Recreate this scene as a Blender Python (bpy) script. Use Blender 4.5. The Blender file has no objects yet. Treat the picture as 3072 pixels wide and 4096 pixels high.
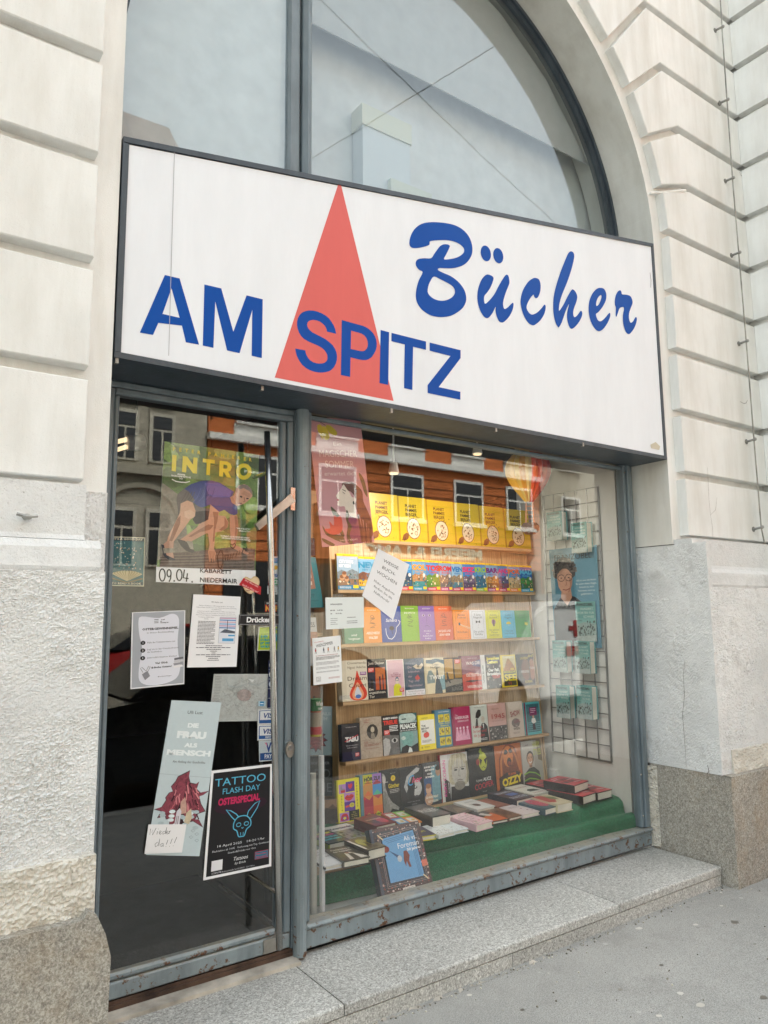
import bpy, bmesh, math, random
from mathutils import Vector, Matrix, noise
from mathutils.geometry import tessellate_polygon
random.seed(7)
SC = bpy.context.scene
COL = SC.collection
# ------------------------------------------------------------------ units
# The place is laid out in courses of the plaster rustication: one course H = 0.40 m.
H = 0.40
Z0 = 4.96                       # pavement lies 4.96 courses below the lowest block edge
def M(p): return Vector((p[0]*H, p[1]*H, (p[2]+Z0)*H))
# ------------------------------------------------------------------ camera
CF = 2955.73
CR = ((0.8175682464, -0.5757505885, -0.0096655219),
      (0.0707688133, 0.1171217765, -0.9905928854),
      (0.5714664798, 0.8091932707, 0.1365002313))
CC = Vector((-1.47938, -6.50215, -1.15184))
cam_d = bpy.data.cameras.new('camera'); cam = bpy.data.objects.new('camera', cam_d); COL.objects.link(cam)
cam_d.sensor_fit = 'VERTICAL'; cam_d.sensor_height = 36.0; cam_d.lens = CF/4096*36.0
cam_d.clip_start = 0.05; cam_d.clip_end = 400
_m = Matrix((CR[0], [-c for c in CR[1]], [-c for c in CR[2]])).transposed().to_4x4()
_m.translation = M(CC); cam.matrix_world = _m
SC.camera = cam
SC.render.resolution_x = 768; SC.render.resolution_y = 1024
# ------------------------------------------------------------------ world, sun, exposure
w = bpy.data.worlds.new('World'); SC.world = w; w.use_nodes = True
nt = w.node_tree; nt.nodes.clear()
o_ = nt.nodes.new('ShaderNodeOutputWorld'); b_ = nt.nodes.new('ShaderNodeBackground')
s_ = nt.nodes.new('ShaderNodeTexSky'); s_.sky_type = 'NISHITA'; s_.sun_disc = False
s_.sun_elevation = math.radians(55); s_.sun_rotation = math.radians(25); s_.dust_density = 6.0; s_.air_density = 1.2
hs = nt.nodes.new('ShaderNodeHueSaturation'); hs.inputs['Saturation'].default_value = 0.36
tc = nt.nodes.new('ShaderNodeTexCoord'); nz = nt.nodes.new('ShaderNodeTexNoise'); nz.inputs['Scale'].default_value = 1.7; nz.inputs['Detail'].default_value = 5
rp = nt.nodes.new('ShaderNodeMapRange'); rp.inputs[3].default_value = 0.75; rp.inputs[4].default_value = 1.2
mx = nt.nodes.new('ShaderNodeMixRGB'); mx.blend_type = 'MULTIPLY'; mx.inputs[0].default_value = 1
nt.links.new(s_.outputs[0], hs.inputs['Color']); nt.links.new(tc.outputs['Generated'], nz.inputs['Vector'])
nt.links.new(nz.outputs[0], rp.inputs[0]); nt.links.new(hs.outputs[0], mx.inputs[1]); nt.links.new(rp.outputs[0], mx.inputs[2])
tn = nt.nodes.new('ShaderNodeMixRGB'); tn.blend_type = 'MULTIPLY'; tn.inputs[0].default_value = 1; tn.inputs[2].default_value = (.95, 1.0, .965, 1)
nt.links.new(mx.outputs[0], tn.inputs[1]); nt.links.new(tn.outputs[0], b_.inputs[0]); nt.links.new(b_.outputs[0], o_.inputs[0])
b_.inputs[1].default_value = 0.15
sd = bpy.data.lights.new('sun', 'SUN'); sd.energy = 0.55; sd.angle = math.radians(22); sd.color = (1, 0.97, 0.93)
sun = bpy.data.objects.new('sun', sd); COL.objects.link(sun)
_el, _az = math.radians(55), math.radians(25)
_dir = Vector((math.sin(_az)*math.cos(_el), math.cos(_az)*math.cos(_el), math.sin(_el)))
sun.rotation_euler = _dir.to_track_quat('Z', 'Y').to_euler()
SC.view_settings.view_transform = 'Standard'; SC.view_settings.look = 'None'
SC.view_settings.exposure = 2.33; SC.view_settings.gamma = 1.0; SC.view_settings.use_curve_mapping = False
SC.cycles.max_bounces = 10; SC.cycles.transparent_max_bounces = 16; SC.cycles.glossy_bounces = 4
SC.cycles.use_denoising = True
# ------------------------------------------------------------------ where a point seen at (u, v) of the 3072x4096 photograph lies
def ray(u, v):
    a, b = (u-1536)/CF, (v-2048)/CF
    return Vector([CR[0][i]*a+CR[1][i]*b+CR[2][i] for i in range(3)])
def aty(u, v, y): d = ray(u, v); return CC+d*((y-CC.y)/d.y)
def atx(u, v, x): d = ray(u, v); return CC+d*((x-CC.x)/d.x)
def atz(u, v, z): d = ray(u, v); return CC+d*((z-CC.z)/d.z)
def atp(u, v, o, n): d = ray(u, v); return CC+d*((o-CC).dot(n)/d.dot(n))
# ------------------------------------------------------------------ materials
def srgb(h, k=1.0):
    h = h.lstrip('#'); h = h if len(h) == 6 else ''.join(q*2 for q in h)
    c = [int(h[i:i+2], 16)/255 for i in (0, 2, 4)]
    return tuple(k*(x/12.92 if x <= 0.04045 else ((x+0.055)/1.055)**2.4) for x in c)
class N:
    def __init__(s, name):
        s.m = bpy.data.materials.new(name); s.m.use_nodes = True; s.t = s.m.node_tree; s.t.nodes.clear()
        s.out = s.n('ShaderNodeOutputMaterial')
    def n(s, ty, **k):
        a = s.t.nodes.new(ty)
        for q, v in k.items(): setattr(a, q, v)
        return a
    def set(s, node, **k):
        for q, v in k.items():
            q = q.replace('_', ' ')
            if hasattr(v, 'links'): s.t.links.new(v, node.inputs[q])
            else: node.inputs[q].default_value = v
        return node
    def l(s, a, b): s.t.links.new(a, b)
    def co(s, sx=1, sy=1, sz=1, kind='Object'):
        c = s.n('ShaderNodeTexCoord'); m = s.n('ShaderNodeMapping'); m.inputs['Scale'].default_value = (sx, sy, sz)
        s.l(c.outputs[kind], m.inputs[0]); return m.outputs[0]
    def noise(s, vec, scale, det=4, rough=.55, dist=0):
        a = s.n('ShaderNodeTexNoise'); s.l(vec, a.inputs['Vector'])
        s.set(a, Scale=scale, Detail=det, Roughness=rough, Distortion=dist); return a.outputs[0]
    def voro(s, vec, scale, out=0, **k):
        a = s.n('ShaderNodeTexVoronoi', **k); s.l(vec, a.inputs['Vector']); s.set(a, Scale=scale); return a.outputs[out]
    def ramp(s, f, stops):
        r = s.n('ShaderNodeValToRGB'); s.l(f, r.inputs[0]); e = r.color_ramp.elements
        while len(e) < len(stops): e.new(0.5)
        for i, (p, c) in enumerate(stops):
            e[i].position = p; c = c if not isinstance(c, (int, float)) else (c, c, c); e[i].color = (*c, 1)
        return r.outputs[0]
    def mix(s, f, a, b, mode='MIX'):
        m = s.n('ShaderNodeMixRGB', blend_type=mode)
        for i, v in enumerate((f, a, b)):
            if hasattr(v, 'links'): s.l(v, m.inputs[i])
            else: m.inputs[i].default_value = v if i == 0 else ((*v, 1) if len(v) == 3 else v)
        return m.outputs[0]
    def math(s, op, a, b=0.0, c=0.0):
        m = s.n('ShaderNodeMath', operation=op)
        for i, v in enumerate((a, b, c)):
            if hasattr(v, 'links'): s.l(v, m.inputs[i])
            else: m.inputs[i].default_value = v
        return m.outputs[0]
    def bump(s, h, strength=1, dist=.002, nrm=None):
        b = s.n('ShaderNodeBump'); s.l(h, b.inputs['Height']); s.set(b, Strength=strength, Distance=dist)
        if nrm: s.l(nrm, b.inputs['Normal'])
        return b.outputs[0]
    def pbr(s, col, rough=.8, metal=0, nrm=None, spec=.5, **k):
        p = s.n('ShaderNodeBsdfPrincipled')
        if hasattr(col, 'links'): s.l(col, p.inputs['Base Color'])
        else: p.inputs['Base Color'].default_value = (*col, 1)
        if hasattr(rough, 'links'): s.l(rough, p.inputs['Roughness'])
        else: p.inputs['Roughness'].default_value = rough
        p.inputs['Metallic'].default_value = metal; p.inputs['Specular IOR Level'].default_value = spec
        if nrm: s.l(nrm, p.inputs['Normal'])
        for q, v in k.items(): p.inputs[q.replace('_', ' ')].default_value = v
        s.l(p.outputs[0], s.out.inputs[0]); return s.m
def plain(name, col, rough=.7, metal=0, var=.12, **k):
    a = N(name); c = a.co()
    f = a.noise(c, 9, 5); col2 = tuple(x*(1-var*2) for x in col); col3 = tuple(min(1, x*(1+var)) for x in col)
    return a.pbr(a.ramp(f, [(.3, col2), (.7, col3)]), rough, metal, a.bump(a.noise(c, 220, 3), .25, .0006), **k)
def mat_plaster(name, base, dirt, fine=.0016):
    a = N(name); c = a.co(); g = a.co(kind='Object')
    v = a.noise(a.co(1, 1, .16), 7, 6, .6)
    big = a.noise(c, 1.6, 5, .6)
    col = a.ramp(big, [(.3, tuple(x*.9 for x in base)), (.55, base), (.75, tuple(min(1, x*1.04) for x in base))])
    st = a.ramp(v, [(.42, 0), (.7, 1)])
    col = a.mix(a.math('MULTIPLY', st, .46), col, dirt)
    sp = a.ramp(a.noise(c, 160, 2), [(.70, 0), (.78, 1)])
    col = a.mix(a.math('MULTIPLY', sp, .35), col, tuple(x*.55 for x in dirt))
    hgt = a.math('ADD', a.noise(c, 190, 5, .65), a.math('MULTIPLY', a.noise(c, 34, 4), .8))
    cr = a.ramp(a.voro(a.n('ShaderNodeVectorMath', operation='ADD').outputs[0], 3), [(0, 0), (1, 1)]) if False else None
    return a.pbr(col, .9, 0, a.bump(hgt, .75, fine), spec=.25)
def mat_rough(name, base, dirt):
    a = N(name); c = a.co()
    col = a.ramp(a.noise(c, 2.4, 6, .65), [(.32, tuple(x*.84 for x in base)), (.55, base), (.8, tuple(min(1, x*1.05) for x in base))])
    pits = a.ramp(a.noise(c, 95, 4, .7), [(.60, 0), (.72, 1)])
    col = a.mix(a.math('MULTIPLY', pits, .65), col, dirt)
    col = a.mix(a.math('MULTIPLY', a.ramp(a.noise(c, 5, 5, .7), [(.56, 0), (.75, 1)]), .5), col, tuple(x*1.0 for x in dirt))
    hgt = a.math('ADD', a.noise(c, 120, 6, .7, .4), a.math('MULTIPLY', a.noise(c, 45, 4, .6, .5), 1.3))
    return a.pbr(col, .95, 0, a.bump(hgt, .9, .004), spec=.2)
def mat_granite(name, lo, mid, hi, sc=1.0, rough=.75, bmp=.0008, stain=None):
    a = N(name); c = a.co()
    f = a.noise(c, 210*sc, 3, .75, .6); f2 = a.noise(c, 105*sc, 4, .7, 1.2)
    g = a.math('ADD', a.math('MULTIPLY', f, .55), a.math('MULTIPLY', f2, .45))
    col = a.ramp(g, [(.37, lo), (.46, tuple((x+y)/2 for x, y in zip(lo, mid))), (.52, mid), (.61, hi)])
    big = a.ramp(a.noise(c, 1.8, 5), [(.3, .82), (.7, 1.08)])
    col = a.mix(1.0, col, big, 'MULTIPLY')
    if stain: col = a.mix(a.math('MULTIPLY', a.ramp(a.noise(c, 3.3, 6, .7), [(.5, 0), (.72, 1)]), .45), col, stain)
    return a.pbr(col, rough, 0, a.bump(g, .8, bmp), spec=.35)
def mat_paint(name, base, rust=.25, low=None):
    a = N(name); c = a.co()
    col = a.ramp(a.noise(a.co(1, 1, .25), 11, 6, .65), [(.3, tuple(x*.72 for x in base)), (.52, base), (.75, tuple(x*1.28 for x in base))])
    scr = a.ramp(a.noise(a.co(.35, 1, 3.5), 60, 5, .75), [(.66, 0), (.70, 1)])
    col = a.mix(a.math('MULTIPLY', scr, .6), col, (.42, .47, .5))
    rm = a.noise(c, 26, 7, .72)
    if low is not None:
        sep = a.n('ShaderNodeSeparateXYZ'); g = a.n('ShaderNodeNewGeometry'); a.l(g.outputs['Position'], sep.inputs[0])
        z = a.n('ShaderNodeMapRange'); a.l(sep.outputs[2], z.inputs[0]); a.set(z, From_Min=low[0], From_Max=low[1], To_Min=.15, To_Max=0)
        rm = a.math('ADD', rm, z.outputs[0])
        z2 = a.n('ShaderNodeMapRange'); a.l(sep.outputs[2], z2.inputs[0]); a.set(z2, From_Min=.165, From_Max=.222, To_Min=0, To_Max=.10)
        z3 = a.n('ShaderNodeMapRange'); a.l(sep.outputs[2], z3.inputs[0]); a.set(z3, From_Min=.222, From_Max=.26, To_Min=1, To_Max=0)
        rm = a.math('ADD', rm, a.math('MULTIPLY', z2.outputs[0], z3.outputs[0]))
    m = a.ramp(rm, [(.70-rust*.2, 0), (.735-rust*.2, 1)])
    rc = a.ramp(a.noise(c, 130, 4), [(.3, (.075, .035, .02)), (.6, (.17, .085, .045)), (.8, (.30, .2, .13))])
    col = a.mix(m, col, rc)
    if low is not None:
        sn = a.n('ShaderNodeSeparateXYZ'); a.l(g.outputs['Normal'], sn.inputs[0])
        du = a.math('MULTIPLY', a.ramp(sn.outputs[2], [(.6, 0), (.9, 1)]), a.ramp(a.noise(c, 14, 5, .7), [(.35, .25), (.6, .9)])); col = a.mix(du, col, (.40, .36, .29))
    rgh = a.math('ADD', a.math('MULTIPLY', m, .45), .42)
    return a.pbr(col, rgh, 0, a.bump(a.math('ADD', a.noise(c, 60, 5), a.math('MULTIPLY', m, .5)), .6, .0014), spec=.5)
def mat_wood(name, a0, a1, a2, axis='Z'):
    a = N(name)
    sx, sy, sz = (9, 9, .55) if axis == 'Z' else (.55, 9, 9)
    c = a.co(sx, sy, sz)
    f = a.noise(c, 2.3, 6, .6, .9)
    rg = a.n('ShaderNodeTexWave', wave_type='BANDS', bands_direction='X' if axis == 'Z' else 'Z'); a.l(a.co(1, 1, .12) if axis == 'Z' else a.co(.12, 1, 1), rg.inputs[0]); a.set(rg, Scale=17.0, Distortion=7.0, Detail=4.0, Detail_Scale=1.6)
    col = a.ramp(f, [(.3, a0), (.55, a1), (.75, a2)])
    col = a.mix(a.math('MULTIPLY', a.ramp(rg.outputs[1], [(.55, 0), (1, 1)]), .38), col, tuple(x*.62 for x in a0))
    kn = a.voro(a.co(1, 1, .55) if axis == 'Z' else a.co(.55, 1, 1), 5.2)
    col = a.mix(a.ramp(kn, [(.035, .85), (.075, 0)]), col, (.16, .07, .03))
    return a.pbr(col, .55, 0, a.bump(f, .3, .0008), spec=.4)
def mat_glass(name, f0, tint=(1, 1, 1), wav=.0):
    a = N(name)
    g = a.n('ShaderNodeNewGeometry'); d = a.n('ShaderNodeVectorMath', operation='DOT_PRODUCT')
    a.l(g.outputs['Normal'], d.inputs[0]); a.l(g.outputs['Incoming'], d.inputs[1])
    c = a.math('SUBTRACT', 1.0, a.math('ABSOLUTE', d.outputs['Value']))
    F = a.math('ADD', a.math('MULTIPLY', a.math('POWER', c, 5.0), 1-f0), f0)
    t = a.n('ShaderNodeBsdfTransparent'); t.inputs[0].default_value = (*tint, 1)
    gl = a.n('ShaderNodeBsdfGlossy'); gl.inputs['Roughness'].default_value = 0.0
    if wav: a.l(a.bump(a.noise(a.co(), 2.2, 2), .12, wav), gl.inputs['Normal'])
    m = a.n('ShaderNodeMixShader'); a.l(F, m.inputs[0]); a.l(t.outputs[0], m.inputs[1]); a.l(gl.outputs[0], m.inputs[2])
    a.l(m.outputs[0], a.out.inputs[0]); return a.m
def mat_print(name, rough=.45, coat=.0):
    a = N(name); at = a.n('ShaderNodeAttribute', attribute_name='Col')
    c = a.co()
    n1 = a.ramp(a.noise(c, 55, 5, .7, .8), [(.25, .25), (.5, 1.0), (.78, 1.75)])
    grey = a.mix(at.outputs['Alpha'], (1, 1, 1), n1)
    col = a.mix(1.0, at.outputs['Color'], grey, 'MULTIPLY')
    return a.pbr(col, rough, 0, None, spec=.4, Coat_Weight=coat, Coat_Roughness=.08)
MT = dict(
    plaster=mat_plaster('smooth_plaster', (.86, .855, .825), (.56, .525, .46)),
    plaster_d=mat_plaster('groove_plaster', (.62, .58, .50), (.30, .26, .2)),
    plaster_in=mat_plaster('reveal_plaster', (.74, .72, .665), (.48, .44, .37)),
    rough_d=mat_rough('stained_plaster', (.74, .70, .62), (.36, .29, .22)),
    rough=mat_rough('roughcast_plaster', (.78, .78, .765), (.30, .27, .24)),
    granite=mat_granite('plinth_granite', (.20, .18, .15), (.43, .40, .345), (.60, .565, .50), .7, .85, .003, (.36, .25, .13)),
    step=mat_granite('step_granite', (.22, .21, .19), (.52, .51, .475), (.76, .75, .71), .66, .6, .0006),
    paint=mat_paint('blue_grey_paint', (.17, .21, .235), .03),
    paint_r=mat_paint('rusty_blue_grey_paint', (.225, .27, .29), .29, (.10, .21)),
    dark=mat_paint('sign_frame_paint', (.052, .068, .085), .02),
    rust=plain('rusty_iron', (.09, .052, .035), .85, .0, .35),
    sill=plain('cement_fillet', (.52, .47, .40), .95, 0, .25),
    pine=mat_wood('pine_wood', (.47, .30, .15), (.61, .42, .235), (.70, .51, .31)),
    pine_x=mat_wood('pine_wood_lying', (.44, .28, .14), (.58, .39, .215), (.68, .48, .285), 'X'),
    glass=mat_glass('shop_glass', .066, (.97, .975, .97)),
    glass_top=mat_glass('fanlight_glass', .085, (.9, .93, .94), .004),
    glass_w=mat_glass('window_glass', .08, (.8, .82, .82)),
    prt=mat_print('printed_paper'), prg=mat_print('printed_glossy', .32, .35),
    page=plain('book_pages', (.74, .70, .60), .9, 0, .08),
    steel=plain('brushed_steel', (.55, .54, .52), .22, 1.0, .1),
    steel2=plain('worn_steel', (.50, .48, .44), .45, 1.0, .25),
    wire=plain('wire_metal', (.26, .25, .24), .4, 1.0, .1),
    white=plain('white_plastic', (.78, .78, .76), .4, 0, .03),
    wall_in=mat_plaster('window_side_wall', (.70, .69, .65), (.5, .48, .44), .003),
    black=plain('black_lining', (.012, .012, .012), .8, 0, .2),
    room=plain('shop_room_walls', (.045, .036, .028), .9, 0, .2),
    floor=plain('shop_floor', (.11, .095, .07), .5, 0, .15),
    mat=plain('door_mat', (.035, .035, .034), .98, 0, .25),
    film=plain('frosted_film', (.74, .745, .73), .55, 0, .05),
    film2=plain('reflection_band_grey', (.52, .52, .505), .8, 0, .04),  # grey of a darker reflection, given to an added sheet
    crack=plain('crack_grime', (.20, .175, .14), .95, 0, .2),
    beige=plain('beige_facade', (.62, .58, .48), .9, 0, .08),
    trim=plain('white_trim', (.85, .83, .78), .8, 0, .05),
    orange=plain('orange_facade', (.62, .18, .05), .9, 0, .08),
    orange_d=plain('dark_orange_joints', (.16, .045, .014), .9, 0, .08),
    greyb=plain('grey_facade', (.46, .42, .335), .9, 0, .12),
    roof=plain('roof_tiles', (.16, .07, .045), .9, 0, .2),
    pane=plain('dark_window_pane', (.02, .023, .028), .08, 0, .1),
    tyre=plain('tyre_rubber', (.018, .018, .018), .9, 0, .1),
    chrome=plain('hub_metal', (.5, .5, .5), .3, 1, .1),
    carblk=plain('dark_car_paint', (.012, .013, .016), .15, 0, .1, Coat_Weight=.6),
    carred=plain('red_car_paint', (.38, .02, .02), .2, 0, .1, Coat_Weight=.6),
    carwht=plain('white_car_paint', (.78, .78, .77), .2, 0, .04, Coat_Weight=.6),
    carsil=plain('silver_car_paint', (.36, .37, .39), .25, .6, .05),
    galv=plain('galvanised_iron', (.36, .35, .32), .5, .7, .3),
    cable=plain('cable_black', (.02, .02, .02), .6, 0, .1),
)
def _acrylic():
    a = N('acrylic_sign_face'); at = a.n('ShaderNodeAttribute', attribute_name='Col'); c = a.co()
    d = a.ramp(a.noise(a.co(1, 1, .2), 5, 6, .7), [(.35, (.93, .93, .93)), (.7, (1.0, 1.0, 1.0))])
    col = a.mix(1.0, at.outputs['Color'], d, 'MULTIPLY')
    return a.pbr(col, .34, 0, a.bump(a.noise(c, 1.5, 2), .1, .004), spec=.16)
MT['acr'] = _acrylic()
def _asph():
    a = N('mastic_asphalt'); c = a.co()
    base = a.ramp(a.noise(c, 1.1, 6, .6), [(.3, (.31, .305, .285)), (.7, (.395, .385, .36))])
    gr = a.ramp(a.noise(c, 240, 3, .7), [(.3, .5), (.5, 1.0), (.72, 1.45)])
    col = a.mix(1.0, base, gr, 'MULTIPLY')
    sp = a.ramp(a.voro(c, 6.5), [(.06, 1), (.085, 0)])
    col = a.mix(a.math('MULTIPLY', sp, .55), col, (.55, .53, .5))
    sd_ = a.ramp(a.noise(c, 14, 3, .5), [(.70, 0), (.76, 1)])
    col = a.mix(a.math('MULTIPLY', sd_, .55), col, (.13, .12, .11))
    col = a.mix(a.math('MULTIPLY', a.ramp(a.noise(c, 3.1, 7, .75), [(.50, 0), (.68, 1)]), .35), col, (.20, .19, .17))
    wv = a.ramp(a.noise(c, 420, 2), [(.72, 0), (.78, 1)])
    col = a.mix(wv, col, (.62, .6, .56))
    return a.pbr(col, .9, 0, a.bump(a.math('ADD', a.noise(c, 300, 4), a.math('MULTIPLY', a.noise(c, 6, 4), 3)), .6, .0012), spec=.25)
MT['asph'] = _asph()
MT['road'] = plain('road_asphalt', (.07, .07, .07), .9, 0, .15)
def _carpet():
    a = N('green_carpet'); c = a.co()
    col = a.ramp(a.noise(c, 300, 3, .8), [(.25, (.010, .075, .03)), (.55, (.022, .18, .08)), (.8, (.08, .34, .18))])
    col = a.mix(1, col, a.ramp(a.noise(c, 90, 4, .8), [(.3, .6), (.7, 1.35)]), 'MULTIPLY')
    return a.pbr(a.mix(1, col, a.ramp(a.noise(c, 4, 4), [(.3, .8), (.7, 1.15)]), 'MULTIPLY'), 1.0, 0, a.bump(a.noise(c, 400, 3), 1, .003), spec=.1, Sheen_Weight=.3)
MT['carpet'] = _carpet()
def _tube():
    a = N('clear_plastic_tube'); t = a.n('ShaderNodeBsdfTransparent'); t.inputs[0].default_value = (.93, .94, .94, 1)
    p = a.n('ShaderNodeBsdfPrincipled'); p.inputs['Base Color'].default_value = (.85, .86, .86, 1); p.inputs['Roughness'].default_value = .25
    lw = a.n('ShaderNodeLayerWeight'); lw.inputs[0].default_value = .25
    m = a.n('ShaderNodeMixShader'); a.l(a.math('ADD', a.math('MULTIPLY', lw.outputs['Facing'], .5), .10), m.inputs[0]); a.l(t.outputs[0], m.inputs[1]); a.l(p.outputs[0], m.inputs[2])
    a.l(m.outputs[0], a.out.inputs[0]); return a.m
MT['tube'] = _tube()
def _emit():
    a = N('lit_tube_lamp'); e = a.n('ShaderNodeEmission'); e.inputs[0].default_value = (1, .72, .42, 1); e.inputs[1].default_value = 0.30
    a.l(e.outputs[0], a.out.inputs[0]); return a.m
MT['emit'] = _emit()
# ------------------------------------------------------------------ mesh helpers (all coordinates in courses, world space)
WO = {}
def tagset(o, label=None, cat=None, group=None, kind=None):
    if label: o['label'] = label
    if cat: o['category'] = cat
    if group: o['group'] = group
    if kind: o['kind'] = kind
def place(o, org, parent):
    WO[o] = Vector(org)
    if parent is not None:
        o.parent = parent; o.location = (Vector(org)-WO[parent])
    else: o.location = Vector(org)
def thing(name, at, label, cat, group=None, kind=None):
    o = bpy.data.objects.new(name, None); o.empty_display_size = .05; COL.objects.link(o)
    place(o, M(at), None); tagset(o, label, cat, group, kind); return o
def mk(name, V, F, mat, parent=None, label=None, cat=None, group=None, kind=None, smooth=False, cols=None, metric=False):
    V = [Vector(v) if metric else M(v) for v in V]
    xs, ys, zs = [v.x for v in V], [v.y for v in V], [v.z for v in V]
    org = Vector(((min(xs)+max(xs))/2, (min(ys)+max(ys))/2, min(zs)))
    me = bpy.data.meshes.new(name); me.from_pydata([v-org for v in V], [], F)
    mats = mat if isinstance(mat, (list, tuple)) else [mat]
    for m in mats: me.materials.append(MT[m] if isinstance(m, str) else m)
    if cols is not None:
        ca = me.color_attributes.new('Col', 'FLOAT_COLOR', 'CORNER')
        data = []
        for p in me.polygons:
            c = cols[p.index]; data += list(c)*p.loop_total
        ca.data.foreach_set('color', data)
    if smooth: me.polygons.foreach_set('use_smooth', [True]*len(me.polygons))
    me.update()
    o = bpy.data.objects.new(name, me); COL.objects.link(o); place(o, org, parent); tagset(o, label, cat, group, kind)
    return o
class G:
    """collects faces in course units"""
    def __init__(s): s.V = []; s.F = []; s.C = []; s.c = (.5, .5, .5, 0)
    def col(s, c): s.c = (*srgb(c), 0) if isinstance(c, str) else (*c, 0); return s
    def add(s, V, F):
        n = len(s.V); s.V += [Vector(v) for v in V]; s.F += [tuple(i+n for i in f) for f in F]; s.C += [s.c]*len(F); return s
    def box(s, a, b):
        x0, y0, z0 = a; x1, y1, z1 = b
        return s.add([(x0,y0,z0),(x1,y0,z0),(x1,y1,z0),(x0,y1,z0),(x0,y0,z1),(x1,y0,z1),(x1,y1,z1),(x0,y1,z1)],
              [(0,3,2,1),(4,5,6,7),(0,1,5,4),(1,2,6,5),(2,3,7,6),(3,0,4,7)])
    def bev(s, a, b, r):
        """box whose front (-y) edges are chamfered"""
        x0, y0, z0 = a; x1, y1, z1 = b
        V = [(x0,y1,z0),(x1,y1,z0),(x1,y1,z1),(x0,y1,z1),(x0,y0+r,z0),(x1,y0+r,z0),(x1,y0+r,z1),(x0,y0+r,z1),(x0+r,y0,z0+r),(x1-r,y0,z0+r),(x1-r,y0,z1-r),(x0+r,y0,z1-r)]
        return s.add(V, [(3,2,1,0),(0,1,5,4),(1,2,6,5),(2,3,7,6),(3,0,4,7),(4,5,9,8),(5,6,10,9),(6,7,11,10),(7,4,8,11),(8,9,10,11)])
    def prism(s, pts, y0, y1, r=0):
        """polygon in x,z extruded from front y0 to back y1"""
        n = len(pts); V = [(p[0], y0, p[1]) for p in pts]+[(p[0], y1, p[1]) for p in pts]
        tri = tessellate_polygon([[Vector((p[0], p[1], 0)) for p in pts]])
        ar = sum(pts[i][0]*pts[(i+1)%n][1]-pts[(i+1)%n][0]*pts[i][1] for i in range(n))
        F = []
        for t in tri:
            a, b, c = [Vector((pts[i][0], pts[i][1])) for i in t]
            ccw = (b-a).cross(c-a) > 0
            f = tuple(t) if ccw else tuple(reversed(t)); F += [f, tuple(i+n for i in reversed(f))]
        for i in range(n):
            j = (i+1) % n; F.append((j, i, i+n, j+n) if ar > 0 else (i, j, j+n, i+n))
        return s.add(V, F)
    def quad(s, a, b, c, d): return s.add([a, b, c, d], [(0, 1, 2, 3)])
    def tube(s, pts, r, n=8, caps=True):
        pts = [Vector(p) for p in pts]; rings = []; up = None
        for i, p in enumerate(pts):
            d = (pts[min(i+1, len(pts)-1)]-pts[max(i-1, 0)]).normalized()
            if up is None: up = Vector((0, 0, 1)) if abs(d.z) < .9 else Vector((1, 0, 0))
            a = d.cross(up).normalized(); b = a.cross(d).normalized(); up = b
            rr = r[i] if isinstance(r, (list, tuple)) else r
            rings.append([p+(a*math.cos(2*math.pi*k/n)+b*math.sin(2*math.pi*k/n))*rr for k in range(n)])
        V = [v for q in rings for v in q]; F = []
        for i in range(len(pts)-1):
            for k in range(n): F.append((i*n+k, i*n+(k+1) % n, (i+1)*n+(k+1) % n, (i+1)*n+k))
        if caps: F += [tuple(reversed(range(n))), tuple(range((len(pts)-1)*n, len(pts)*n))]
        return s.add(V, F)
    def extrude_x(s, prof, x0, x1):
        """profile in (y,z) extruded along x (open strip plus end caps)"""
        n = len(prof); V = [(x0, p[0], p[1]) for p in prof]+[(x1, p[0], p[1]) for p in prof]
        F = [(i, i+n, (i+1) % n+n, (i+1) % n) for i in range(n)]
        tri = tessellate_polygon([[Vector((p[0], p[1], 0)) for p in prof]])
        F += [tuple(t) for t in tri]+[tuple(i+n for i in reversed(t)) for t in tri]
        return s.add(V, F)
    def ball(s, c, r, n=10, m=7, sz=1):
        V = []; F = []
        for i in range(m+1):
            a = math.pi*i/m
            for k in range(n): V.append((c[0]+r*math.sin(a)*math.cos(2*math.pi*k/n), c[1]+r*math.sin(a)*math.sin(2*math.pi*k/n), c[2]+r*sz*math.cos(a)))
        for i in range(m):
            for k in range(n): F.append((i*n+k, (i+1)*n+k, (i+1)*n+(k+1) % n, i*n+(k+1) % n))
        return s.add(V, F)
    def make(s, name, mat, parent=None, **k):
        if mat in ('prt', 'prg', 'acr'): k['cols'] = s.C
        return mk(name, s.V, s.F, mat, parent, **k)
def hpx(list_, off, k): return [(off[0]+x*k, off[1]+y*k) for x, y in list_]
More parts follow.
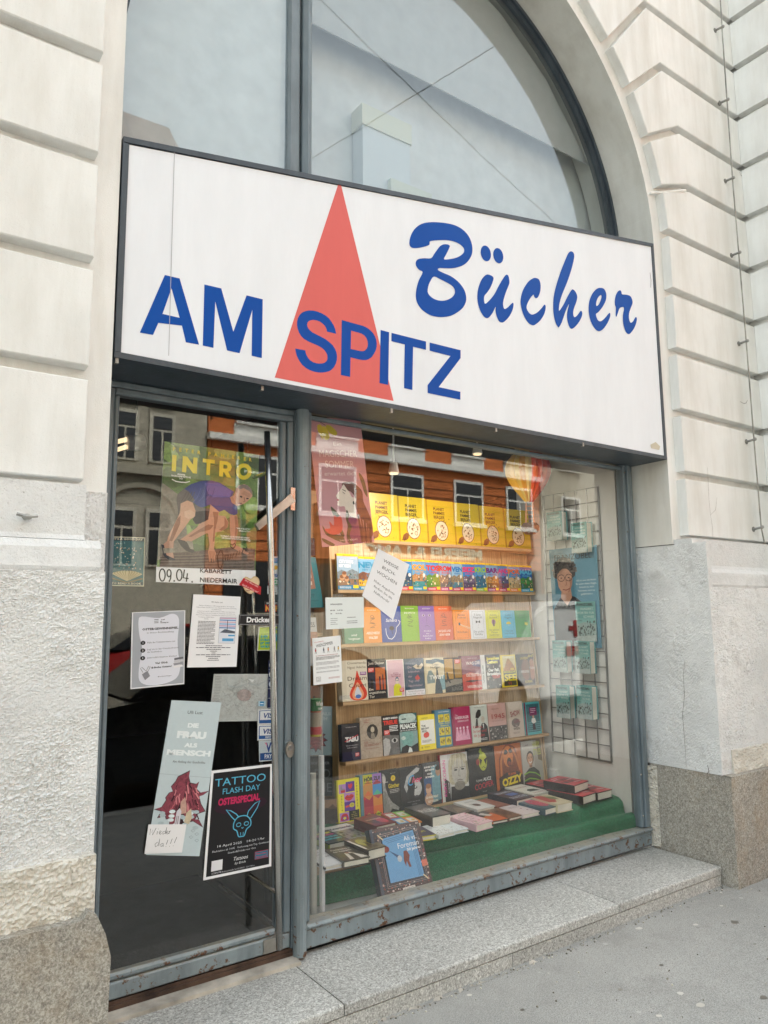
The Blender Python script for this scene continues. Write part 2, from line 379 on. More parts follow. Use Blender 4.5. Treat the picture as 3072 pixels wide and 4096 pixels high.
# ------------------------------------------------------------------ text outlines, from the built-in font
_TX = {}
def text_tris(s, bold=0.0, res=2):
    key = (s, bold, res)
    if key in _TX: return _TX[key]
    cu = bpy.data.curves.new('t', 'FONT'); cu.body = s; cu.resolution_u = res; cu.offset = bold; cu.fill_mode = 'FRONT'
    ob = bpy.data.objects.new('t', cu); COL.objects.link(ob)
    me = bpy.data.meshes.new_from_object(ob)
    V = [(v.co.x, v.co.y) for v in me.vertices]; F = [tuple(p.vertices) for p in me.polygons]
    bpy.data.objects.remove(ob); bpy.data.curves.remove(cu); bpy.data.meshes.remove(me)
    _TX[key] = (V, F); return V, F
EPS = 1.0e-4
class Art:
    """flat print on a quad: coordinates run 0..1 across and 0..1 down, TL/TR/BR/BL in courses"""
    def __init__(s, TL, TR, BR, BL, base=None, lift=4e-4):
        s.q = [Vector(p) for p in (TL, TR, BR, BL)]
        s.W = (s.q[1]-s.q[0]).length; s.Hh = (s.q[3]-s.q[0]).length
        s.n = (s.q[3]-s.q[0]).cross(s.q[1]-s.q[0]).normalized()
        if s.n.dot(CC-s.q[0]) < 0: s.n = -s.n; s.flip = True
        else: s.flip = False
        s.V = []; s.F = []; s.C = []; s.k = lift
        if base: s.r(0, 0, 1, 1, base)
    def pt(s, u, t):
        a = s.q[0].lerp(s.q[1], u); b = s.q[3].lerp(s.q[2], u)
        return a.lerp(b, t)+s.n*s.k
    def inv(s, px, py):
        """(u,t) under a photograph pixel"""
        P = atp(px, py, s.q[0], s.n); u = t = .5
        for _ in range(12):
            Q = s.pt(u, t); e1 = s.q[0].lerp(s.q[3], t); e2 = s.q[1].lerp(s.q[2], t); du = e2-e1
            dv = s.q[3].lerp(s.q[2], u)-s.q[0].lerp(s.q[1], u); d = P-Q
            u += d.dot(du)/du.length_squared; t += d.dot(dv)/dv.length_squared
        return u, t
    def _c(s, c, nz=0): return (*(srgb(c) if isinstance(c, str) else c), nz)
    def step(s): s.k += EPS
    def faces(s, pts, F, c, nz=0):
        n = len(s.V); s.V += [s.pt(*p) for p in pts]
        for f in F:
            a, b, d = [s.V[n+i] for i in f[:3]]
            g = tuple(i+n for i in f)
            if (b-a).cross(d-a).dot(s.n) < 0: g = tuple(reversed(g))
            s.F.append(g); s.C.append(s._c(c, nz))
        s.step(); return s
    def r(s, u0, t0, u1, t1, c, nz=0): return s.faces([(u0,t0),(u1,t0),(u1,t1),(u0,t1)], [(0,1,2,3)], c, nz)
    def p(s, pts, c, nz=0, holes=()):
        loops = [list(pts)]+[list(h) for h in holes]; allp = [q for l in loops for q in l]
        tri = tessellate_polygon([[Vector((a, b, 0)) for a, b in l] for l in loops])
        return s.faces(allp, [tuple(t) for t in tri], c, nz)
    def P(s, px, c, nz=0, holes=()): return s.p([s.inv(*q) for q in px], c, nz, [[s.inv(*q) for q in h] for h in holes])
    def e(s, cu, ct, ru, rt, c, nz=0, n=14, rot=0):
        ca, sa = math.cos(rot), math.sin(rot); pts = []
        for i in range(n):
            x, y = math.cos(2*math.pi*i/n)*ru*s.W, math.sin(2*math.pi*i/n)*rt*s.Hh
            pts.append((cu+(x*ca-y*sa)/s.W, ct+(x*sa+y*ca)/s.Hh))
        pts = [(min(1, max(0, p[0])), min(1, max(0, p[1]))) for p in pts]
        return s.faces(pts, [(i, i+1, n-1) for i in range(n-2)] if n > 2 else [], c, nz)
    def l(s, pts, wd, c):
        """stroke, width as a share of the height"""
        P = [Vector((a*s.W, b*s.Hh)) for a, b in pts]; w_ = wd*s.Hh/2; V = []; F = []
        for i, p in enumerate(P):
            d = P[min(i+1, len(P)-1)]-P[max(i-1, 0)]
            if d.length < 1e-9: d = Vector((1, 0))
            d.normalize(); nn = Vector((-d.y, d.x))*w_
            for q in (p+nn, p-nn): V.append((q.x/s.W, q.y/s.Hh))
        for i in range(len(P)-1): F.append((2*i, 2*i+1, 2*i+3, 2*i+2))
        return s.faces(V, F, c)
    def t(s, txt, cu, base, h, c, w=None, bold=0.0, rot=0, al='c', shear=0, res=1):
        """one line; h is the capital height as a share of the height, w an exact width as a share of the width"""
        V, F = text_tris(txt, bold, 3 if h*s.Hh > .028 else 1)
        if not V: return s
        xs = [v[0] for v in V]; x0, x1 = min(xs), max(xs); k = h*s.Hh/.72; kx = k
        if w: kx = w*s.W/max(1e-6, x1-x0)
        xc = {'c': (x0+x1)/2, 'l': x0, 'r': x1}[al]; ca, sa = math.cos(rot), math.sin(rot); pts = []
        for x, y in V:
            X = (x-xc)*kx+shear*y*k; Y = -y*k
            pts.append((cu+(X*ca-Y*sa)/s.W, base+(X*sa+Y*ca)/s.Hh))
        return s.faces(pts, F, c)
    def g(s, u0, u1, t0, t1, n, c, h=.35, seed=1):
        """n lines of print too small to read"""
        rr = random.Random(seed); V = []; F = []; st = (t1-t0)/n
        for i in range(n):
            x = u0; end = u1-(rr.random()*.25*(u1-u0) if i % 3 == 2 else 0)
            while x < end-.01*(u1-u0):
                wd = (u1-u0)*rr.uniform(.05, .15); e_ = min(end, x+wd); m = len(V); y = t0+i*st
                V += [(x, y), (e_, y), (e_, y+st*h), (x, y+st*h)]; F.append((m, m+1, m+2, m+3)); x = e_+(u1-u0)*.02
        return s.faces(V, F, c)
    def face(s, cu, ct, w_, skin='#c9a184', hair='#3a2f28', long=0, glasses=0, beard=None, shade='#8f6a52'):
        """simple portrait head, w_ = half width as a share of the width"""
        k = w_*s.W/s.Hh
        if long: s.e(cu, ct+k*.5, w_*1.35, k*2.1, hair, .4)
        s.r(cu-w_*.45, ct+k*.6, cu+w_*.45, ct+k*1.9, shade)
        s.e(cu, ct-k*.15, w_*1.12, k*1.45, hair, .3)
        s.e(cu, ct+k*.12, w_*.92, k*1.25, skin, .1)
        s.e(cu+w_*.45, ct+k*.25, w_*.45, k*.95, shade, .2)
        s.e(cu-w_*.1, ct+k*.1, w_*.75, k*1.05, skin, .1)
        for d in (-.4, .34):
            s.e(cu+w_*d, ct-k*.1, w_*.17, k*.10, '#2a201c'); s.l([(cu+w_*(d-.22), ct-k*.3), (cu+w_*(d+.22), ct-k*.34)], k*.09, hair)
            if glasses:
                a = [(cu+w_*(d+.3*math.cos(q*.7)), ct-k*.08+k*.3*math.sin(q*.7)) for q in range(10)]; s.l(a, k*.06, '#33302e')
        s.l([(cu-.0*w_, ct-k*.05), (cu-w_*.1, ct+k*.42), (cu+w_*.08, ct+k*.44)], k*.07, shade)
        if beard: s.e(cu, ct+k*.85, w_*.62, k*.5, beard, .5)
        s.l([(cu-w_*.3, ct+k*.72), (cu, ct+k*.76), (cu+w_*.28, ct+k*.7)], k*.10, '#7a3a34')
        return s
    def build(s, name, mat, parent, **k):
        return mk(name, s.V, s.F, mat, parent, cols=s.C, **k)
# ================================================================== THE SETTING
XL, XR, YF, YS, YG = 0.23, 8.61, 0.0, 0.15, 0.84      # opening sides, block face, strip face, glass plane
ACX, ACZ, AR = 4.42, 4.68, 4.19
gd = G(); gd.quad((-60,-6.9,-4.93),(120,-6.9,-4.98),(120,.8,-4.97),(-60,.8,-4.92)); gd.make('pavement', 'asph', kind='structure')
gk = G(); gk.box((-60,-7.25,-5.6),(120,-6.9,-4.935)); gk.make('kerb', 'step', kind='structure')
gr = G(); gr.box((-200,-34,-5.9),(260,-7.25,-5.30)); gr.make('road', 'road', kind='structure')
gr = G(); gr.box((-200,-60,-5.9),(260,-34,-4.98)); gr.make('far_pavement', 'asph', kind='structure')
gr = G(); gr.quad((-600,-600,-6.0),(900,-600,-6.0),(900,600,-6.0),(-600,600,-6.0)); gr.make('ground', 'road', kind='structure')

def disp(name, mat, o, ex, ez, nrm, nx, nz, amp, parent, seed=0, fade=.0, fn=None, skirt=.12):
    """a wall patch modelled with real relief"""
    o, ex, ez, nrm = Vector(o), Vector(ex), Vector(ez), Vector(nrm); V = []; F = []
    def rel(p):
        q = p*H
        q = Vector((q.x*1.0+q.y, q.y*1.0, q.z*1.25))+Vector((seed, 0, 0))
        a = noise.noise(q*34)*.5; b = noise.noise(q*95+Vector((3, 7, a)))*.8; c = noise.noise(q*190)*.45
        return (a*.7+abs(b)*1.1-.3+c)*(.75+.9*noise.noise(q*5))+.5*noise.noise(q*7)
    for j in range(nz+1):
        for i in range(nx+1):
            p = o+ex*(i/nx)+ez*(j/nz); d = (fn or rel)(p)*amp
            if i in (0, nx) or j in (0, nz): d *= .3
            V.append(p+nrm*d)
    for j in range(nz):
        for i in range(nx):
            a = j*(nx+1)+i; F.append((a, a+1, a+nx+2, a+nx+1))
    ed = [i for i in range(nx+1)]+[(j+1)*(nx+1)-1 for j in range(1, nz+1)]+[nz*(nx+1)+i for i in range(nx-1, -1, -1)]+[j*(nx+1) for j in range(nz-1, 0, -1)]
    n0 = len(V); V += [V[i]-nrm*skirt for i in ed]; m = len(ed)
    for i in range(m): F.append((ed[(i+1) % m], ed[i], n0+i, n0+(i+1) % m))
    if (ex.cross(ez)).dot(nrm) < 0: F = [tuple(reversed(f)) for f in F]
    return mk(name, V, F, mat, parent)

house = thing('corner_building', (4.42, .5, -4.96), 'cream plaster building with grooved courses and a round arch over the shop', 'building')
# backing wall with the arched opening
g = G()
def wallq(y, pts): g.add([(a, y, b) for a, b in pts], [tuple(range(len(pts)))])
seg = 48; arc = [(ACX-AR*math.cos(math.pi*i/seg), ACZ+AR*math.sin(math.pi*i/seg)) for i in range(seg+1)]
def outer(a, b):
    dx, dz = a-ACX, b-ACZ; k = min((7.2/abs(dx)) if abs(dx) > 1e-6 else 99, (7.4/dz) if dz > 1e-6 else 99); return (ACX+dx*k, ACZ+dz*k)
for i in range(seg):
    a, b = arc[i], arc[i+1]; c, d = outer(*b), outer(*a)
    wallq(YS, [a, b, c, d])
for s_ in (-1, 1):
    c = (ACX+s_*7.2, ACZ+7.4)
wallq(YS, [(-8, -5), (XL, -5), (XL, ACZ), (-8, ACZ)]); wallq(YS, [(XR, -.14), (11.5, -.14), (11.5, ACZ), (XR, ACZ)])
wallq(YS, [(-8, ACZ), (-2.78, ACZ), (-2.78, 12.1), (-8, 12.1)])
g.make('wall', 'plaster', house)
g = G()
for i in range(seg):
    a, b = arc[i], arc[i+1]; g.add([(a[0], YS, a[1]), (b[0], YS, b[1]), (b[0], 1.3, b[1]), (a[0], 1.3, a[1])], [(0, 1, 2, 3)])
g.add([(XL, YS, -5), (XL, YS, ACZ), (XL, 1.3, ACZ), (XL, 1.3, -5)], [(0, 1, 2, 3)])
g.add([(XR, YS, -.14), (XR, YS, ACZ), (XR, 1.3, ACZ), (XR, 1.3, -.14)], [(3, 2, 1, 0)])
g.make('reveal', 'plaster_in', house)
g = G(); g.box((-8, .15, 12.08), (11.41, .6, 40)); g.box((11.26, -1.6, 11.0), (16, .15, 40)); g.box((-8, 1.42, 2.41), (16, 3.0, 40)); g.box((-8, .6, 39.7), (16, 1.42, 40)); g.box((-8.3, .15, -5), (-8, 3, 40)); g.box((11.42, .15, 2.4), (16, 1.41, 39.6)); g.make('upper_wall', 'plaster', house)  # includes unseen rear and top boxes added to keep sun off the lining
# rusticated plaster blocks
TH = {6: 13.7, 7: 24.6, 8: 35.3, 9: 45.3, 10: 56.2, 11: 67.2}
TL_ = {6: 12.0, 7: 22.9, 8: 33.5, 9: 43.3, 10: 54.2, 11: 65.2}
PK = {5: 9.2, 6: 9.48, 7: 9.29, 8: 8.90, 9: 8.56, 10: 7.87, 11: 6.97}
def polar(r, th): return (ACX+r*math.cos(th), ACZ+r*math.sin(th))
def blk(pts, mirror=False):
    if mirror: pts = [(2*ACX-a, b) for a, b in reversed(pts)]
    g = G(); n = len(pts); cx = sum(p[0] for p in pts)/n; cz = sum(p[1] for p in pts)/n
    g.prism(pts, .012, .149)
    # slightly pillowed face with a worn arris
    ins = []
    for i in range(n):
        p0, p1, p2 = Vector(pts[i-1]), Vector(pts[i]), Vector(pts[(i+1) % n])
        d1 = (p1-p0).normalized(); d2 = (p2-p1).normalized(); nn = (Vector((-d1.y, d1.x))+Vector((-d2.y, d2.x)))
        if nn.length < 1e-6: nn = Vector((-d1.y, d1.x))
        nn = nn.normalized()*.014; ins.append((p1.x+nn.x, p1.y+nn.y))
    V = [(p[0], .012, p[1]) for p in pts]+[(p[0], 0, p[1]) for p in ins]
    F = [(i, (i+1) % n, (i+1) % n+n, i+n) for i in range(n)]
    tri = tessellate_polygon([[Vector((p[0], p[1], 0)) for p in ins]])
    for t in tri:
        a, b, c = [Vector(ins[i]) for i in t]; F.append(tuple(i+n for i in (t if (b-a).cross(c-a) > 0 else reversed(t))))
    g.add(V, F)
    return g.make('plaster_block', 'plaster', house)
for k in range(0, 5):
    blk([(8.82, k), (11.32, k), (11.32, k+.875), (8.82, k+.875)])
    blk([(-7.5, k), (0, k), (0, k+.875), (-7.5, k+.875)])
def arcpts(t0, t1, n=5): return [polar(4.40, t0+(t1-t0)*i/n) for i in range(n+1)]
for mir in (False, True):
    xe = 11.32 if not mir else 16.3
    for k in range(5, 11):
        gap = .05
        if k == 5: low = [(xe, 5.0), ]; t0 = math.asin(.32/4.4); st = [polar(4.40, t0)]
        else:
            t = math.radians(TH[k]); t0 = t
            dz = .06/math.cos(t); pk = (PK[k], k+.03)
            st = [(xe, k), (PK[k], k), polar(4.40, t0)]
        t1 = math.radians(TL_[k+1])
        top = [polar(4.40, t1)]; pz = k+1
        pts = ([(xe, 5.0), polar(4.40, t0)] if k == 5 else st)+arcpts(t0, t1)[1:]+[(PK[k+1]+.03, pz-.13), (xe, pz-.13)]
        # orientation counter-clockwise seen from the street (x right, z up)
        pts = list(reversed(pts))
        ar = sum(pts[i][0]*pts[(i+1) % len(pts)][1]-pts[(i+1) % len(pts)][0]*pts[i][1] for i in range(len(pts)))
        if ar < 0: pts = list(reversed(pts))
        blk(pts, mir)
# return wall coming towards the street on the right
g = G(); g.box((11.41, -1.6, -5.2), (16, .148, 11.0)); g.make('return_wall', 'plaster', house)
for k in range(0, 11):
    g = G(); g.box((11.26, -1.9, k), (11.409, -.004, k+.875)); g.make('plaster_block', 'plaster', house)
# string course, roughcast dado and granite plinth on both sides
def course(x0, x1):
    prof = [(.14, -.07), (-.15, -.07), (-.15, -.47), (-.17, -.52), (-.22, -.58), (-.225, -.62), (-.225, -.76), (-.20, -.795), (.14, -.795)]
    g = G(); g.extrude_x([(a, b) for a, b in prof], x0, x1); return g.make('string_course', 'rough', house)
course(8.64, 11.2)
g = G(); g.extrude_x([(.14, -.07), (-.15, -.07), (-.15, -.49), (-.17, -.53), (.14, -.53)], -7.5, -.01); g.make('string_course', 'rough', house)
g = G(); g.extrude_x([(.14, -.535), (-.18, -.535), (-.225, -.60), (-.23, -.75), (-.20, -.785), (.14, -.785)], -7.5, .11); g.make('string_course', 'rough', house)
disp('roughcast', 'rough', (8.64, -.38, -3.46), (2.6, 0, 0), (0, 0, 2.655), (0, -1, 0), 190, 190, .021, house, 5, skirt=.5)
disp('roughcast', 'rough', (8.63, .86, -3.46), (.01, -1.235, 0), (0, 0, 3.31), (-1, 0, 0), 80, 190, .018, house, 9, skirt=.1)
disp('roughcast', 'rough', (-1.35, -.38, -3.38), (1.46, 0, 0), (0, 0, 2.585), (0, -1, 0), 190, 330, .026, house, 1, skirt=.5)
disp('roughcast', 'rough', (-.05, .10, -3.4), (.27, 0, 0), (0, 0, 3.32), (0, -1, 0), 22, 220, .020, house, 4, skirt=.2)
disp('roughcast', 'rough', (.225, .82, -3.4), (0, -.72, 0), (0, 0, 3.32), (1, 0, 0), 30, 160, .012, house, 7, skirt=.02)
g = G(); g.box((-7.5, -.37, -3.4), (-1.35, .14, -.79)); g.make('dado', 'rough', house)
g = G(); g.box((11.24, -2.2, -3.46), (16, .1, -.03)); g.make('dado', 'rough', house)
def lump(p):
    q = p*H; return noise.noise(q*16)*.9+abs(noise.noise(q*60))*.9+noise.noise(q*150)*.4
disp('plaster_foot', 'rough_d', (-1.35, -.405, -3.40), (1.475, 0, 0), (0, 0, .46), (0, -1, 0), 150, 60, .035, house, 21, fn=lump, skirt=.3)
disp('plaster_foot', 'rough_d', (8.9, -.405, -3.47), (2.34, 0, 0), (0, 0, .33), (0, -1, 0), 150, 40, .030, house, 23, fn=lump, skirt=.3)
def gran(p):
    q = p*H; return noise.noise(q*18)*.5+noise.noise(q*60)*.25
disp('plinth_stone', 'granite', (8.64, -.51, -5.2), (2.75, 0, 0), (0, 0, 1.735), (0, -1, 0), 60, 40, .02, house, fn=gran, skirt=.6)
disp('plinth_stone', 'granite', (8.635, .80, -5.2), (0, -1.31, 0), (0, 0, 1.735), (-1, 0, 0), 40, 46, .02, house, fn=gran, skirt=.05)
# left plinth with a knocked-off corner
g = G(); V = []; F = []
prof = [(-7.5, -3.36), (.02, -3.36), (.06, -3.30), (.12, -3.34), (.19, -3.49), (.235, -3.66), (.228, -4.1), (.215, -4.6), (.22, -5.2), (-7.5, -5.2)]
gb = G(); gb.prism(prof, -.50, .60)
ob = gb.make('plinth_stone', 'granite', house)
g = G(); g.box((11.2, -2.3, -5.2), (16, .1, -3.48)); g.make('plinth_stone', 'granite', house)
# crumbled mortar beside the window frame, and cracks
disp('crumbled_mortar', 'rough_d', (8.575, .80, -4.66), (.05, -.13, 0), (0, 0, 1.16), (-.8, -.6, 0), 10, 90, .075, house, 12, skirt=.05)
# strip nailed across the impost of the arch
A = [atx(2490, 838, 8.6), aty(2604, 772, .12), aty(2742, 762, -.02)]
g = G(); g.tube([A[0], A[1], A[2]], .022, 6); g.make('cable_strip', 'plaster', None, label='thin pale strip nailed across the arch at its springing, right of the sign', cat='strip')
# wing screw on the left dado
c = aty(107, 2068, -.20)
g = G(); g.tube([(c.x, .1, c.z), (c.x, -.22, c.z)], .022, 8); g.ball((c.x, -.21, c.z), .04, 10, 6, .6); g.tube([(c.x-.075, -.21, c.z+.02), (c.x, -.22, c.z), (c.x+.075, -.21, c.z+.012)], .015, 6); g.make('wing_screw', 'galv', None, label='grey wing screw sticking out of the left plaster', cat='screw')
# lightning wire with its clamps
ws = [(2879,-40),(2888,111),(2908,402),(2930,715),(2955,1013),(2985,1367),(3016,1760),(3045,2111),(3090,2330)]
g = G(); g.tube([aty(u, v, -.10) for u, v in ws], .013, 6); wt = thing('lightning_wire', (10.82, -.05, -1), 'thin grey wire clamped down the grooved wall by the inner corner', 'wire'); g.make('wire', 'galv', wt)
for u, v in ws[1:-1]:
    p = aty(u, v, -.10); g = G(); g.tube([(p.x-.07, .01, p.z-.02), (p.x-.0, -.115, p.z+.01)], .020, 7); g.ball((p.x, -.12, p.z+.01), .03, 8, 5); g.tube([(p.x-.07, .02, p.z-.02), (p.x-.07, -.01, p.z-.02)], .045, 8); g.make('clamp', 'galv', wt)
def crack(pts, y=None, x=None, w_=.006):
    P = [aty(u, v, y) if y is not None else atx(u, v, x) for u, v in pts]; V = []; F = []
    for i, p in enumerate(P):
        d = (P[min(i+1, len(P)-1)]-P[max(i-1, 0)]).normalized(); nn = Vector((-d.z, 0, d.x)) if y is not None else Vector((0, -d.z, d.y)); k = w_*(.4+.6*math.sin(math.pi*(i+.5)/len(P)))
        V += [p+nn*k, p-nn*k]
    for i in range(len(P)-1): F.append((2*i, 2*i+1, 2*i+3, 2*i+2))
    mk('crack', V, F, 'crack', house)
crack([(2958, 688), (2963, 700), (2970, 706), (2976, 712), (2984, 700), (2994, 692), (2998, 700)], y=-.004)
crack([(2600, 1090), (2604, 1120), (2603, 1150)], y=.148); crack([(2740, 2640), (2733, 2700), (2738, 2780), (2730, 2860), (2736, 2930), (2742, 3010), (2745, 3070)], x=8.60, w_=.003)
crack([(2830, 1870), (2836, 2000), (2842, 2060), (2862, 2040), (2868, 1990)], y=-.002, w_=.003); crack([(2842, 2060), (2850, 2110), (2852, 2150)], y=-.002, w_=.003)
crack([(2960, 1606), (2975, 1614), (2985, 1612), (2990, 1600)], y=-.002, w_=.005)
crack([(2830, 3060), (2836, 3085), (2828, 3096), (2834, 3110)], x=8.60, w_=.006)
# ------------------------------------------------------------------ granite step
step = thing('entrance_step', (4.4, .2, -4.96), 'speckled granite step along the whole shopfront', 'step')
for x0, x1 in ((.16, 2.40), (2.415, 6.35), (6.365, 8.60)):
    g = G(); z1 = -4.69
    g.extrude_x([(.86, z1), (-.27, z1), (-.288, z1-.006), (-.294, z1-.02), (-.294, z1-.095), (-.28, z1-.105), (.86, z1-.105)], x0, x1); g.make('step_slab', 'step', step)
for x0, x1 in ((.16, 4.55), (4.56, 8.60)):
    g = G(); g.box((x0, -.283, -5.1), (x1, .8, -4.80)); g.make('step_riser', 'step', step)
g = G(); rr = random.Random(5)
V = []
for i in range(160):
    x = .2+8.4*i/159; V += [(x, -.29, -4.955-.0055*x+.035*rr.random()+.012), (x, -.31-.05*rr.random(), -4.935-.0005*x)]
mk('dirt_seam', V, [(2*i+1, 2*i+3, 2*i+2, 2*i) for i in range(159)], 'sill', kind='stuff')
def gz(x, y): return -4.93-.05*(x+60)/180+.01*(y+6.9)/7.7
rr = random.Random(77); g = G()
for i in range(60):
    x, y = rr.uniform(2.2, 11.5), rr.uniform(-2.9, -.38); r_ = rr.choice([.012, .018, .025, .03, .045])*rr.uniform(.7, 1.2); n_ = 9; ph = rr.random()
    g.col(rr.choice(['#c9c4ba', '#bdb8ae', '#8a857b', '#77726a', '#c4c0b8', '#6c675f'])); V = [(x+r_*rr.uniform(.7, 1.1)*1.3*math.cos(k*6.283/n_), y+r_*rr.uniform(.7, 1.1)*math.sin(k*6.283/n_), gz(x, y)+.0025) for k in range(n_)]
    g.add(V, [tuple(range(n_))])
g.make('gum_spots', 'prt', kind='stuff')
g = G()
for i in range(380):
    near = rr.random() < .7; x = rr.uniform(1.8, 10.8); y = -.31-abs(rr.gauss(0, .05)) if near and x < 8.6 else rr.uniform(-2.8, -.45); r_ = rr.uniform(.004, .013)
    g.col(rr.choice(['#8f8878', '#7a7366', '#b0a998', '#6f6a5e', '#cfc8b8'])); g.ball((x, y, gz(x, y)+r_*.4), r_, 5, 3, .8)
g.make('grit', 'prt', kind='stuff')
# ================================================================== SHOPFRONT METALWORK
def bar(name, x0, x1, y0, y1, z0, z1, mat, parent, r=.012):
    g = G(); g.bev((x0, y0, z0), (x1, y1, z1), r); return g.make(name, mat, parent)
win = thing('display_window', (5.6, .84, -4.62), 'large shop window in a rusty blue-grey metal frame', 'shop window')
bar('frame_bottom', 2.60, 8.56, .77, 1.02, -4.63, -4.44, 'paint_r', win)
bar('frame_ledge', 2.60, 8.56, .74, .95, -4.437, -4.385, 'paint_r', win, .02)
bar('frame_side', 8.36, 8.42, .79, .93, -4.37, 1.19, 'paint', win, .01); bar('frame_side', 8.425, 8.50, .76, .96, -4.37, 1.19, 'paint', win, .01); bar('frame_side', 8.505, 8.60, .80, .98, -4.6, 1.19, 'paint_r', win, .01)
bar('frame_side', 2.603, 2.66, .79, .93, -4.37, 1.19, 'paint', win)
bar('frame_top', 2.60, 8.58, .80, .95, 1.195, 1.28, 'paint', win); bar('frame_top', 2.60, 8.58, .82, .93, 1.10, 1.15, 'paint', win)
for z in (1.05, .1, -1.1, -2.45, -3.6, -4.2):
    g = G(); g.ball((8.39, .787, z), .016, 8, 4); g.make('screw', 'steel', win)
g = G(); g.box((2.66, .85, -4.385), (8.36, .862, 1.10)); g.make('pane', 'glass', win)
post = thing('frame_post', (2.53, .8, -4.69), 'round blue-grey metal post between door and display window', 'post')
g = G(); g.tube([(2.52, .76, -4.66), (2.52, .76, 1.19)], .072, 14); g.make('tube', 'paint_r', post, smooth=False)
g = G(); g.box((2.44, .80, -4.6), (2.60, .98, 1.19)); g.make('core', 'paint', post)
head = thing('door_frame', (1.4, .84, -4.66), 'dark blue-grey metal door frame under the sign', 'door frame')
bar('lintel', .25, 2.44, .78, 1.0, 1.17, 1.27, 'paint', head); bar('lintel', .25, 2.44, .80, .98, 1.10, 1.165, 'paint', head)
bar('jamb', .235, .44, .80, 1.0, -4.6, 1.09, 'paint', head)
g = G(); g.box((.23, .62, -4.69), (2.46, .84, -4.655)); g.make('cement_sill', 'sill', head)
g = G(); g.box((.23, .78, -4.654), (2.46, 1.1, -4.615)); g.box((.23, .80, -4.614), (2.46, .815, -4.585)); g.make('threshold_rail', 'rust', head)
# door leaf
door = thing('glass_door', (1.4, .84, -4.58), 'glass shop door in a blue-grey frame covered with posters', 'door')
bar('bottom_rail', .445, 2.43, .80, .92, -4.575, -4.43, 'paint_r', door); bar('bottom_rail', .445, 2.27, .815, .90, -4.425, -4.36, 'paint_r', door, .02)
bar('top_rail', .445, 2.43, .80, .92, 1.03, 1.095, 'paint', door)
bar('stile', 2.355, 2.43, .795, .92, -4.42, 1.025, 'paint', door); bar('stile', 2.275, 2.35, .81, .91, -4.355, 1.025, 'paint', door, .02)
bar('stile', .445, .49, .81, .91, -4.355, 1.025, 'paint', door)
g = G(); g.box((.49, .85, -4.36), (2.275, .862, 1.03)); g.make('pane', 'glass', door)
g = G(); g.box((2.12, .785, -4.56), (2.262, .799, -4.43)); g.make('pivot_plate', 'steel2', door)
hb = [aty(1068, 1727, .52), aty(1084, 2206, .52), aty(1097, 2900, .50), aty(1118, 3796, .50)]
g = G(); g.tube(hb, .034, 14); g.make('handle_bar', 'steel', door, smooth=True)
hb2 = [aty(987, 1767, 1.14), aty(1017, 2500, 1.14), aty(1070, 3600, 1.14)]
g = G(); g.tube(hb2, .034, 14); g.make('handle_bar', 'steel', door, smooth=True)
for zt in (.35, -3.9):
    u = hb[0].lerp(hb[-1], (.81-zt)/5.3); g = G(); g.tube([(u.x, .52, zt), (u.x, 1.14, zt-.0)], .02, 8); g.make('handle_bolt', 'steel', door)
P1, P2, P3 = aty(1172, 1990, .70), aty(1150, 2020, .69), aty(1030, 2108, .68)
g = G(); d = (P3-P1).normalized(); nn = Vector((-d.z, 0, d.x))*.05
V = [P1+nn, P1-nn, P3-nn*.75, P3+nn*.75]; V += [v+Vector((0, .05, 0)) for v in V]
g.add(V, [(0, 1, 2, 3), (7, 6, 5, 4), (0, 4, 5, 1), (1, 5, 6, 2), (2, 6, 7, 3), (3, 7, 4, 0)]); g.make('handle_bracket', 'steel2', door)
a = aty(1162, 1950, .77); b2 = aty(1179, 2042, .77)
g = G(); g.box((a.x, .76, b2.z), (b2.x, .794, a.z)); g.make('bracket_plate', 'steel', door)
lc = aty(1157, 2997, .79)
g = G(); g.prism([(lc.x+.05*math.cos(t*.524), lc.z+.085*math.sin(t*.524)) for t in range(12)], .765, .795); g.make('lock_plate', 'steel2', door)
g = G(); g.tube([(lc.x, .745, lc.z+.02), (lc.x, .77, lc.z+.02)], .028, 12); g.make('lock_cylinder', 'chrome', door)
# ================================================================== ARCHED FANLIGHT
fan = thing('arched_fanlight', (4.42, .84, 1.3), 'round-arched fanlight with frosted panes above the sign', 'window')
g = G(); R1, R0 = 4.185, 4.05
for i in range(seg):
    t0, t1 = math.pi*i/seg, math.pi*(i+1)/seg
    for (ra, rb, y) in ((R1, 4.13, .78), (4.13, R0, .82)):
        a = [(ACX+r*math.cos(t), y, ACZ+r*math.sin(t)) for r, t in ((ra, t0), (ra, t1), (rb, t1), (rb, t0))]; b = [(p[0], .95, p[2]) for p in a]
        g.add(a+b, [(3, 2, 1, 0), (2, 3, 7, 6), (0, 1, 5, 4)])
g.make('frame', 'dark', fan)
bar('frame_side', .25, .36, .78, .95, 1.3, ACZ, 'dark', fan); bar('frame_side', 8.47, 8.59, .78, .95, 1.3, ACZ, 'dark', fan)
bar('mullion', 2.33, 2.50, .80, .98, 1.3, 8.35, 'paint', fan, .03); bar('mullion', 2.515, 2.64, .74, .98, 1.3, 8.35, 'paint', fan, .05)
def lun(x0, x1, y, name, mat, rr_=4.06):
    n = 30; pts = [(x0, 1.3), (x1, 1.3)]
    xs = [x1+(x0-x1)*i/n for i in range(n+1)]
    pts += [(x, ACZ+math.sqrt(max(.0, rr_**2-(x-ACX)**2))) for x in xs]
    g = G(); g.prism(pts, y, y+.012); return g.make(name, mat, fan)
lun(.38, 2.33, .85, 'pane', 'glass_top'); lun(2.64, 8.46, .85, 'pane', 'glass_top')
lun(.38, 2.33, .90, 'film', 'film')
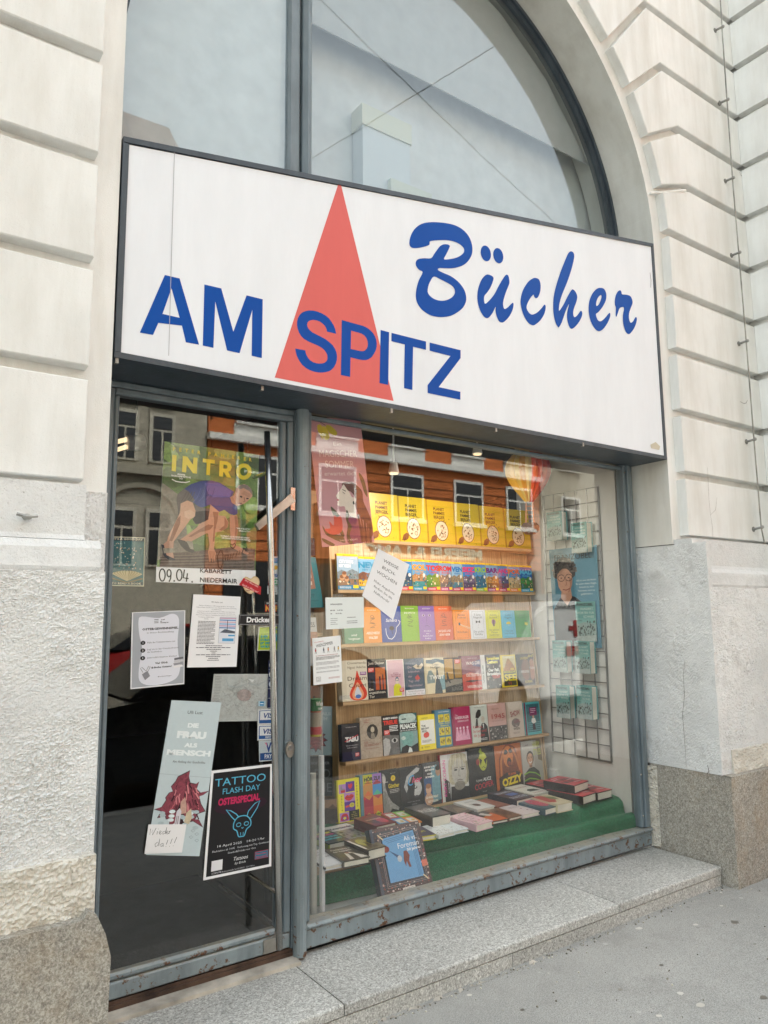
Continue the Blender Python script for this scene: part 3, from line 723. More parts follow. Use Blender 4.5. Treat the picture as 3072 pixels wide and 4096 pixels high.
g = G(); g.prism([(2.64, 6.42), (8.2, 6.42), (7.2, 7.6), (6.2, 8.3), (5.2, 8.65), (4.4, 8.72), (3.5, 8.6), (2.64, 8.3)], 1.02, 1.04); g.make('reflection_band', 'film2', fan)  # sheet added in place of the darker band reflected in the pane
# sign and pictures follow
# ================================================================== SHOP SIGN
def catmull(pts, n=4):
    out = []; m = len(pts)
    for i in range(m):
        p0, p1, p2, p3 = [Vector(pts[(i+j-1) % m]) for j in range(4)]
        for k in range(n):
            t = k/n; out.append(tuple(.5*((2*p1)+(p2-p0)*t+(2*p0-5*p1+4*p2-p3)*t*t+(3*p1-p0-3*p2+p3)*t**3)))
    return out
sign = thing('shop_sign', (4.4, .15, 1.17), 'wide white sign with a red triangle, AM SPITZ and Bücher in blue', 'sign')
SX0, SX1 = .245, 8.585; ztop = lambda x: 3.335+(x-.245)*(4.725-3.335)/(8.585-.245)
g = G(); t_ = .055
g.prism([(SX0, 1.17), (SX1, 1.17), (SX1, 1.17+t_), (SX0, 1.17+t_)], .135, .80)
g.make('frame_bottom', 'dark', sign)
g = G(); g.prism([(SX0, 1.228), (SX0+t_, 1.228), (SX0+t_, ztop(SX0)-.06), (SX0, ztop(SX0)-.06)], .135, .80); g.make('frame_side', 'dark', sign)
g = G(); g.prism([(SX1-t_, 1.228), (SX1, 1.228), (SX1, ztop(SX1)-.06), (SX1-t_, ztop(SX1)-.06)], .135, .80); g.make('frame_side', 'dark', sign)
g = G(); g.prism([(SX0, ztop(SX0)-.055), (SX1, ztop(SX1)-.055), (SX1, ztop(SX1)), (SX0, ztop(SX0))], .135, .80); g.make('frame_top', 'dark', sign)
g = G(); g.prism([(SX0+t_, 1.228), (SX1-t_, 1.228), (SX1-t_, ztop(SX1)-.058), (SX0+t_, ztop(SX0)-.058)], .150, .78); g.col((.85, .87, .905)); g.C = [g.c]*len(g.F); g.make('sign_face', 'acr', sign)
def qz(x, z): return (x, .1485, z)
class SA:
    lift = 2e-4
    @staticmethod
    def P(px, c, nz=0, holes=(), name='letter'):
        a = Art((0, .1485, 2), (1, .1485, 2), (1, .1485, 1), (0, .1485, 1), lift=SA.lift); SA.lift += 2e-4
        a.P(px, c, nz, holes); a.build(name, 'acr', sign)
RED, BLU = (.74, .155, .14), (.0, .075, .38)
SA.P([(1359, 718.5), (1574.5, 1604), (1099, 1510)], RED, name='red_triangle')
k3 = .92586; o3 = (0, 1024); kb = .48222; ob_ = (1100, 1180); k1 = .28933; o1 = (1600, 850); k2 = .434; o2 = (1880, 950)
SA.P(hpx([(712,82),(776,97),(860,383),(803,373),(786,301),(684,289),(661,341),(604,331)], o3, k3), BLU, holes=[hpx([(741,140),(776,267),(702,250)], o3, k3)])
SA.P(hpx([(883,123),(956,140),(1008,327),(1065,170),(1135,187),(1131,441),(1087,431),(1090,232),(1035,420),(981,408),(930,197),(922,397),(876,387)], o3, k3), BLU)
SA.P(hpx([(507,322),(430,304),(428,286),(415,258),(395,238),(370,220),(345,211),(320,207),(297,209),(280,217),(270,229),(266,245),(268,260),(275,275),(290,293),(310,310),(345,328),(380,345),(418,366),(450,390),(480,418),(500,450),(511,480),(515,510),(513,542),(505,570),(490,598),(470,620),(447,633),(420,640),(390,644),(360,643),(325,637),(290,625),(256,606),(225,580),(200,545),(180,505),(172,475),(167,443),(252,460),(255,480),(262,500),(274,521),(290,540),(313,556),(340,565),(367,569),(390,568),(410,562),(425,550),(433,536),(435,520),(433,498),(425,480),(410,458),(390,440),(355,420),(320,405),(278,387),(240,365),(217,342),(200,315),(188,283),(182,250),(183,218),(190,190),(204,165),(225,145),(252,134),(280,128),(315,129),(350,137),(386,151),(420,170),(448,194),(470,225),(488,254),(500,285)], ob_, kb), BLU)
SA.P(hpx([(553,207),(700,248),(735,258),(762,271),(788,290),(810,312),(828,340),(840,372),(844,402),(843,430),(835,462),(820,490),(807,510),(790,525),(770,536),(750,540),(725,540),(700,536),(627,518),(623,680),(546,664)], ob_, kb), BLU, holes=[hpx([(631,296),(690,312),(718,321),(740,335),(758,358),(768,385),(770,405),(768,425),(760,445),(745,460),(729,466),(710,465),(628,448)], ob_, kb)])
SA.P(hpx([(876,290),(946,309),(939,746),(866,731)], ob_, kb), BLU)
SA.P(hpx([(966,314),(1252,386),(1252,455),(1145,429),(1139,788),(1070,773),(1076,411),(965,383)], ob_, kb), BLU)
SA.P(hpx([(1282,394),(1539,458),(1539,523),(1357,764),(1537,803),(1537,869),(1265,813),(1265,748),(1455,506),(1282,462)], ob_, kb), BLU)
Bo = [(128,415),(140,345),(175,265),(225,205),(300,157),(400,136),(520,136),(650,150),(760,178),(850,225),(925,295),(975,380),(998,470),(998,550),(975,620),(925,690),(860,735),(780,762),(700,772),(600,770),(540,770),(522,785),(535,805),(620,845),(700,880),(790,945),(860,1025),(900,1100),(915,1180),(905,1250),(865,1320),(800,1375),(710,1425),(600,1446),(490,1440),(400,1410),(310,1350),(250,1275),(222,1200),(218,1120),(232,1030),(260,935),(312,828),(265,795),(225,745),(215,700),(230,660),(270,640),(340,633),(428,632),(470,575),(520,505),(560,460),(610,440),(660,443),(687,462),(680,490),(640,575),(607,645),(680,645),(760,630),(830,600),(875,560),(887,520),(870,480),(820,435),(740,400),(640,383),(520,384),(425,395),(408,412),(402,448),(330,475),(230,492),(165,487),(135,460)]
Bh = [(468,886),(560,925),(660,975),(730,1025),(758,1085),(745,1140),(700,1185),(630,1215),(560,1220),(480,1200),(415,1155),(382,1100),(388,1030),(415,955)]
SA.P(hpx(catmull(Bo, 3), o1, k1), BLU, holes=[hpx(catmull(Bh, 3), o1, k1)])
for cx, cy, rx, ry in ((1185, 566, 71, 109), (1357, 598, 70, 106)):
    SA.P(hpx([(cx+rx*math.cos(i*.314)-.06*ry*math.sin(i*.314)*-1, cy+ry*math.sin(i*.314)+.16*rx*math.cos(i*.314)) for i in range(20)], o1, k1), BLU, name='umlaut_dot')
SA.P(hpx(catmull([(1200,858),(1255,870),(1290,900),(1285,945),(1250,1035),(1200,1110),(1167,1150),(1160,1205),(1175,1262),(1230,1220),(1300,1135),(1350,1040),(1400,950),(1450,875),(1478,860),(1500,885),(1512,960),(1500,1010),(1460,1110),(1428,1220),(1425,1290),(1445,1335),(1490,1310),(1530,1270),(1560,1248),(1568,1280),(1550,1360),(1500,1450),(1440,1510),(1405,1522),(1365,1500),(1330,1420),(1318,1350),(1320,1305),(1280,1385),(1235,1445),(1198,1461),(1155,1435),(1105,1350),(1075,1250),(1067,1160),(1078,1060),(1110,960),(1150,895)], 3), o1, k1), BLU)
SA.P(hpx(catmull([(600,373),(635,388),(650,440),(645,500),(625,550),(605,560),(590,545),(582,527),(545,575),(520,635),(530,675),(555,705),(580,710),(620,690),(660,650),(685,619),(697,640),(685,700),(650,760),(605,800),(575,810),(535,785),(495,720),(470,640),(466,570),(485,490),(530,415),(570,382)], 3), o2, k2), BLU)
SA.P(hpx(catmull([(930,128),(955,145),(958,190),(935,290),(895,410),(850,520),(825,600),(818,655),(823,675),(860,620),(895,550),(930,490),(948,479),(970,500),(987,540),(980,590),(955,660),(950,705),(962,735),(990,715),(1020,675),(1034,700),(1020,750),(980,810),(940,842),(915,825),(895,760),(895,690),(912,612),(880,680),(845,780),(820,825),(810,825),(785,780),(768,690),(766,600),(775,520),(800,420),(840,300),(880,200),(905,145)], 3), o2, k2), BLU)
SA.P(hpx(catmull([(1200,465),(1235,475),(1255,520),(1250,580),(1220,640),(1180,690),(1160,705),(1165,735),(1180,765),(1205,772),(1240,745),(1285,694),(1290,730),(1265,790),(1225,845),(1185,864),(1150,840),(1110,770),(1092,680),(1098,590),(1125,520),(1165,475)], 3), o2, k2), BLU, holes=[hpx(catmull([(1205,530),(1210,555),(1190,610),(1165,632),(1162,600),(1178,555)], 3), o2, k2)])
SA.P(hpx(catmull([(1383,487),(1395,505),(1400,524),(1440,528),(1475,540),(1492,570),(1497,605),(1480,650),(1465,700),(1465,750),(1478,785),(1500,775),(1520,740),(1532,735),(1536,765),(1515,830),(1480,880),(1458,890),(1435,870),(1412,800),(1408,720),(1418,647),(1380,650),(1360,700),(1348,730),(1341,715),(1343,645),(1334,620),(1336,560),(1355,505)], 3), o2, k2), BLU)
SA.P([(697, 571), (699.5, 572), (675.5, 1424), (673, 1423)], (.45, .45, .47), name='panel_seam')
SA.P([(2601, 1779), (2622, 1768), (2640, 1786), (2636, 1800), (2604, 1793)], (.62, .56, .44), name='chipped_patch')
for u, v in ((467, 1437), (1048, 1548), (1564, 1638), (1982, 1715), (2330, 1774)):
    p = atz(u, v, 1.16); g = G(); g.box((p.x-.014, p.y-.015, 1.12), (p.x+.014, p.y-.008, 1.169)); g.box((p.x-.014, p.y-.008, 1.12), (p.x+.014, p.y+.03, 1.127)); g.make('clip', 'galv', sign)
# ================================================================== SHOP INTERIOR
room = thing('shop_room', (3, 8, -4.6), 'dark shop room seen through the door glass', 'room')
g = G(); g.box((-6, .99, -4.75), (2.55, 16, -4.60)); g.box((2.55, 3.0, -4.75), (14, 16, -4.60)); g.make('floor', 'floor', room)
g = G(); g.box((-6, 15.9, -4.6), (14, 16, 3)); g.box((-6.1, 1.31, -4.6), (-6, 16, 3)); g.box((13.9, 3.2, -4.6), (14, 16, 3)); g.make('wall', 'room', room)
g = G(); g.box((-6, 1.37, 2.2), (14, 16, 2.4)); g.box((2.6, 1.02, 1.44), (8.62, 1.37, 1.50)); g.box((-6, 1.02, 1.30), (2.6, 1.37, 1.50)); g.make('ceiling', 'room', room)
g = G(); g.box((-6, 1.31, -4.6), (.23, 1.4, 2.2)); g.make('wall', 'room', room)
g = G(); g.box((2.615, .99, -4.6), (2.65, 3.7, 1.43)); g.make('dark_panel', 'room', room)  # added dark sheet, hides the lit bookcase so the door view stays dark
g = G(); g.box((.3, 1.05, -4.598), (2.45, 3.45, -4.565)); g.make('door_mat', 'mat', None, label='black door mat inside the glass door', cat='mat')
g = G(); g.box((8.4, .99, -4.6), (8.62, 3.2, 2.19)); g.make('window_side_wall', 'wall_in', None, label='white textured side wall of the display window', cat='wall')
g = G(); g.box((8.62, 3.0, -4.6), (14, 3.2, 2.19)); g.make('dark_panel', 'room', room)
g = G(); g.box((2.62, .955, -4.62), (8.395, 3.0, -4.50)); g.make('display_floor', 'white', None, label='white floor board of the display window', cat='board')
# bright lining behind the fanlight
g = G(); g.box((2.3, 1.34, 1.51), (8.9, 1.37, 9.2)); g.make('fanlight_lining', 'film', None, label='pale lining board behind the fanlight', cat='board')
g = G(); g.box((2.3, .99, 1.505), (8.9, 1.33, 1.52)); g.make('storage_shelf', 'film', None, label='shelf behind the fanlight carrying storage boxes', cat='shelf')
def stbox(px, y, d, cols, label):
    (u0, v0), (u1, v1) = px; a, b = aty(u0, v0, y), aty(u1, v1, y)
    t = thing('storage_box', ((a.x+b.x)/2, y+d/2, 1.52), label, 'box', 'boxes behind the fanlight')
    g = G(); g.box((a.x, y, 1.521), (b.x, y+d, a.z-.3)); g.col(cols[0]); g.C = [g.c]*len(g.F); g.make('box_body', 'prt', t)
    g = G(); g.box((a.x-.02, y-.02, a.z-.3), (b.x+.02, y+d, a.z)); g.col(cols[1]); g.C = [g.c]*len(g.F); g.make('lid', 'prt', t)
stbox(((1450, 415), (1640, 620)), 1.06, .25, ('#d6dbdd', '#dedcc8'), 'faint blue storage box with a yellow lid behind the right fanlight pane')
stbox(((1565, 715), (1720, 800)), 1.0, .25, ('#d4dad4', '#d6d9ca'), 'faint green storage box low behind the fanlight near the sign')
# ------------------------------------------------------------------ lamp inside
lp = thing('tube_lamp', (1.0, 2.4, .3), 'yellowish folded fluorescent lamp hanging inside behind the door', 'lamp')
a, b = aty(447, 1782, 2.4), aty(508, 1772, 2.4)
g = G(); g.tube([(b.x, 2.4, b.z+.045), (a.x+.05, 2.4, a.z+.05), (a.x, 2.4, a.z), (a.x+.05, 2.4, a.z-.05), (b.x, 2.4, b.z-.045)], .028, 8); g.make('tube', 'emit', lp)
g = G(); g.tube([(b.x, 2.4, b.z), (b.x+.2, 2.4, b.z+.03)], .095, 10); g.col('#d8a950'); g.make('socket', 'prt', lp)
g = G(); g.tube([(b.x+.1, 2.4, b.z+.05), (b.x+.1, 2.4, 2.2)], .008, 6); g.make('cord', 'cable', lp)
# the shop's spot lamp, plus a second one added to even the display light
for (x, y, z, lab, e_) in ((4.34, 1.5, .73, 'small lit spot lamp hanging inside above the yellow books', 2.0), (5.7, 1.3, 1.12, 'spot lamp added to even out the display light, left of the paper balloon', 1.9)):
    sp = thing('spot_lamp', (x, y, z), lab, 'lamp', 'spot lamps in the display window')
    g = G(); g.tube([(x, y, z+.02), (x, y, z+.16)], [.075, .05], 12); g.make('housing', 'white', sp)
    g = G(); g.tube([(x, y, z+.0), (x, y, z+.015)], .06, 12); g.make('lens', 'emit', sp)
    g = G(); g.tube([(x, y, z+.16), (x, y, 1.45 if y < 1.37 else 2.2)], .012, 6); g.make('rod', 'white', sp)
    ld = bpy.data.lights.new('spot_light', 'AREA'); ld.shape = 'DISK'; ld.size = .05; ld.energy = e_; ld.color = (1, .95, .86)
    lo = bpy.data.objects.new('spot_light', ld); COL.objects.link(lo); pl = M((x, y, z-.01)); lo.parent = sp; lo.location = pl-WO[sp]
    tgt = M((x+.5, 2.3, -3.4)); lo.rotation_euler = (pl-tgt).to_track_quat('Z', 'Y').to_euler()
# ================================================================== DISPLAY CASE
def YD(z): return 2.44+.081*(z+3.19)          # the display leans back a little
case = thing('display_case', (6.2, 2.6, -4.5), 'pine display case with six narrow shelves of upright books', 'bookcase')
EN = Vector((0, -1, .081)).normalized(); EU = Vector((0, .081, 1)).normalized()
zb, zt = -4.3, 1.02 if False else .02
nb = 7; x0, x1 = 4.15, 8.2
zt = .02
for i in range(nb):
    a, b = x0+(x1-x0)*i/nb+.003, x0+(x1-x0)*(i+1)/nb-.003; g = G(); o = .17+.004*(i % 3)
    g.add([(a, YD(zb)+o, zb), (b, YD(zb)+o, zb), (b, YD(zt)+o, zt), (a, YD(zt)+o, zt), (a, YD(zb)+o+.05, zb), (b, YD(zb)+o+.05, zb), (b, YD(zt)+o+.05, zt), (a, YD(zt)+o+.05, zt)],
          [(0,1,2,3),(7,6,5,4),(0,4,5,1),(1,5,6,2),(2,6,7,3),(3,7,4,0)]); g.make('back_board', 'pine', case)
for x in (4.12, 8.205):
    g = G(); g.add([(x, YD(zb)+.15, zb), (x+.028, YD(zb)+.15, zb), (x+.028, YD(zt)+.15, zt), (x, YD(zt)+.15, zt), (x, YD(zb)+.62, zb), (x+.028, YD(zb)+.62, zb), (x+.028, YD(zt)+.55, zt), (x, YD(zt)+.55, zt)],
          [(0,1,2,3),(7,6,5,4),(0,4,5,1),(1,5,6,2),(2,6,7,3),(3,7,4,0)]); g.make('side_panel', 'pine', case)
ROWZ = [-.04, -.80, -1.575, -2.375, -3.175, -3.955]
for r_, z in enumerate(ROWZ):
    for a, b in ((4.15, 5.63), (5.635, 8.21)) if r_ != 0 else ((4.8, 8.22),):
        g = G(); y = YD(z); g.extrude_x([(y, z-.045), (y, z), (y+.168, z-.012), (y+.168, z-.062)], a, b); g.make('shelf', 'pine_x', case)
# ------------------------------------------------------------------ books
def bookify(name, TL, TR, BR, BL, thick, label, cover, draw, group=None, spine=None, cat='book', mat='prg', paper=True, n=None):
    """a bound book: front board, back board, spine and page block; print on the front"""
    q = [Vector(p) for p in (TL, TR, BR, BL)]
    nn = (q[3]-q[0]).cross(q[1]-q[0]).normalized()
    if nn.dot(CC-q[0]) < 0: nn = -nn
    if n is not None: nn = n
    B = -nn*thick; cen = sum(q, Vector())/4
    t = thing(name, (q[3]+q[2])/2+B*.5, label, cat, group)
    tk = min(.012, thick*.25); u = (q[1]-q[0]).normalized(); dn = (q[3]-q[0]).normalized()
    def slab(c4, d0, d1, g): 
        V = [p+(-nn)*d0 for p in c4]+[p+(-nn)*d1 for p in c4]; g.add(V, [(0,3,2,1),(4,5,6,7),(0,1,5,4),(1,2,6,5),(2,3,7,6),(3,0,4,7)])
        # orient outward
    g = G(); g.col(cover); slab(q, 0, tk, g); slab(q, thick-tk, thick, g)
    s4 = [q[0], q[0]+u*tk*1.2, q[3]+u*tk*1.2, q[3]]; g.col(spine or cover); slab(s4, tk, thick-tk, g)
    o = g.make('cover', mat, t)
    m_ = .018; p4 = [q[0]+u*tk*1.3+dn*m_, q[1]-u*m_+dn*m_, q[2]-u*m_-dn*m_*.3, q[3]+u*tk*1.3-dn*m_*.3]
    g = G(); slab(p4, tk, thick-tk, g); g.make('pages', 'page', t)
    A = Art(q[0], q[1], q[2], q[3])
    if A.n.dot(nn) < 0: A.n = -A.n
    if draw: draw(A); A.build('cover_print', mat, t)
    for c in t.children:
        if c.name.startswith(('cover', 'pages')) and not c.name.startswith('cover_print'):
            bm = bmesh.new(); bm.from_mesh(c.data); bmesh.ops.recalc_face_normals(bm, faces=bm.faces); bm.to_mesh(c.data); bm.free()
    return t
def it(u, v, off=.0):
    y = 2.5
    for _ in range(8): P = aty(u, v, y); y = YD(P.z)+off
    return P
def shelfbook(row, uL, uR, vT, thick, label, cover, draw, off=.03, spine=None, dz=0, group=None, kx=(0, 0), tilt=0):
    z = ROWZ[row]+.004+dz; vb = 0
    yb = YD(z)+off
    # solve the column positions on the row's own plane
    def onrow(u, zz):
        v = 2000
        o, n_ = Vector((0, YD(z)+off, z)), EN
        lo, hi = 500, 4090
        for _ in range(40):
            mid = (lo+hi)/2; P = atp(u, mid, o, n_)
            if P.z > zz: lo = mid
            else: hi = mid
        return P
    a, b = onrow(uL, z), onrow(uR, z); o = Vector((0, YD(z)+off, z)); T = atp((uL+uR)/2, vT, o, EN); hgt = (T.z-z)/EU.z
    BL = Vector((a.x+kx[0], yb, z)); BR = Vector((b.x+kx[1], yb+tilt, z)); TL = BL+EU*hgt; TR = BR+EU*hgt
    return bookify('book', TL, TR, BR, BL, thick, label, cover, draw, group, spine)
# real objects drawn per cover live in part 4
# ================================================================== BOOKS ON THE SHELVES
def bit(a, rr, u0, u1, t0, t1, n, cols, s0=.01, s1=.03, nz=.3):
    for _ in range(n): a.e(rr.uniform(u0, u1), rr.uniform(t0, t1), rr.uniform(s0, s1), rr.uniform(s0, s1)*.8, rr.choice(cols), nz, 6)
# row of big yellow picture books
def planet(i):
    def f(a):
        rr = random.Random(i)
        a.r(0, 0, 1, 1, '#cfb01c'); a.r(0, 0, .05, 1, '#a8860f')
        for k, s_ in enumerate(('PLANET', 'PAMMES', 'BERGER')): a.t(s_, .46, .235+.095*k, .068, '#3a2c14', w=.40, bold=.03)
        a.e(.52, .70, .245, .235, '#5a4526', 0, 20); a.e(.52, .70, .225, .215, '#e2cfb0', 0, 20)
        for _ in range(22):
            an, d = rr.uniform(0, 6.28), rr.uniform(0, .75)**.7
            a.e(.52+.2*d*math.cos(an), .70+.19*d*math.sin(an), rr.uniform(.012, .03), rr.uniform(.01, .022), rr.choice(['#6d5638', '#8a7250', '#4a3a22']), 0, 7)
        a.e(.60, .80, .06, .05, '#7c664a', 0, 10); a.e(.60, .80, .045, .037, '#d5c2a4', 0, 10)
        bit(a, rr, .25, .82, .42, .52, 16, ['#6a4f22', '#9a7d2c', '#4c3a1c'], .008, .02, 0)
        bit(a, rr, .1, .9, .88, .97, 12, ['#8a6c20', '#a88a28'], .006, .014, 0)
        a.p([(.08,.97),(.14,.85),(.25,.80),(.34,.83),(.30,.93),(.2,.97)], '#6d4520', .4); a.l([(.2,.9),(.16,.99)], .012, '#4f3218')
    return f
for i, (a, b, v) in enumerate([(1476,1598,1976),(1599,1712,1990),(1713,1823,2004),(1824,1924,2016),(1925,2023,2028),(2024,2126,2040)]):
    shelfbook(0, a, b, v, .06, 'big yellow picture book with a cratered planet, %s on the top shelf' % ('leftmost','second from left','third from left','third from right','second from right','rightmost')[i], '#d9b81a', planet(i), group='yellow planet picture books')
# travel guides
def guide(word, sub, sky, mid, low, wc, foot, seed, small=False):
    def f(a):
        rr = random.Random(seed)
        a.r(0, 0, 1, 1, sky, .15); a.p([(0,.52),(.2,.45),(.45,.5),(.7,.42),(1,.5),(1,.75),(0,.75)], mid, .7)
        a.r(0, .70, 1, 1, low, .6); bit(a, rr, 0.03, .97, .5, .85, 26, [mid, low, '#d9c49a', '#8a5a3a', '#3f5a4a', '#f0e6d0', '#5c6f86'], .015, .06, .5)
        a.r(0, 0, 1, .065, '#f3cf1e'); a.t('MARCOPOLO', .5, .052, .03, '#4a3a12', w=.45, bold=.02)
        a.p([(0,.90),(1,.86),(1,1),(0,1)], foot); a.r(.72, .87, .97, .96, '#f1cf2a'); a.g(.08, .62, .92, .98, 2, '#ffffff', .4, seed)
        if small:
            a.t('MIT KIDS', .36, .38, .085, '#ffffff', w=.56, bold=.03); a.t('CITYTRIPS', .43, .26, .085, '#ffffff', w=.66, bold=.03)
            for x, y in ((.2,.68),(.42,.7),(.32,.58)): a.e(x, y, .10, .085, '#c9966e', .2); a.e(x, y-.04, .10, .05, '#8a5a3c', .2)
        else:
            a.t(word, .5, .33, .17, wc, w=1.02, bold=.05); a.t(sub, .5, .42, .05, wc, w=.62, bold=.02); a.e(.82, .5, .09, .06, '#f0e9e2')
    return f
GD = [('CITY','', '#9fb6c9','#7d8a90','#8c6f58','#ffffff','#2b7fa6',1352,1437,2216,'travel guide with two children under a bridge, leftmost of its row'),
 ('NEW','NEW YORK','#7fb0cf','#7a4e3c','#d9a92a','#2a8fb5','#2a86ad',1438,1522,2228,'travel guide with a yellow taxi and a blue word NEW'),
 ('ISL','ISLAND','#88a8bf','#55707e','#7c8a6a','#2a6fb5','#c23a4a',1523,1590,2233,'travel guide half hidden by the tilted white sheet'),
 ('KO','KOPENH.','#3f86c4','#35506a','#2f5f7a','#5fb0e0','#d2404c',1591,1653,2238,'blue travel guide just right of the tilted white sheet'),
 ('GOL','GOLF V. NEAPEL','#6fa6cf','#c08a5c','#3f8f93','#f2a52a','#2a8fb0',1654,1709,2239,'travel guide with a bay and orange letters GOL'),
 ('TOS','TOSKANA','#5c93cf','#6f9a3f','#5f8f3a','#e03a34','#c5345c',1710,1762,2243,'travel guide with green hills and red letters TOS'),
 ('ROM','ROM','#86a8cc','#8a7a6a','#5f6a70','#d8343c','#b03a86',1763,1811,2246,'travel guide with a dome and red letters ROM'),
 ('VEN','VENEDIG','#9cc0dc','#9c8468','#4d7f92','#2a7fc2','#c23a5c',1812,1855,2249,'travel guide with a canal church and blue letters VEN'),
 ('SIZ','SIZILIEN','#3f8ad0','#7c6a86','#5a4a66','#e8407a','#c43a6a',1856,1905,2251,'travel guide with pink letters SIZ'),
 ('KRO','KROATIEN','#4a8fd6','#3a6a86','#2a6a8c','#9fc93a','#8fb53a',1906,1950,2252,'travel guide with boats and green letters KRO'),
 ('BAR','BARCELONA','#7fb0d8','#c08a4a','#8a5c34','#7a2a86','#a03a7a',1951,1997,2255,'travel guide with towers and purple letters BAR'),
 ('AND','ANDALUSIEN','#4f8fcc','#5a5a86','#7a4a5a','#e03a86','#c0406a',1998,2040,2258,'travel guide with magenta letters AND'),
 ('POR','PORTUGAL','#4f96cf','#c9b08a','#b59a6c','#e8703a','#e8863a',2041,2085,2261,'travel guide with a boat on sand and orange letters POR'),
 ('MAD','MADEIRA','#1f62b5','#3f8a3a','#2f6a3a','#5fc0e8','#2a9fc9',2086,2134,2263,'blue travel guide with a green coast, rightmost of its row')]
for i, q in enumerate(GD):
    shelfbook(1, q[7], q[8], q[9], .045, q[10], '#d8b820', guide(q[0], q[1], q[2], q[3], q[4], q[5], q[6], i, i == 0), off=.03+.012*(i % 2), group='travel guides')
# pastel novels
def novel(bg, top, body, seed, line='#ffffff', dark='#3a342e'):
    def f(a):
        rr = random.Random(seed); a.r(0, 0, 1, 1, bg); a.t(top, .5, .09, .028, '#e8e4dc', w=.5, bold=.02)
        x, y = .5, .4; pts = []
        for k in range(26): pts.append((.5+.2*math.sin(k*1.1+seed)*(.4+.6*rr.random()), .26+k*.014+.03*math.sin(k*.7)))
        if seed == 2:
            a.l([(.2,.62),(.22,.78),(.32,.90),(.48,.92),(.62,.85),(.72,.72),(.74,.6),(.88,.52),(.95,.44),(.86,.40)], .018, '#e8ecf4'); a.e(.5, .62, .12, .06, '#23202a'); a.l([(.5,.62),(.52,.78)], .02, '#23202a')
        elif seed == 4:
            for d in (.3, .68): a.e(d, .27, .09, .035, '#c9b6d6'); a.e(d, .27, .04, .028, '#3a2c4a')
            a.l([(.5,.3),(.47,.5),(.53,.52)], .008, '#5a4470'); a.l([(.36,.58),(.5,.56),(.64,.6)], .012, '#5a4470')
        else: a.l(pts, .010, dark); a.e(.5, .26, .09, .045, dark); a.e(.5, .26, .07, .034, bg)
        for s_, yy, hh, ww in body: a.t(s_, .5, yy, hh, line, w=ww, shear=.25)
    return f
NV = [('#5f8f78','KUNDERA',[('und',.80,.06,.28),('Vergessen',.90,.06,.62)],1379,1455,2428,'muted green novel partly hidden by the opening-hours card'),
 ('#d9924a','KUNDERA',[('ABSCHIEDS',.76,.07,.72),('WALZER',.89,.07,.5)],1457,1529,2430,'orange novel with a small line-drawn angel, left part of the third shelf'),
 ('#35509a','KUNDERA',[('Scherz',.44,.09,.55)],1530,1609,2424,'dark blue novel with a white hook-like line drawing'),
 ('#7fae3c','MILAN KUNDERA',[('Das Leben ist',.22,.05,.6)],1610,1680,2423,'grass green novel with a line-drawn figure'),
 ('#9272b8','MILAN KUNDERA',[('Das Buch',.74,.045,.45),('der',.81,.04,.2),('lächerlichen',.88,.045,.6),('Liebe',.95,.045,.35)],1681,1744,2424,'violet novel with two drawn eyes'),
 ('#d2623f','MILAN KUNDERA',[('JACQUES UND',.76,.065,.7),('SEIN HERR',.87,.065,.6)],1745,1815,2425,'brick red novel with dancing line figures')]
for i, q in enumerate(NV):
    shelfbook(2, q[3], q[4], q[5], .07, q[6], q[0], novel(q[0], q[1], q[2], i), group='novels in plain coloured covers')
def small(bg, t1, t2, kind, ink):
    def f(a):
        a.r(0, 0, 1, 1, bg); c = ink
        for s0, s1 in (((.14,.05),(.86,.05)),((.86,.05),(.86,.95)),((.86,.95),(.14,.95)),((.14,.95),(.14,.05))): a.l([s0, s1], .006, ink)
        a.t(t1[0], .5, .20, .075, ink, w=.42); a.t(t1[1], .5, .29, .075, ink, w=.54)
        if kind == 'sticks': a.l([(.35,.48),(1,.62)], .014, '#f3e2c0'); a.l([(.35,.50),(.98,.66)], .012, '#e8d2a8'); a.r(.3,.43,.4,.52,'#22303a')
        if kind == 'bow': a.p([(.36,.36),(.5,.41),(.64,.36),(.64,.46),(.5,.42),(.36,.46)], '#1c1a1c'); a.e(.5, .52, .012, .01, '#222'); a.e(.5, .6, .012, .01, '#222')
        if kind == 'gown': a.e(.5, .42, .13, .1, '#a86a86', .2); a.p([(.46,.35),(.54,.35),(.56,.55),(.5,.58),(.44,.55)], '#5a3a3a')
        if kind == 'sun': a.e(.5, .48, .17, .07, '#f2dc3a'); a.r(.3, .5, .7, .54, bg)
        if kind == 'note': a.p([(.62,.44),(.82,.46),(.80,.56),(.62,.54)], '#e8e04a'); a.p([(.6,.38),(.78,.40),(.76,.36)], '#2a5a3a')
        for k, s_ in enumerate(t2): a.t(s_, .5, .78+.09*k-(.05 if len(t2) > 2 else 0), .07, ink, w=min(.62, .07*len(s_)+.1))
    return f
SM = [('#f28f1c',('Banana','Yoshimoto'),('Kitchen',),'sticks','#5a3212',1819,1885,2440,'orange small hardcover with a pair of chopsticks'),
 ('#dfe0e8',('F. Scott','Fitzgerald'),('Der große','Gatsby'),'bow','#4a4a52',1886,1948,2440,'white small hardcover with a black bow tie'),
 ('#dcd81c',('Andrzej','Szczypiorski'),('Die schöne','Frau','Seidenman'),'gown','#5a5410',1949,2010,2441,'acid yellow small hardcover with a pink gown'),
 ('#4fb8dc',('Colin','Higgins'),('Harold','und Maude'),'sun','#1f5a78',2012,2066,2442,'light blue small hardcover with a yellow half sun'),
 ('#2a9a3c',('Patrick','Süskind'),('Das','Parfum'),'note','#15602a',2067,2126,2442,'bright green small hardcover, rightmost of its shelf')]
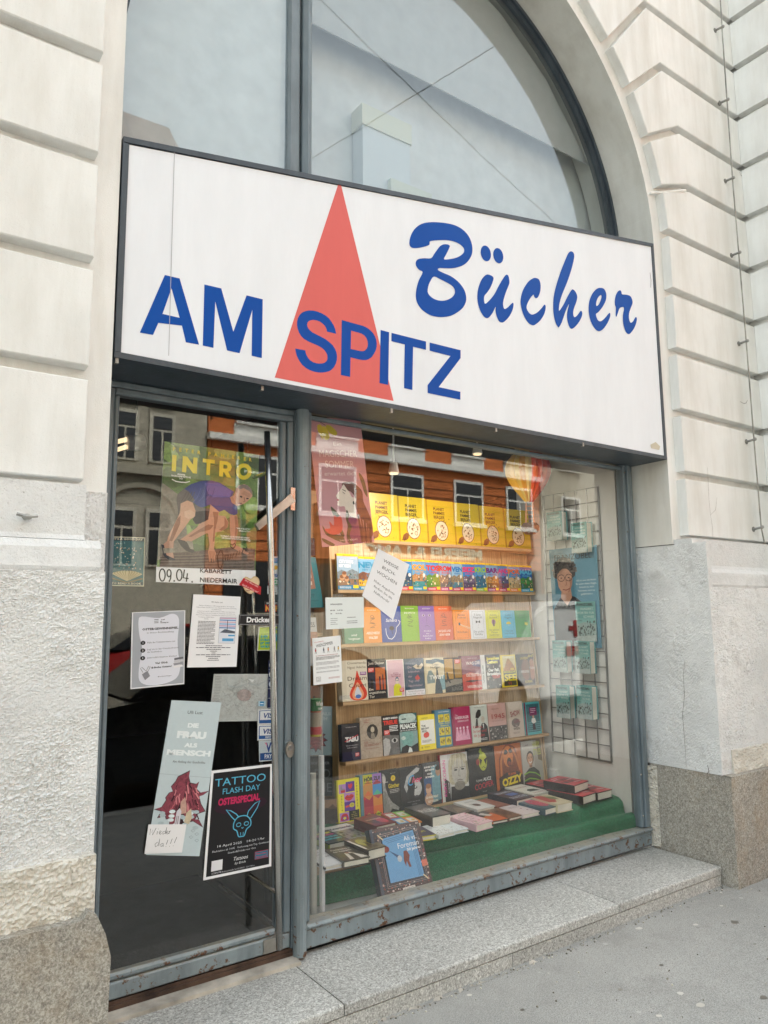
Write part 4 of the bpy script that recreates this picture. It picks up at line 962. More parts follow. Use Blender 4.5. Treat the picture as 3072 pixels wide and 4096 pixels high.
for q in SM: shelfbook(2, q[5], q[6], q[7], .06, q[8], q[0], small(q[0], q[1], q[2], q[3], q[4]), group='small pocket hardcovers')
# fourth shelf
def c_dream(a):
    a.r(0,0,1,1,'#d9d3c2'); a.r(0,0,.18,1,'#cfc8b6'); a.t('Chimamanda',.60,.10,.062,'#4a443c',w=.72); a.t('Ngozi Adichie',.60,.21,.062,'#4a443c',w=.70)
    fl = catmull([(.6,.26),(.68,.42),(.80,.60),(.93,.75),(.95,.88),(.85,.97),(.62,.995),(.40,.97),(.29,.88),(.33,.74),(.46,.60),(.54,.42)],3); a.p(fl,'#cf3a24',.1)
    a.p(catmull([(.6,.55),(.74,.70),(.83,.84),(.76,.95),(.6,.975),(.44,.95),(.38,.84),(.48,.70)],3),'#e8a07c'); a.p(catmull([(.6,.66),(.70,.78),(.75,.87),(.68,.945),(.56,.95),(.48,.88),(.5,.78)],3),'#cfd6e4'); a.e(.61,.90,.11,.05,'#3f6fb8')
    a.t('Dream',.60,.50,.10,'#3a2c26',w=.74); a.t('Count',.61,.67,.10,'#3a2c26',w=.68); a.r(.72,.30,.96,.38,'#7a2a86'); a.g(.74,.94,.31,.37,2,'#ffffff',.4)
def c_tier(a):
    a.r(0,0,1,1,'#16181f'); a.r(.42,.22,.97,.78,'#b8552a',.6); 
    for k in range(9): a.r(.45,.24+k*.03,.95,.25+k*.03,'#e09a5a')
    a.r(.62,.45,.70,.78,'#2a2438'); a.r(.8,.4,.86,.78,'#3a2a34'); a.r(.04,.3,.42,.78,'#232c40',.6); a.p([(.14,.55),(.2,.5),(.28,.55),(.3,.78),(.12,.78)],'#0e0f14')
    a.t('Joël Dicker',.5,.14,.07,'#e8e2d6',w=.88); a.r(.04,.22,.36,.33,'#d03a30'); a.g(.07,.33,.24,.32,3,'#ffffff',.4); a.t('Ein',.05,.79,.065,'#e8e2d6',al='l',w=.22); a.t('ungezähmtes',.05,.87,.065,'#e8e2d6',al='l',w=.88); a.t('Tier',.05,.97,.07,'#e8e2d6',al='l',w=.28)
def c_koehl(a):
    a.r(0,0,1,1,'#e4e0dc'); a.r(.06,.02,.95,.97,'#d3aebb'); a.p([(.34,.99),(.36,.72),(.45,.65),(.68,.65),(.78,.72),(.8,.97),(.34,.97)],'#d4d02a',.1); a.e(.57,.55,.10,.085,'#4a6a80'); a.e(.57,.58,.085,.07,'#e0cfc0'); a.l([(.50,.57),(.64,.57)],.014,'#33556a')
    for k,s_ in enumerate(('MICHAEL','KÖHLMEIER DIE','VERDORBENEN')): a.t(s_,.52,.38+k*.045,.03,'#8a3048',w=.30+.12*min(k,1)*2,bold=.02)
    a.r(.68,.77,.93,.87,'#d03a38'); a.g(.70,.91,.785,.86,3,'#ffffff',.4)
def c_falter(a):
    a.r(0,0,1,1,'#28475e'); a.r(0,.84,1,1,'#dfe0e6'); a.t('Barbara Frischmuth',.52,.90,.03,'#3a3a46',w=.8); a.t('5. Juli 1941 - 30. März',.52,.97,.03,'#3a3a46',w=.9)
    a.p([(.42,.22),(.62,.16),(.72,.22),(.92,.13),(.98,.2),(.84,.3),(.6,.29)],'#cfc2a8',.5); a.e(.7,.22,.06,.03,'#7c6a4e'); a.p([(.5,.52),(.66,.44),(.72,.5),(.78,.56),(.62,.6),(.55,.58)],'#c2413a',.3)
    for k,s_ in enumerate(('Die','Schönheit','der','Tag- und','Nachtfalter')): a.t(s_,.16,.26+k*.125,.06,'#c4a9b4',al='l',w=(.2,.6,.2,.55,.72)[k])
def c_twist(a):
    a.r(0,0,1,1,'#dccfae'); a.p([(0,.05),(.3,.06),(.6,.03),(1,.08),(1,.2),(.7,.12),(.4,.17),(0,.14)],'#3c5c6c',.6); a.p([(.05,.6),(.2,.36),(.34,.35),(.5,.52),(.5,.7),(0,.72)],'#7d8f8e',.5); a.p([(.6,.6),(1,.5),(1,.9),(.6,.95)],'#7fa3ac',.6)
    for k in range(7): a.l([(.62,.34),(.50+.04*k,.20+.02*abs(k-3))],.008,'#2c3c44')
    a.p([(.6,.34),(.66,.34),(.72,.6),(.80,.78),(.86,1),(.46,1),(.5,.78),(.56,.6)],'#33424a',.5); a.t('Colum',.56,.22,.055,'#3a3c3c',w=.32); a.t('McCann',.56,.30,.06,'#3a3c3c',w=.5); a.t('TWIST',.60,.60,.11,'#f6f4ee',w=.74,bold=.02); a.r(0,0,.1,1,'#cfc09c',.3)
def c_junge(a):
    a.r(0,0,1,1,'#22211c'); a.r(.02,.03,.5,.62,'#b58a2c',.2); a.r(.58,.05,1,.60,'#a97f28',.2); a.p([(0,.7),(.6,.62),(1,.64),(1,.75),(0,.85)],'#8a8478',.2); a.e(.14,.45,.05,.04,'#17150f'); a.p([(.1,.48),(.19,.48),(.24,.6),(.33,.74),(.26,.74),(.16,.66),(.08,.75),(.06,.7),(.1,.6)],'#17150f')
    a.t('DER',.78,.82,.10,'#8d887e',w=.36); a.t('JUNGE',.66,.96,.11,'#8d887e',w=.66); a.r(.62,.06,.93,.18,'#d33c34'); a.g(.65,.9,.08,.17,3,'#ffffff',.4)
def c_gez(a):
    a.r(0,0,1,1,'#8a4a5a',.3); a.r(0,0,1,.4,'#7d3f52',.6); a.p([(0,.55),(.4,.48),(1,.55),(1,.72),(0,.75)],'#d05a3c',.6); a.p([(0,.75),(.3,.7),(1,.76),(1,1),(0,1)],'#c23a30',.4); a.p([(.12,.74),(.4,.70),(.95,.73),(.5,.77)],'#22191f'); a.p([(.5,.2),(1,.12),(1,.35),(.6,.3)],'#5a5f86',.6)
    a.t('SARAH CROSSAN',.58,.09,.025,'#e8cfc8',w=.5); a.t('WAS DIE',.60,.26,.095,'#f2e8e2',w=.74,bold=.01); a.t('GEZEITEN',.58,.60,.085,'#f2e8e2',w=.76,bold=.01); a.t('VERBERGEN',.60,.93,.075,'#f2e8e2',w=.76,bold=.01); a.t('· · · · ·',.1,.5,.02,'#f2e8e2',w=.05)
def c_leth(a):
    a.r(0,0,1,1,'#33282a',.7); a.r(0,0,.22,1,'#dcdcdc'); rr=random.Random(4); bit(a,rr,.26,1,.3,1,40,['#8a7a6a','#b5a89a','#201a1a','#4a3a34'],.02,.06,.5); a.p([(.5,.62),(.7,.55),(.95,.6),(.9,.7),(.6,.72)],'#b8443c',.4)
    a.t('Jonathan',.62,.15,.08,'#f0e040',w=.66,bold=.05); a.t('Lethem',.60,.26,.08,'#f0e040',w=.52,bold=.05); a.t('Der Fall',.62,.50,.085,'#f4f4f0',w=.52,bold=.05); a.t('Brooklyn',.62,.61,.085,'#f4f4f0',w=.68,bold=.05)
    a.t('Lethem  Brooklyn',.11,.55,.05,'#222222',w=None,rot=-1.5708,bold=.02)
def c_see(a):
    a.r(0,0,1,1,'#e8cc22'); a.r(.13,.03,.95,.96,'#b4a45e',.2); a.r(.13,.03,.95,.4,'#c9bd86',.2); a.p([(.2,.42),(.38,.2),(.5,.1),(.6,.16),(.75,.25),(.92,.42),(.92,.5),(.16,.5)],'#a9702c',.7); a.r(.13,.5,.95,.96,'#3c3820',.5)
    a.t('DER',.74,.47,.05,'#e6d020',w=.24,bold=.04); a.t('GLÜCKLICHE',.54,.56,.06,'#e6d020',w=.74,bold=.03); a.t('SEE',.56,.80,.20,'#e6d020',w=.78,bold=.04); a.r(.42,.84,.46,.92,'#c2503a'); a.r(.55,.84,.59,.93,'#c2503a')
def c_persp(a):
    a.r(0,0,1,1,'#3c2018',.3); a.r(0,0,.2,1,'#1f1611'); a.e(.5,.5,.26,.34,'#7c4a34',.3); a.e(.86,.5,.2,.34,'#a8694c',.3); a.r(.68,.05,.74,.95,'#2a1812',.3)
    a.t('LAURENT',.46,.17,.08,'#e8c84a',w=.5); a.t('BINET',.86,.11,.08,'#e8c84a',w=.3); a.t('PERSPEK',.44,.60,.08,'#f2ece4',w=.5); a.t('TIVEN',.86,.50,.08,'#f2ece4',w=.3); a.t('ROMAN',.6,.92,.08,'#e8c84a',w=.4)
R3 = [(1370,1474,2640,c_dream,'#d5cebc','cream hardcover with a large red flame, leftmost on the fourth shelf',.13),(1475,1548,2635,c_tier,'#1a1c24','black novel with a glowing window scene and red badge',.10),(1552,1622,2637,c_koehl,'#3f7080','pink book with a drawn figure in a yellow shirt',.07),
 (1625,1702,2633,c_falter,'#28475e','dark blue book with a moth and a paper band',.08),(1704,1783,2630,c_twist,'#cfc09c','beige book with a brush-drawn tower and white title',.08),(1784,1853,2630,c_junge,'#22211c','ochre and black book with a running boy silhouette',.06),
 (1854,1930,2622,c_gez,'#6a2a3a','red and purple sunset-landscape novel',.08),(1931,2009,2618,c_leth,'#dcdcdc','collage-covered novel with a white spine and yellow author line',.08),(2011,2071,2619,c_see,'#e8cc22','yellow-framed novel with a rocky mountain',.07),(2076,2143,2615,c_persp,'#1f1611','dark brown novel with two half faces, rightmost on the fourth shelf',.07)]
for i, q in enumerate(R3): shelfbook(3, q[0], q[1], q[2], q[6], q[5], q[4], q[3], group='books on the fourth shelf', off=.03+.006*(i % 2))
# fifth shelf
def c_tabu(a):
    a.r(0,0,1,1,'#20222e'); a.r(0,.75,1,1,'#1f2040'); a.t('RAPHAEL M. BONELLI',.54,.10,.026,'#d8d8de',w=.6); a.t('TABU',.55,.48,.125,'#eeeef0',w=.72,bold=.06); a.l([(.16,.47),(.5,.40),(.9,.32)],.022,'#cf3440'); a.t('Was wir nicht denken',.55,.60,.032,'#dcdce2',w=.66); a.t('dürfen und warum',.55,.66,.032,'#dcdce2',w=.56); a.r(.70,.80,.92,.90,'#c8343a'); a.g(.72,.9,.815,.89,3,'#fff',.4)
def c_feuer(a):
    a.r(0,0,1,1,'#b3a494',.35); rr=random.Random(8); 
    for _ in range(26): x,y=rr.random(),rr.random(); a.l([(x,y),(x+rr.uniform(-.12,.12),y+rr.uniform(-.08,.08)),(x+rr.uniform(-.2,.2),y+rr.uniform(-.12,.12))],.006,'#7c6c5e')
    a.e(.55,.36,.26,.185,'#2a2624',.2); a.e(.56,.31,.09,.075,'#c4b8a6',.3); a.p([(.46,.52),(.5,.4),(.62,.4),(.68,.52),(.56,.54)],'#8d8376',.4); a.t('Lothar',.30,.08,.045,'#9a4038',w=.28); a.t('Müller',.30,.135,.045,'#9a4038',w=.24); a.t('DIE',.24,.64,.055,'#8f3a30',w=.16); a.t('FEUERSCHRIFT',.54,.71,.055,'#8f3a30',w=.76); a.t('Lichtenbergs letzte Reise',.52,.78,.03,'#8f3a30',w=.6)
def c_treue(a):
    a.r(0,0,1,1,'#1a1a1a'); a.p([(0,.5),(.4,.45),(1,.5),(1,1),(.2,1),(0,.8)],'#6f6f6f',.6); a.e(.72,.64,.2,.06,'#c9c9c9',.3); a.e(.72,.64,.09,.05,'#161616'); a.p([(0,.3),(.5,.5),(1,.52),(1,.35),(.5,.3)],'#101010'); a.p([(.15,.55),(.4,.6),(.45,.8),(.3,1),(0,1),(0,.6)],'#b9b9b9',.5)
    a.t('ROBERTO SAVIANO',.52,.085,.045,'#f2f2f2',w=.9,bold=.05); a.t('TREUE',.5,.22,.10,'#e0392c',w=.9,bold=.06); a.g(.42,.97,.26,.42,4,'#ffffff',.45,3); a.r(.08,.36,.42,.48,'#d8352e'); a.g(.12,.38,.38,.47,3,'#fff',.4)
def c_piln(a):
    a.r(0,0,1,1,'#8ba9a8',.3); a.r(0,0,1,.2,'#2f5f60',.5); a.e(.45,.12,.5,.14,'#b9cfcb',.4); a.r(.15,.12,.4,.15,'#1d3f42'); a.e(.42,.62,.34,.26,'#7fb0ac',.5); a.e(.2,.62,.12,.05,'#c5d8d4',.4); a.r(0,.24,1,.46,'#141616'); a.t('PILNACEK',.5,.38,.115,'#e8f0ee',w=.92,bold=.05); a.t('DER TOD DES SEKTIONSCHEFS',.5,.445,.035,'#e8f0ee',w=.92,bold=.02); a.p([(.0,1),(.1,.85),(.35,.8),(.6,.86),(1,.78),(1,1)],'#14181a'); a.p([(.4,1),(.5,.86),(.62,.9),(.66,1)],'#dfe6e6')
def c_bright(a):
    a.r(0,0,1,1,'#f0de1c'); a.r(.12,.15,.95,.84,'#efefe8'); 
    for k,s_ in enumerate(('THE','BRIGHT','SIDE')): a.t(s_,.18,.34+.075*k,.055,'#2a2a28',al='l',w=(.26,.46,.3)[k],bold=.03)
    a.e(.42,.58,.14,.08,'#d8402c',.1); a.e(.5,.57,.12,.08,'#d8402c',.1); a.l([(.46,.52),(.52,.48)],.014,'#3a2a1c'); a.g(.18,.74,.72,.80,3,'#55554f',.4); a.g(.2,.6,.08,.12,2,'#6a5c10',.4); a.t('k',.16,.94,.05,'#222',w=.06,bold=.05); a.g(.3,.62,.9,.94,2,'#6a5c10',.4)
def c_diebe(a):
    a.r(0,0,1,1,'#4683a3'); a.r(0,0,.14,1,'#3f7897'); a.t('GEORG HAMANN',.55,.07,.03,'#d6dfe0',w=.66,bold=.02)
    rr=random.Random(2)
    for r_,y in enumerate((.12,.47,.73)):
        for x in (.20,.57): a.r(x,y,x+.33,y+.21,'#e2cf2e'); bit(a,rr,x+.05,x+.28,y+.03,y+.18,14,['#4a4420','#6f6526','#8a7d2e'],.012,.04,0)
    a.t('Diebe - Dirnen',.55,.38,.04,'#efe45c',w=.62,bold=.02); a.t('Dienstboten',.55,.44,.04,'#efe45c',w=.5,bold=.02)
def c_habs(a):
    a.r(0,0,1,1,'#a81e56'); a.r(0,0,.14,1,'#8d1848'); a.t('Die',.26,.24,.05,'#f2dfe8',w=.12); a.t('HABSBURGER',.54,.32,.075,'#f2dfe8',w=.74,bold=.02); a.g(.3,.9,.36,.41,2,'#f2dfe8',.4)
    for x in (.25,.42,.6,.8): a.e(x,.56,.05,.035,'#efc9da'); a.p([(x-.05,.6),(x+.05,.6),(x+.12,.88),(x-.12,.88)],'#e3a3c0',.5)
def c_kreis(a):
    a.r(0,0,1,1,'#c9cfc8'); a.t('DANIEL ASCHHEIM',.52,.07,.024,'#55584f',w=.6); a.p([(.3,.22),(.44,.12),(.6,.13),(.6,.28),(.42,.36),(.26,.34)],'#23221f'); a.p([(.2,.62),(.3,.36),(.38,.36),(.4,.6)],'#2a2926'); a.e(.70,.40,.11,.09,'#c2b9ac',.3); a.p([(.48,1),(.52,.6),(.62,.5),(.8,.5),(.95,.6),(1,1)],'#22211f'); a.p([(.66,.52),(.74,.52),(.72,.68)],'#dedad2')
    for k,s_ in enumerate(('Kreisky,','Israel und','die Juden')): a.t(s_,.08,.62+.115*k,.085,'#c23a3c',al='l',w=(.56,.78,.66)[k])
    a.g(.4,.9,.9,.97,2,'#dddddd',.4)
def c_1945(a):
    a.r(0,0,1,1,'#cba39c'); a.r(0,.62,1,1,'#5a5654',.7); rr=random.Random(6); bit(a,rr,.05,.95,.62,.97,40,['#2c2a2a','#8f8a86','#b5b0aa','#444140'],.02,.05,.5); a.t('HERBERT LACKNER',.4,.16,.024,'#5a3a38',w=.4); a.t('1945',.54,.42,.135,'#a23a3e',w=.72); a.t('Schwerer Start in eine neue Zeit',.5,.49,.025,'#7c4444',w=.66)
def c_show(a):
    a.r(0,0,1,1,'#cbbcb0'); a.r(0,0,.1,1,'#b9a89a'); a.t('SHOW',.52,.40,.15,'#8a2f3c',w=.6,rot=-.12,bold=.02); a.e(.5,.60,.26,.13,'#7a6f6c',.7); a.t('GIRL',.6,.60,.09,'#8a2f3c',w=.4,rot=-.1); a.t('IN',.52,.70,.05,'#d9cfc8',w=.1); a.t('WIEN',.52,.80,.07,'#3a3432',w=.4,bold=.02); a.g(.3,.7,.86,.92,2,'#7c706a',.4)
def c_tq(a):
    a.r(0,0,1,1,'#5fb4bb'); a.r(0,0,.1,1,'#7a2442'); a.r(.14,.06,.94,.92,'#3c6f78',.7); a.r(.32,.16,.78,.42,'#7c1f58'); a.g(.38,.72,.2,.36,3,'#e8c9dc',.4); 
    for k in range(5): a.r(.14,.62+.06*k,.94,.64+.06*k,'#6fa6ac')
    a.e(.54,.46,.06,.045,'#caa58c'); a.p([(.44,.5),(.64,.5),(.7,.62),(.6,.66),(.48,.66),(.4,.6)],'#e4e2de'); a.p([(.47,.66),(.61,.66),(.64,.86),(.45,.86)],'#3a2c34')
R4 = [(1371,1444,2895,c_tabu,'#20222e','navy and black book with a title struck through in red, leftmost on the fifth shelf',.09),(1446,1533,2868,c_feuer,'#c4b6a4','grey book with an oval silhouette portrait',.09),(1536,1600,2862,c_treue,'#1a1a1a','black book with one grey eye and a red title',.09),
 (1603,1675,2853,c_piln,'#161a1c','turquoise-grey book with a cropped face and a black title bar',.09),(1679,1746,2858,c_bright,'#f0de1c','yellow and white book with a red apple',.05),(1748,1812,2838,c_diebe,'#3f7897','blue book with six yellow picture squares',.08),(1815,1889,2826,c_habs,'#8d1848','crimson book with pale court figures',.07),
 (1892,1958,2819,c_kreis,'#c9cfc8','pale book with a man raising a hat and a red title',.06),(1961,2032,2812,c_1945,'#c49a94','dusty pink book with a red year title',.07),(2036,2100,2806,c_show,'#cbbcb0','sand-coloured book with a round grey picture',.06),(2105,2168,2807,c_tq,'#5fb4bb','turquoise book with a woman standing on steps, rightmost on the fifth shelf',.06)]
for i, q in enumerate(R4): shelfbook(4, q[0], q[1], q[2], q[6], q[5], q[4], q[3], group='books on the fifth shelf', off=.03+.006*(i % 2))
# lowest shelf
def c_los(a):
    a.r(0,0,1,1,'#e9e22c'); a.r(0,0,.05,1,'#a9a31c'); c = [('#b98ad0','#5b2f9c'),('#b98ad0','#b98ad0'),('#5b2f9c','#5b2f9c'),('#b98ad0','#22221c')]
    a.r(.09,.10,.40,.32,'#b98ad0'); a.r(.40,.06,.79,.30,'#5b2f9c'); a.r(.31,.32,.79,.53,'#b98ad0'); a.r(.31,.53,.79,.75,'#5b2f9c'); a.r(.09,.77,.50,.98,'#b98ad0'); a.r(.50,.75,.95,.98,'#22221c'); a.r(.09,.32,.31,.77,'#efe93a')
    a.p([(.16,.14),(.22,.12),(.24,.2),(.36,.22),(.36,.28),(.18,.28)],'#8d9096',.2); a.r(.18,.24,.36,.30,'#c92c34'); a.p(catmull([(.59,.24),(.5,.17),(.52,.12),(.57,.12),(.59,.15),(.62,.11),(.68,.12),(.69,.17)],3),'#e0283c')
    a.p(catmull([(.33,.43),(.45,.37),(.53,.39),(.62,.36),(.74,.41),(.62,.49),(.5,.51),(.4,.48)],3),'#d8262c'); a.l([(.36,.43),(.55,.44),(.72,.42)],.012,'#5a1018'); a.l([(.36,.645),(.55,.63)],.045,'#e02f34'); a.e(.64,.62,.11,.055,'#ded040'); a.l([(.64,.57),(.64,.675)],.008,'#6a6420'); a.l([(.54,.62),(.74,.62)],.008,'#6a6420')
    a.p(catmull([(.15,.95),(.15,.86),(.22,.80),(.38,.80),(.45,.86),(.45,.95)],3),'#d22c34'); a.r(.20,.86,.40,.95,'#6a40a4'); a.e(.3,.9,.07,.03,'#e8dc50')
    for k,ch in enumerate('VÖLLIG'): a.t(ch,.20,.40+.065*k,.038,'#26241c',bold=.03)
    for k,ch in enumerate('LOSGELÖST'): a.t(ch,.88,.14+.068*k,.038,'#26241c',bold=.03)
    for k,s_ in enumerate(('Wie','Karaoke','die Welt','eroberte')): a.t(s_,.72,.81+.045*k,.026,'#d8cf6a',w=(.12,.24,.26,.26)[k],shear=.2)
def c_hoer(a):
    cs = ['#c4c832','#a07cc8','#c9924a','#3f8fd0','#a82848','#d98c3c','#b84050','#e0743c','#4fb894','#7cae34','#8d9c86','#c08a5c']
    a.r(0,0,1,1,'#b08a6a'); a.r(0,0,.13,1,'#5f8ba0')
    for r_ in range(4):
        for q in range(2):
            x,y=.15+.42*q,.0+.25*r_; a.r(x,y,x+.43,y+.25,cs[(r_*2+q) % 12]); a.p([(x,y+.25),(x+.2,y+.13),(x+.43,y+.25)],cs[(r_*2+q+5) % 12]) if r_ != 2 else a.p([(x,y),(x+.25,y+.1),(x+.43,y)],cs[(r_+q+3) % 12])
    a.t('HÖR ZU!',.56,.15,.085,'#2a2a2c',w=.74,bold=.05); a.t('Was Musik mit uns macht',.56,.21,.028,'#2a2a2c',w=.76,bold=.02); a.t('MICHEL FABER',.57,.975,.05,'#1f3a34',w=.76,bold=.03); a.r(.14,.53,.24,.58,'#d8303a')
def c_guen(a):
    a.r(0,0,1,1,'#1b1c1a'); a.p([(0,.05),(.12,.08),(.2,.2),(.15,.32),(.2,.45),(.3,.6),(.5,.75),(.9,.9),(.85,.96),(.5,.9),(.3,1),(0,1)],'#9a9894',.8); a.e(.1,.2,.1,.1,'#bdb8b2',.5); a.l([(.16,.27),(.32,.27)],.01,'#e8e8e4'); a.p([(.0,.45),(.2,.5),(.35,.8),(.3,1),(0,1)],'#8a8986',.9)
    a.e(.62,.2,.13,.07,'#e8c92c'); a.g(.54,.7,.17,.23,3,'#6a5a10',.4); a.t('Günther',.64,.42,.10,'#e8d032',w=.62,bold=.02); a.g(.4,.95,.46,.56,3,'#d8d8d2',.35,3); a.t('Birgit Fuchs',.62,.09,.024,'#b5b5ae',w=.3)
def c_cher(a):
    a.r(0,0,1,1,'#26282a'); a.p([(.15,.45),(.3,.2),(.75,.02),(.9,.05),(.85,.12),(.55,.2),(.4,.4),(.25,.6)],'#b9babb',.5); a.e(.72,.52,.24,.2,'#c6c7c8',.4); a.e(.66,.50,.09,.035,'#1c1e20'); a.e(.66,.49,.05,.02,'#d8dadc'); a.p([(.3,.4),(.6,.3),(.65,.45),(.55,.8),(.4,.8)],'#17181a'); a.e(.7,.72,.1,.03,'#45474a')
    a.t('C',.42,.44,.26,'#35a0d8',w=.24,shear=.3,bold=.0); a.t('her',.74,.38,.15,'#ef5a86',w=.42,shear=.3,bold=.01); a.t('DIE AUTOBIOGRAFIE',.55,.84,.022,'#a8aaac',w=.56); a.g(.45,.7,.88,.92,2,'#8a8c8e',.4)
def c_lisa(a):
    a.r(0,0,1,1,'#33343a'); a.p([(.5,.1),(.8,.05),(1,.2),(1,.9),(.5,.95),(.4,.5)],'#6f9aa8',.5); a.r(.05,.35,.5,.95,'#2b4f80',.5); a.e(.88,.22,.14,.12,'#b5896c',.3); a.e(.88,.14,.15,.06,'#1b1918'); a.e(.28,.62,.16,.12,'#d3a98c',.3); a.e(.28,.54,.16,.06,'#9a6a48',.3); a.e(.28,.85,.24,.15,'#c99f86',.3)
    for k,(s_,w_) in enumerate((('FROM HERE TO THE',.6),('GREAT UNKNOWN',.54),('VON HIER',.3),('INS UNGEWISSE',.5))): a.t(s_,.40,.11+.072*k+(.02 if k > 1 else 0),.042,'#f2f0ec',w=w_,bold=.04)
    a.t('LISA MARIE PRESLEY',.46,.83,.05,'#f2ead8',w=.72,bold=.03); a.t('RILEY KEOUGH',.50,.93,.05,'#f2ead8',w=.56,bold=.03)
def c_kurt(a):
    a.r(0,0,1,1,'#cfcfcf'); a.r(0,.0,.26,.55,'#dcdcdc'); a.p([(.12,.5),(.3,.6),(.3,1),(.1,1)],'#262626'); a.p([(.3,1),(.34,.7),(1,.75),(1,1)],'#1e1e20'); 
    a.p([(.3,.15),(.42,.02),(.75,0),(.95,.05),(1,.3),(.98,.65),(.9,.7),(.35,.66),(.26,.4)],'#b9b39c',.7); a.e(.66,.42,.27,.30,'#bdbab4',.3); a.e(.66,.70,.2,.10,'#8a857c',.6)
    for x in (.54,.80): a.e(x,.36,.06,.02,'#2c2c2c'); a.l([(x-.09,.32),(x+.09,.315)],.012,'#4a463c')
    a.l([(.67,.36),(.64,.50),(.71,.51)],.012,'#6d6a64'); a.l([(.57,.585),(.67,.575),(.77,.59)],.016,'#5c4a48')
    for k in range(9): a.l([(.40+.055*k,.03),(.36+.06*k,.2),(.33+.065*k,.30+.02*(k % 3))],.014,('#d9d3b8','#a39d84','#c9c2a4')[k % 3])
    a.l([(.34,.2),(.29,.45),(.33,.62)],.05,'#c4bda0'); a.l([(.96,.2),(.99,.45),(.95,.66)],.05,'#8f8a74')
    a.t('KURT COBAIN',.17,.50,.085,'#e0409c',rot=-1.5708,w=None,bold=.01); a.t('ROCKSTAR. LEGENDE.',.27,.6,.032,'#e8e8e8',rot=-1.5708,bold=.02)
def c_alice(a):
    a.r(0,0,1,1,'#1c1c1b'); a.p([(.35,.1),(.6,.02),(.8,.15),(.82,.5),(.7,.62),(.4,.6),(.3,.4)],'#2a2a22',.6); a.e(.56,.30,.17,.20,'#b5bd3c',.5); a.p([(.42,.22),(.54,.27),(.46,.38)],'#16150f'); a.p([(.6,.27),(.74,.22),(.68,.38)],'#16150f'); a.e(.36,.3,.07,.07,'#8f2c2c',.5); a.l([(.5,.44),(.57,.41),(.65,.45)],.014,'#2c2a12'); a.p([(.42,.08),(.5,.0),(.56,.12),(.5,.16)],'#8ea030',.4)
    a.t('75 JAHRE',.36,.71,.045,'#cfcfca',w=.26,bold=.01); a.t('ALICE',.68,.71,.07,'#e4e4e0',w=.32,bold=.02); a.t('COOPER',.55,.86,.12,'#cf3044',w=.74,rot=-.08); a.t('BILDBAND',.55,.94,.02,'#a8a8a2',w=.16)
def c_ozzy(a):
    a.r(0,0,1,1,'#b9662f',.25); a.p([(.1,.9),(.15,.3),(.3,.1),(.45,.0),(.6,.0),(.8,.1),(.9,.5),(.95,.95)],'#7a3a1c',.7); a.e(.5,.27,.19,.24,'#cf7c3e',.4); a.e(.41,.17,.09,.055,'#1f120d'); a.e(.62,.15,.09,.055,'#1f120d'); a.e(.53,.40,.085,.10,'#2a120d'); a.e(.53,.43,.06,.05,'#8a3a2c')
    a.l([(.2,.7),(.22,.35),(.36,.10)],.06,'#c27238'); a.l([(.92,.62),(.80,.3),(.66,.08)],.06,'#c27238'); a.p([(.1,1),(.1,.72),(.4,.62),(.8,.62),(1,.72),(1,1)],'#33201a',.3)
    a.t('75 JAHRE',.60,.69,.055,'#e8762c',w=.3,bold=.02); a.t('OZZY',.60,.885,.16,'#e8d02c',w=.76,rot=-.10,bold=.05)
def c_harry(a):
    a.r(0,0,1,1,'#a39d92'); a.r(.0,0,.6,1,'#b5b2ac'); a.p([(.75,0),(1,0),(1,.5),(.8,.45)],'#6d5c34',.3); a.p([(.0,1),(.1,.72),(.3,.62),(.55,.6),(.8,.72),(.86,1)],'#2c2e26')
    for k in range(5): a.l([(.04,.74+.07*k),(.3,.70+.07*k),(.6,.74+.07*k),(.84,.84+.05*k)],.028,('#86b53a','#4a2a24')[k % 2])
    a.face(.40,.40,.16,'#cf9f80','#2c221e'); a.l([(.33,.475),(.40,.50),(.48,.465)],.02,'#f4f0ea')
    a.t('HARRY',.74,.16,.13,'#b8c63a',w=.36,rot=.0); a.t('STYLES',.76,.34,.14,'#b8c63a',w=.38); a.g(.2,.35,.08,.11,1,'#6c675e',.5)
R5 = [(1352,1443,3116,c_los,'#e9e22c','yellow book with small purple pop pictures, leftmost on the lowest shelf',.05,'#a9a31c'),(1446,1533,3096,c_hoer,'#5f8ba0','patchwork-coloured book with a black HÖR ZU! title',.11,None),(1536,1606,3078,c_guen,'#1b1c1a','black book with a smoking man in grey and a yellow title',.08,None),(1608,1696,3068,c_cher,'#1c1d1f','black and white portrait book with a blue and pink script title',.11,None),
 (1699,1768,3050,c_lisa,'#33343a','blue-grey memoir with a small child and white capitals',.09,None),(1772,1880,3012,c_kurt,'#c2303c','large grey book with a fair-haired face and pink vertical title',.06,None),(1885,1985,2988,c_alice,'#1c1c1b','large black book with a green-lit painted face',.06,None),(1990,2095,2975,c_ozzy,'#2a1a14','large orange book with a screaming man and yellow title',.06,None),(2098,2178,2960,c_harry,'#a39d92','grey book with a smiling man in a green striped jumper, rightmost on the lowest shelf',.05,None)]
for i, q in enumerate(R5): shelfbook(5, q[0], q[1], q[2], q[6], q[5], q[4], q[3], spine=q[7], group='books on the lowest shelf', off=.03+.008*(i % 2))
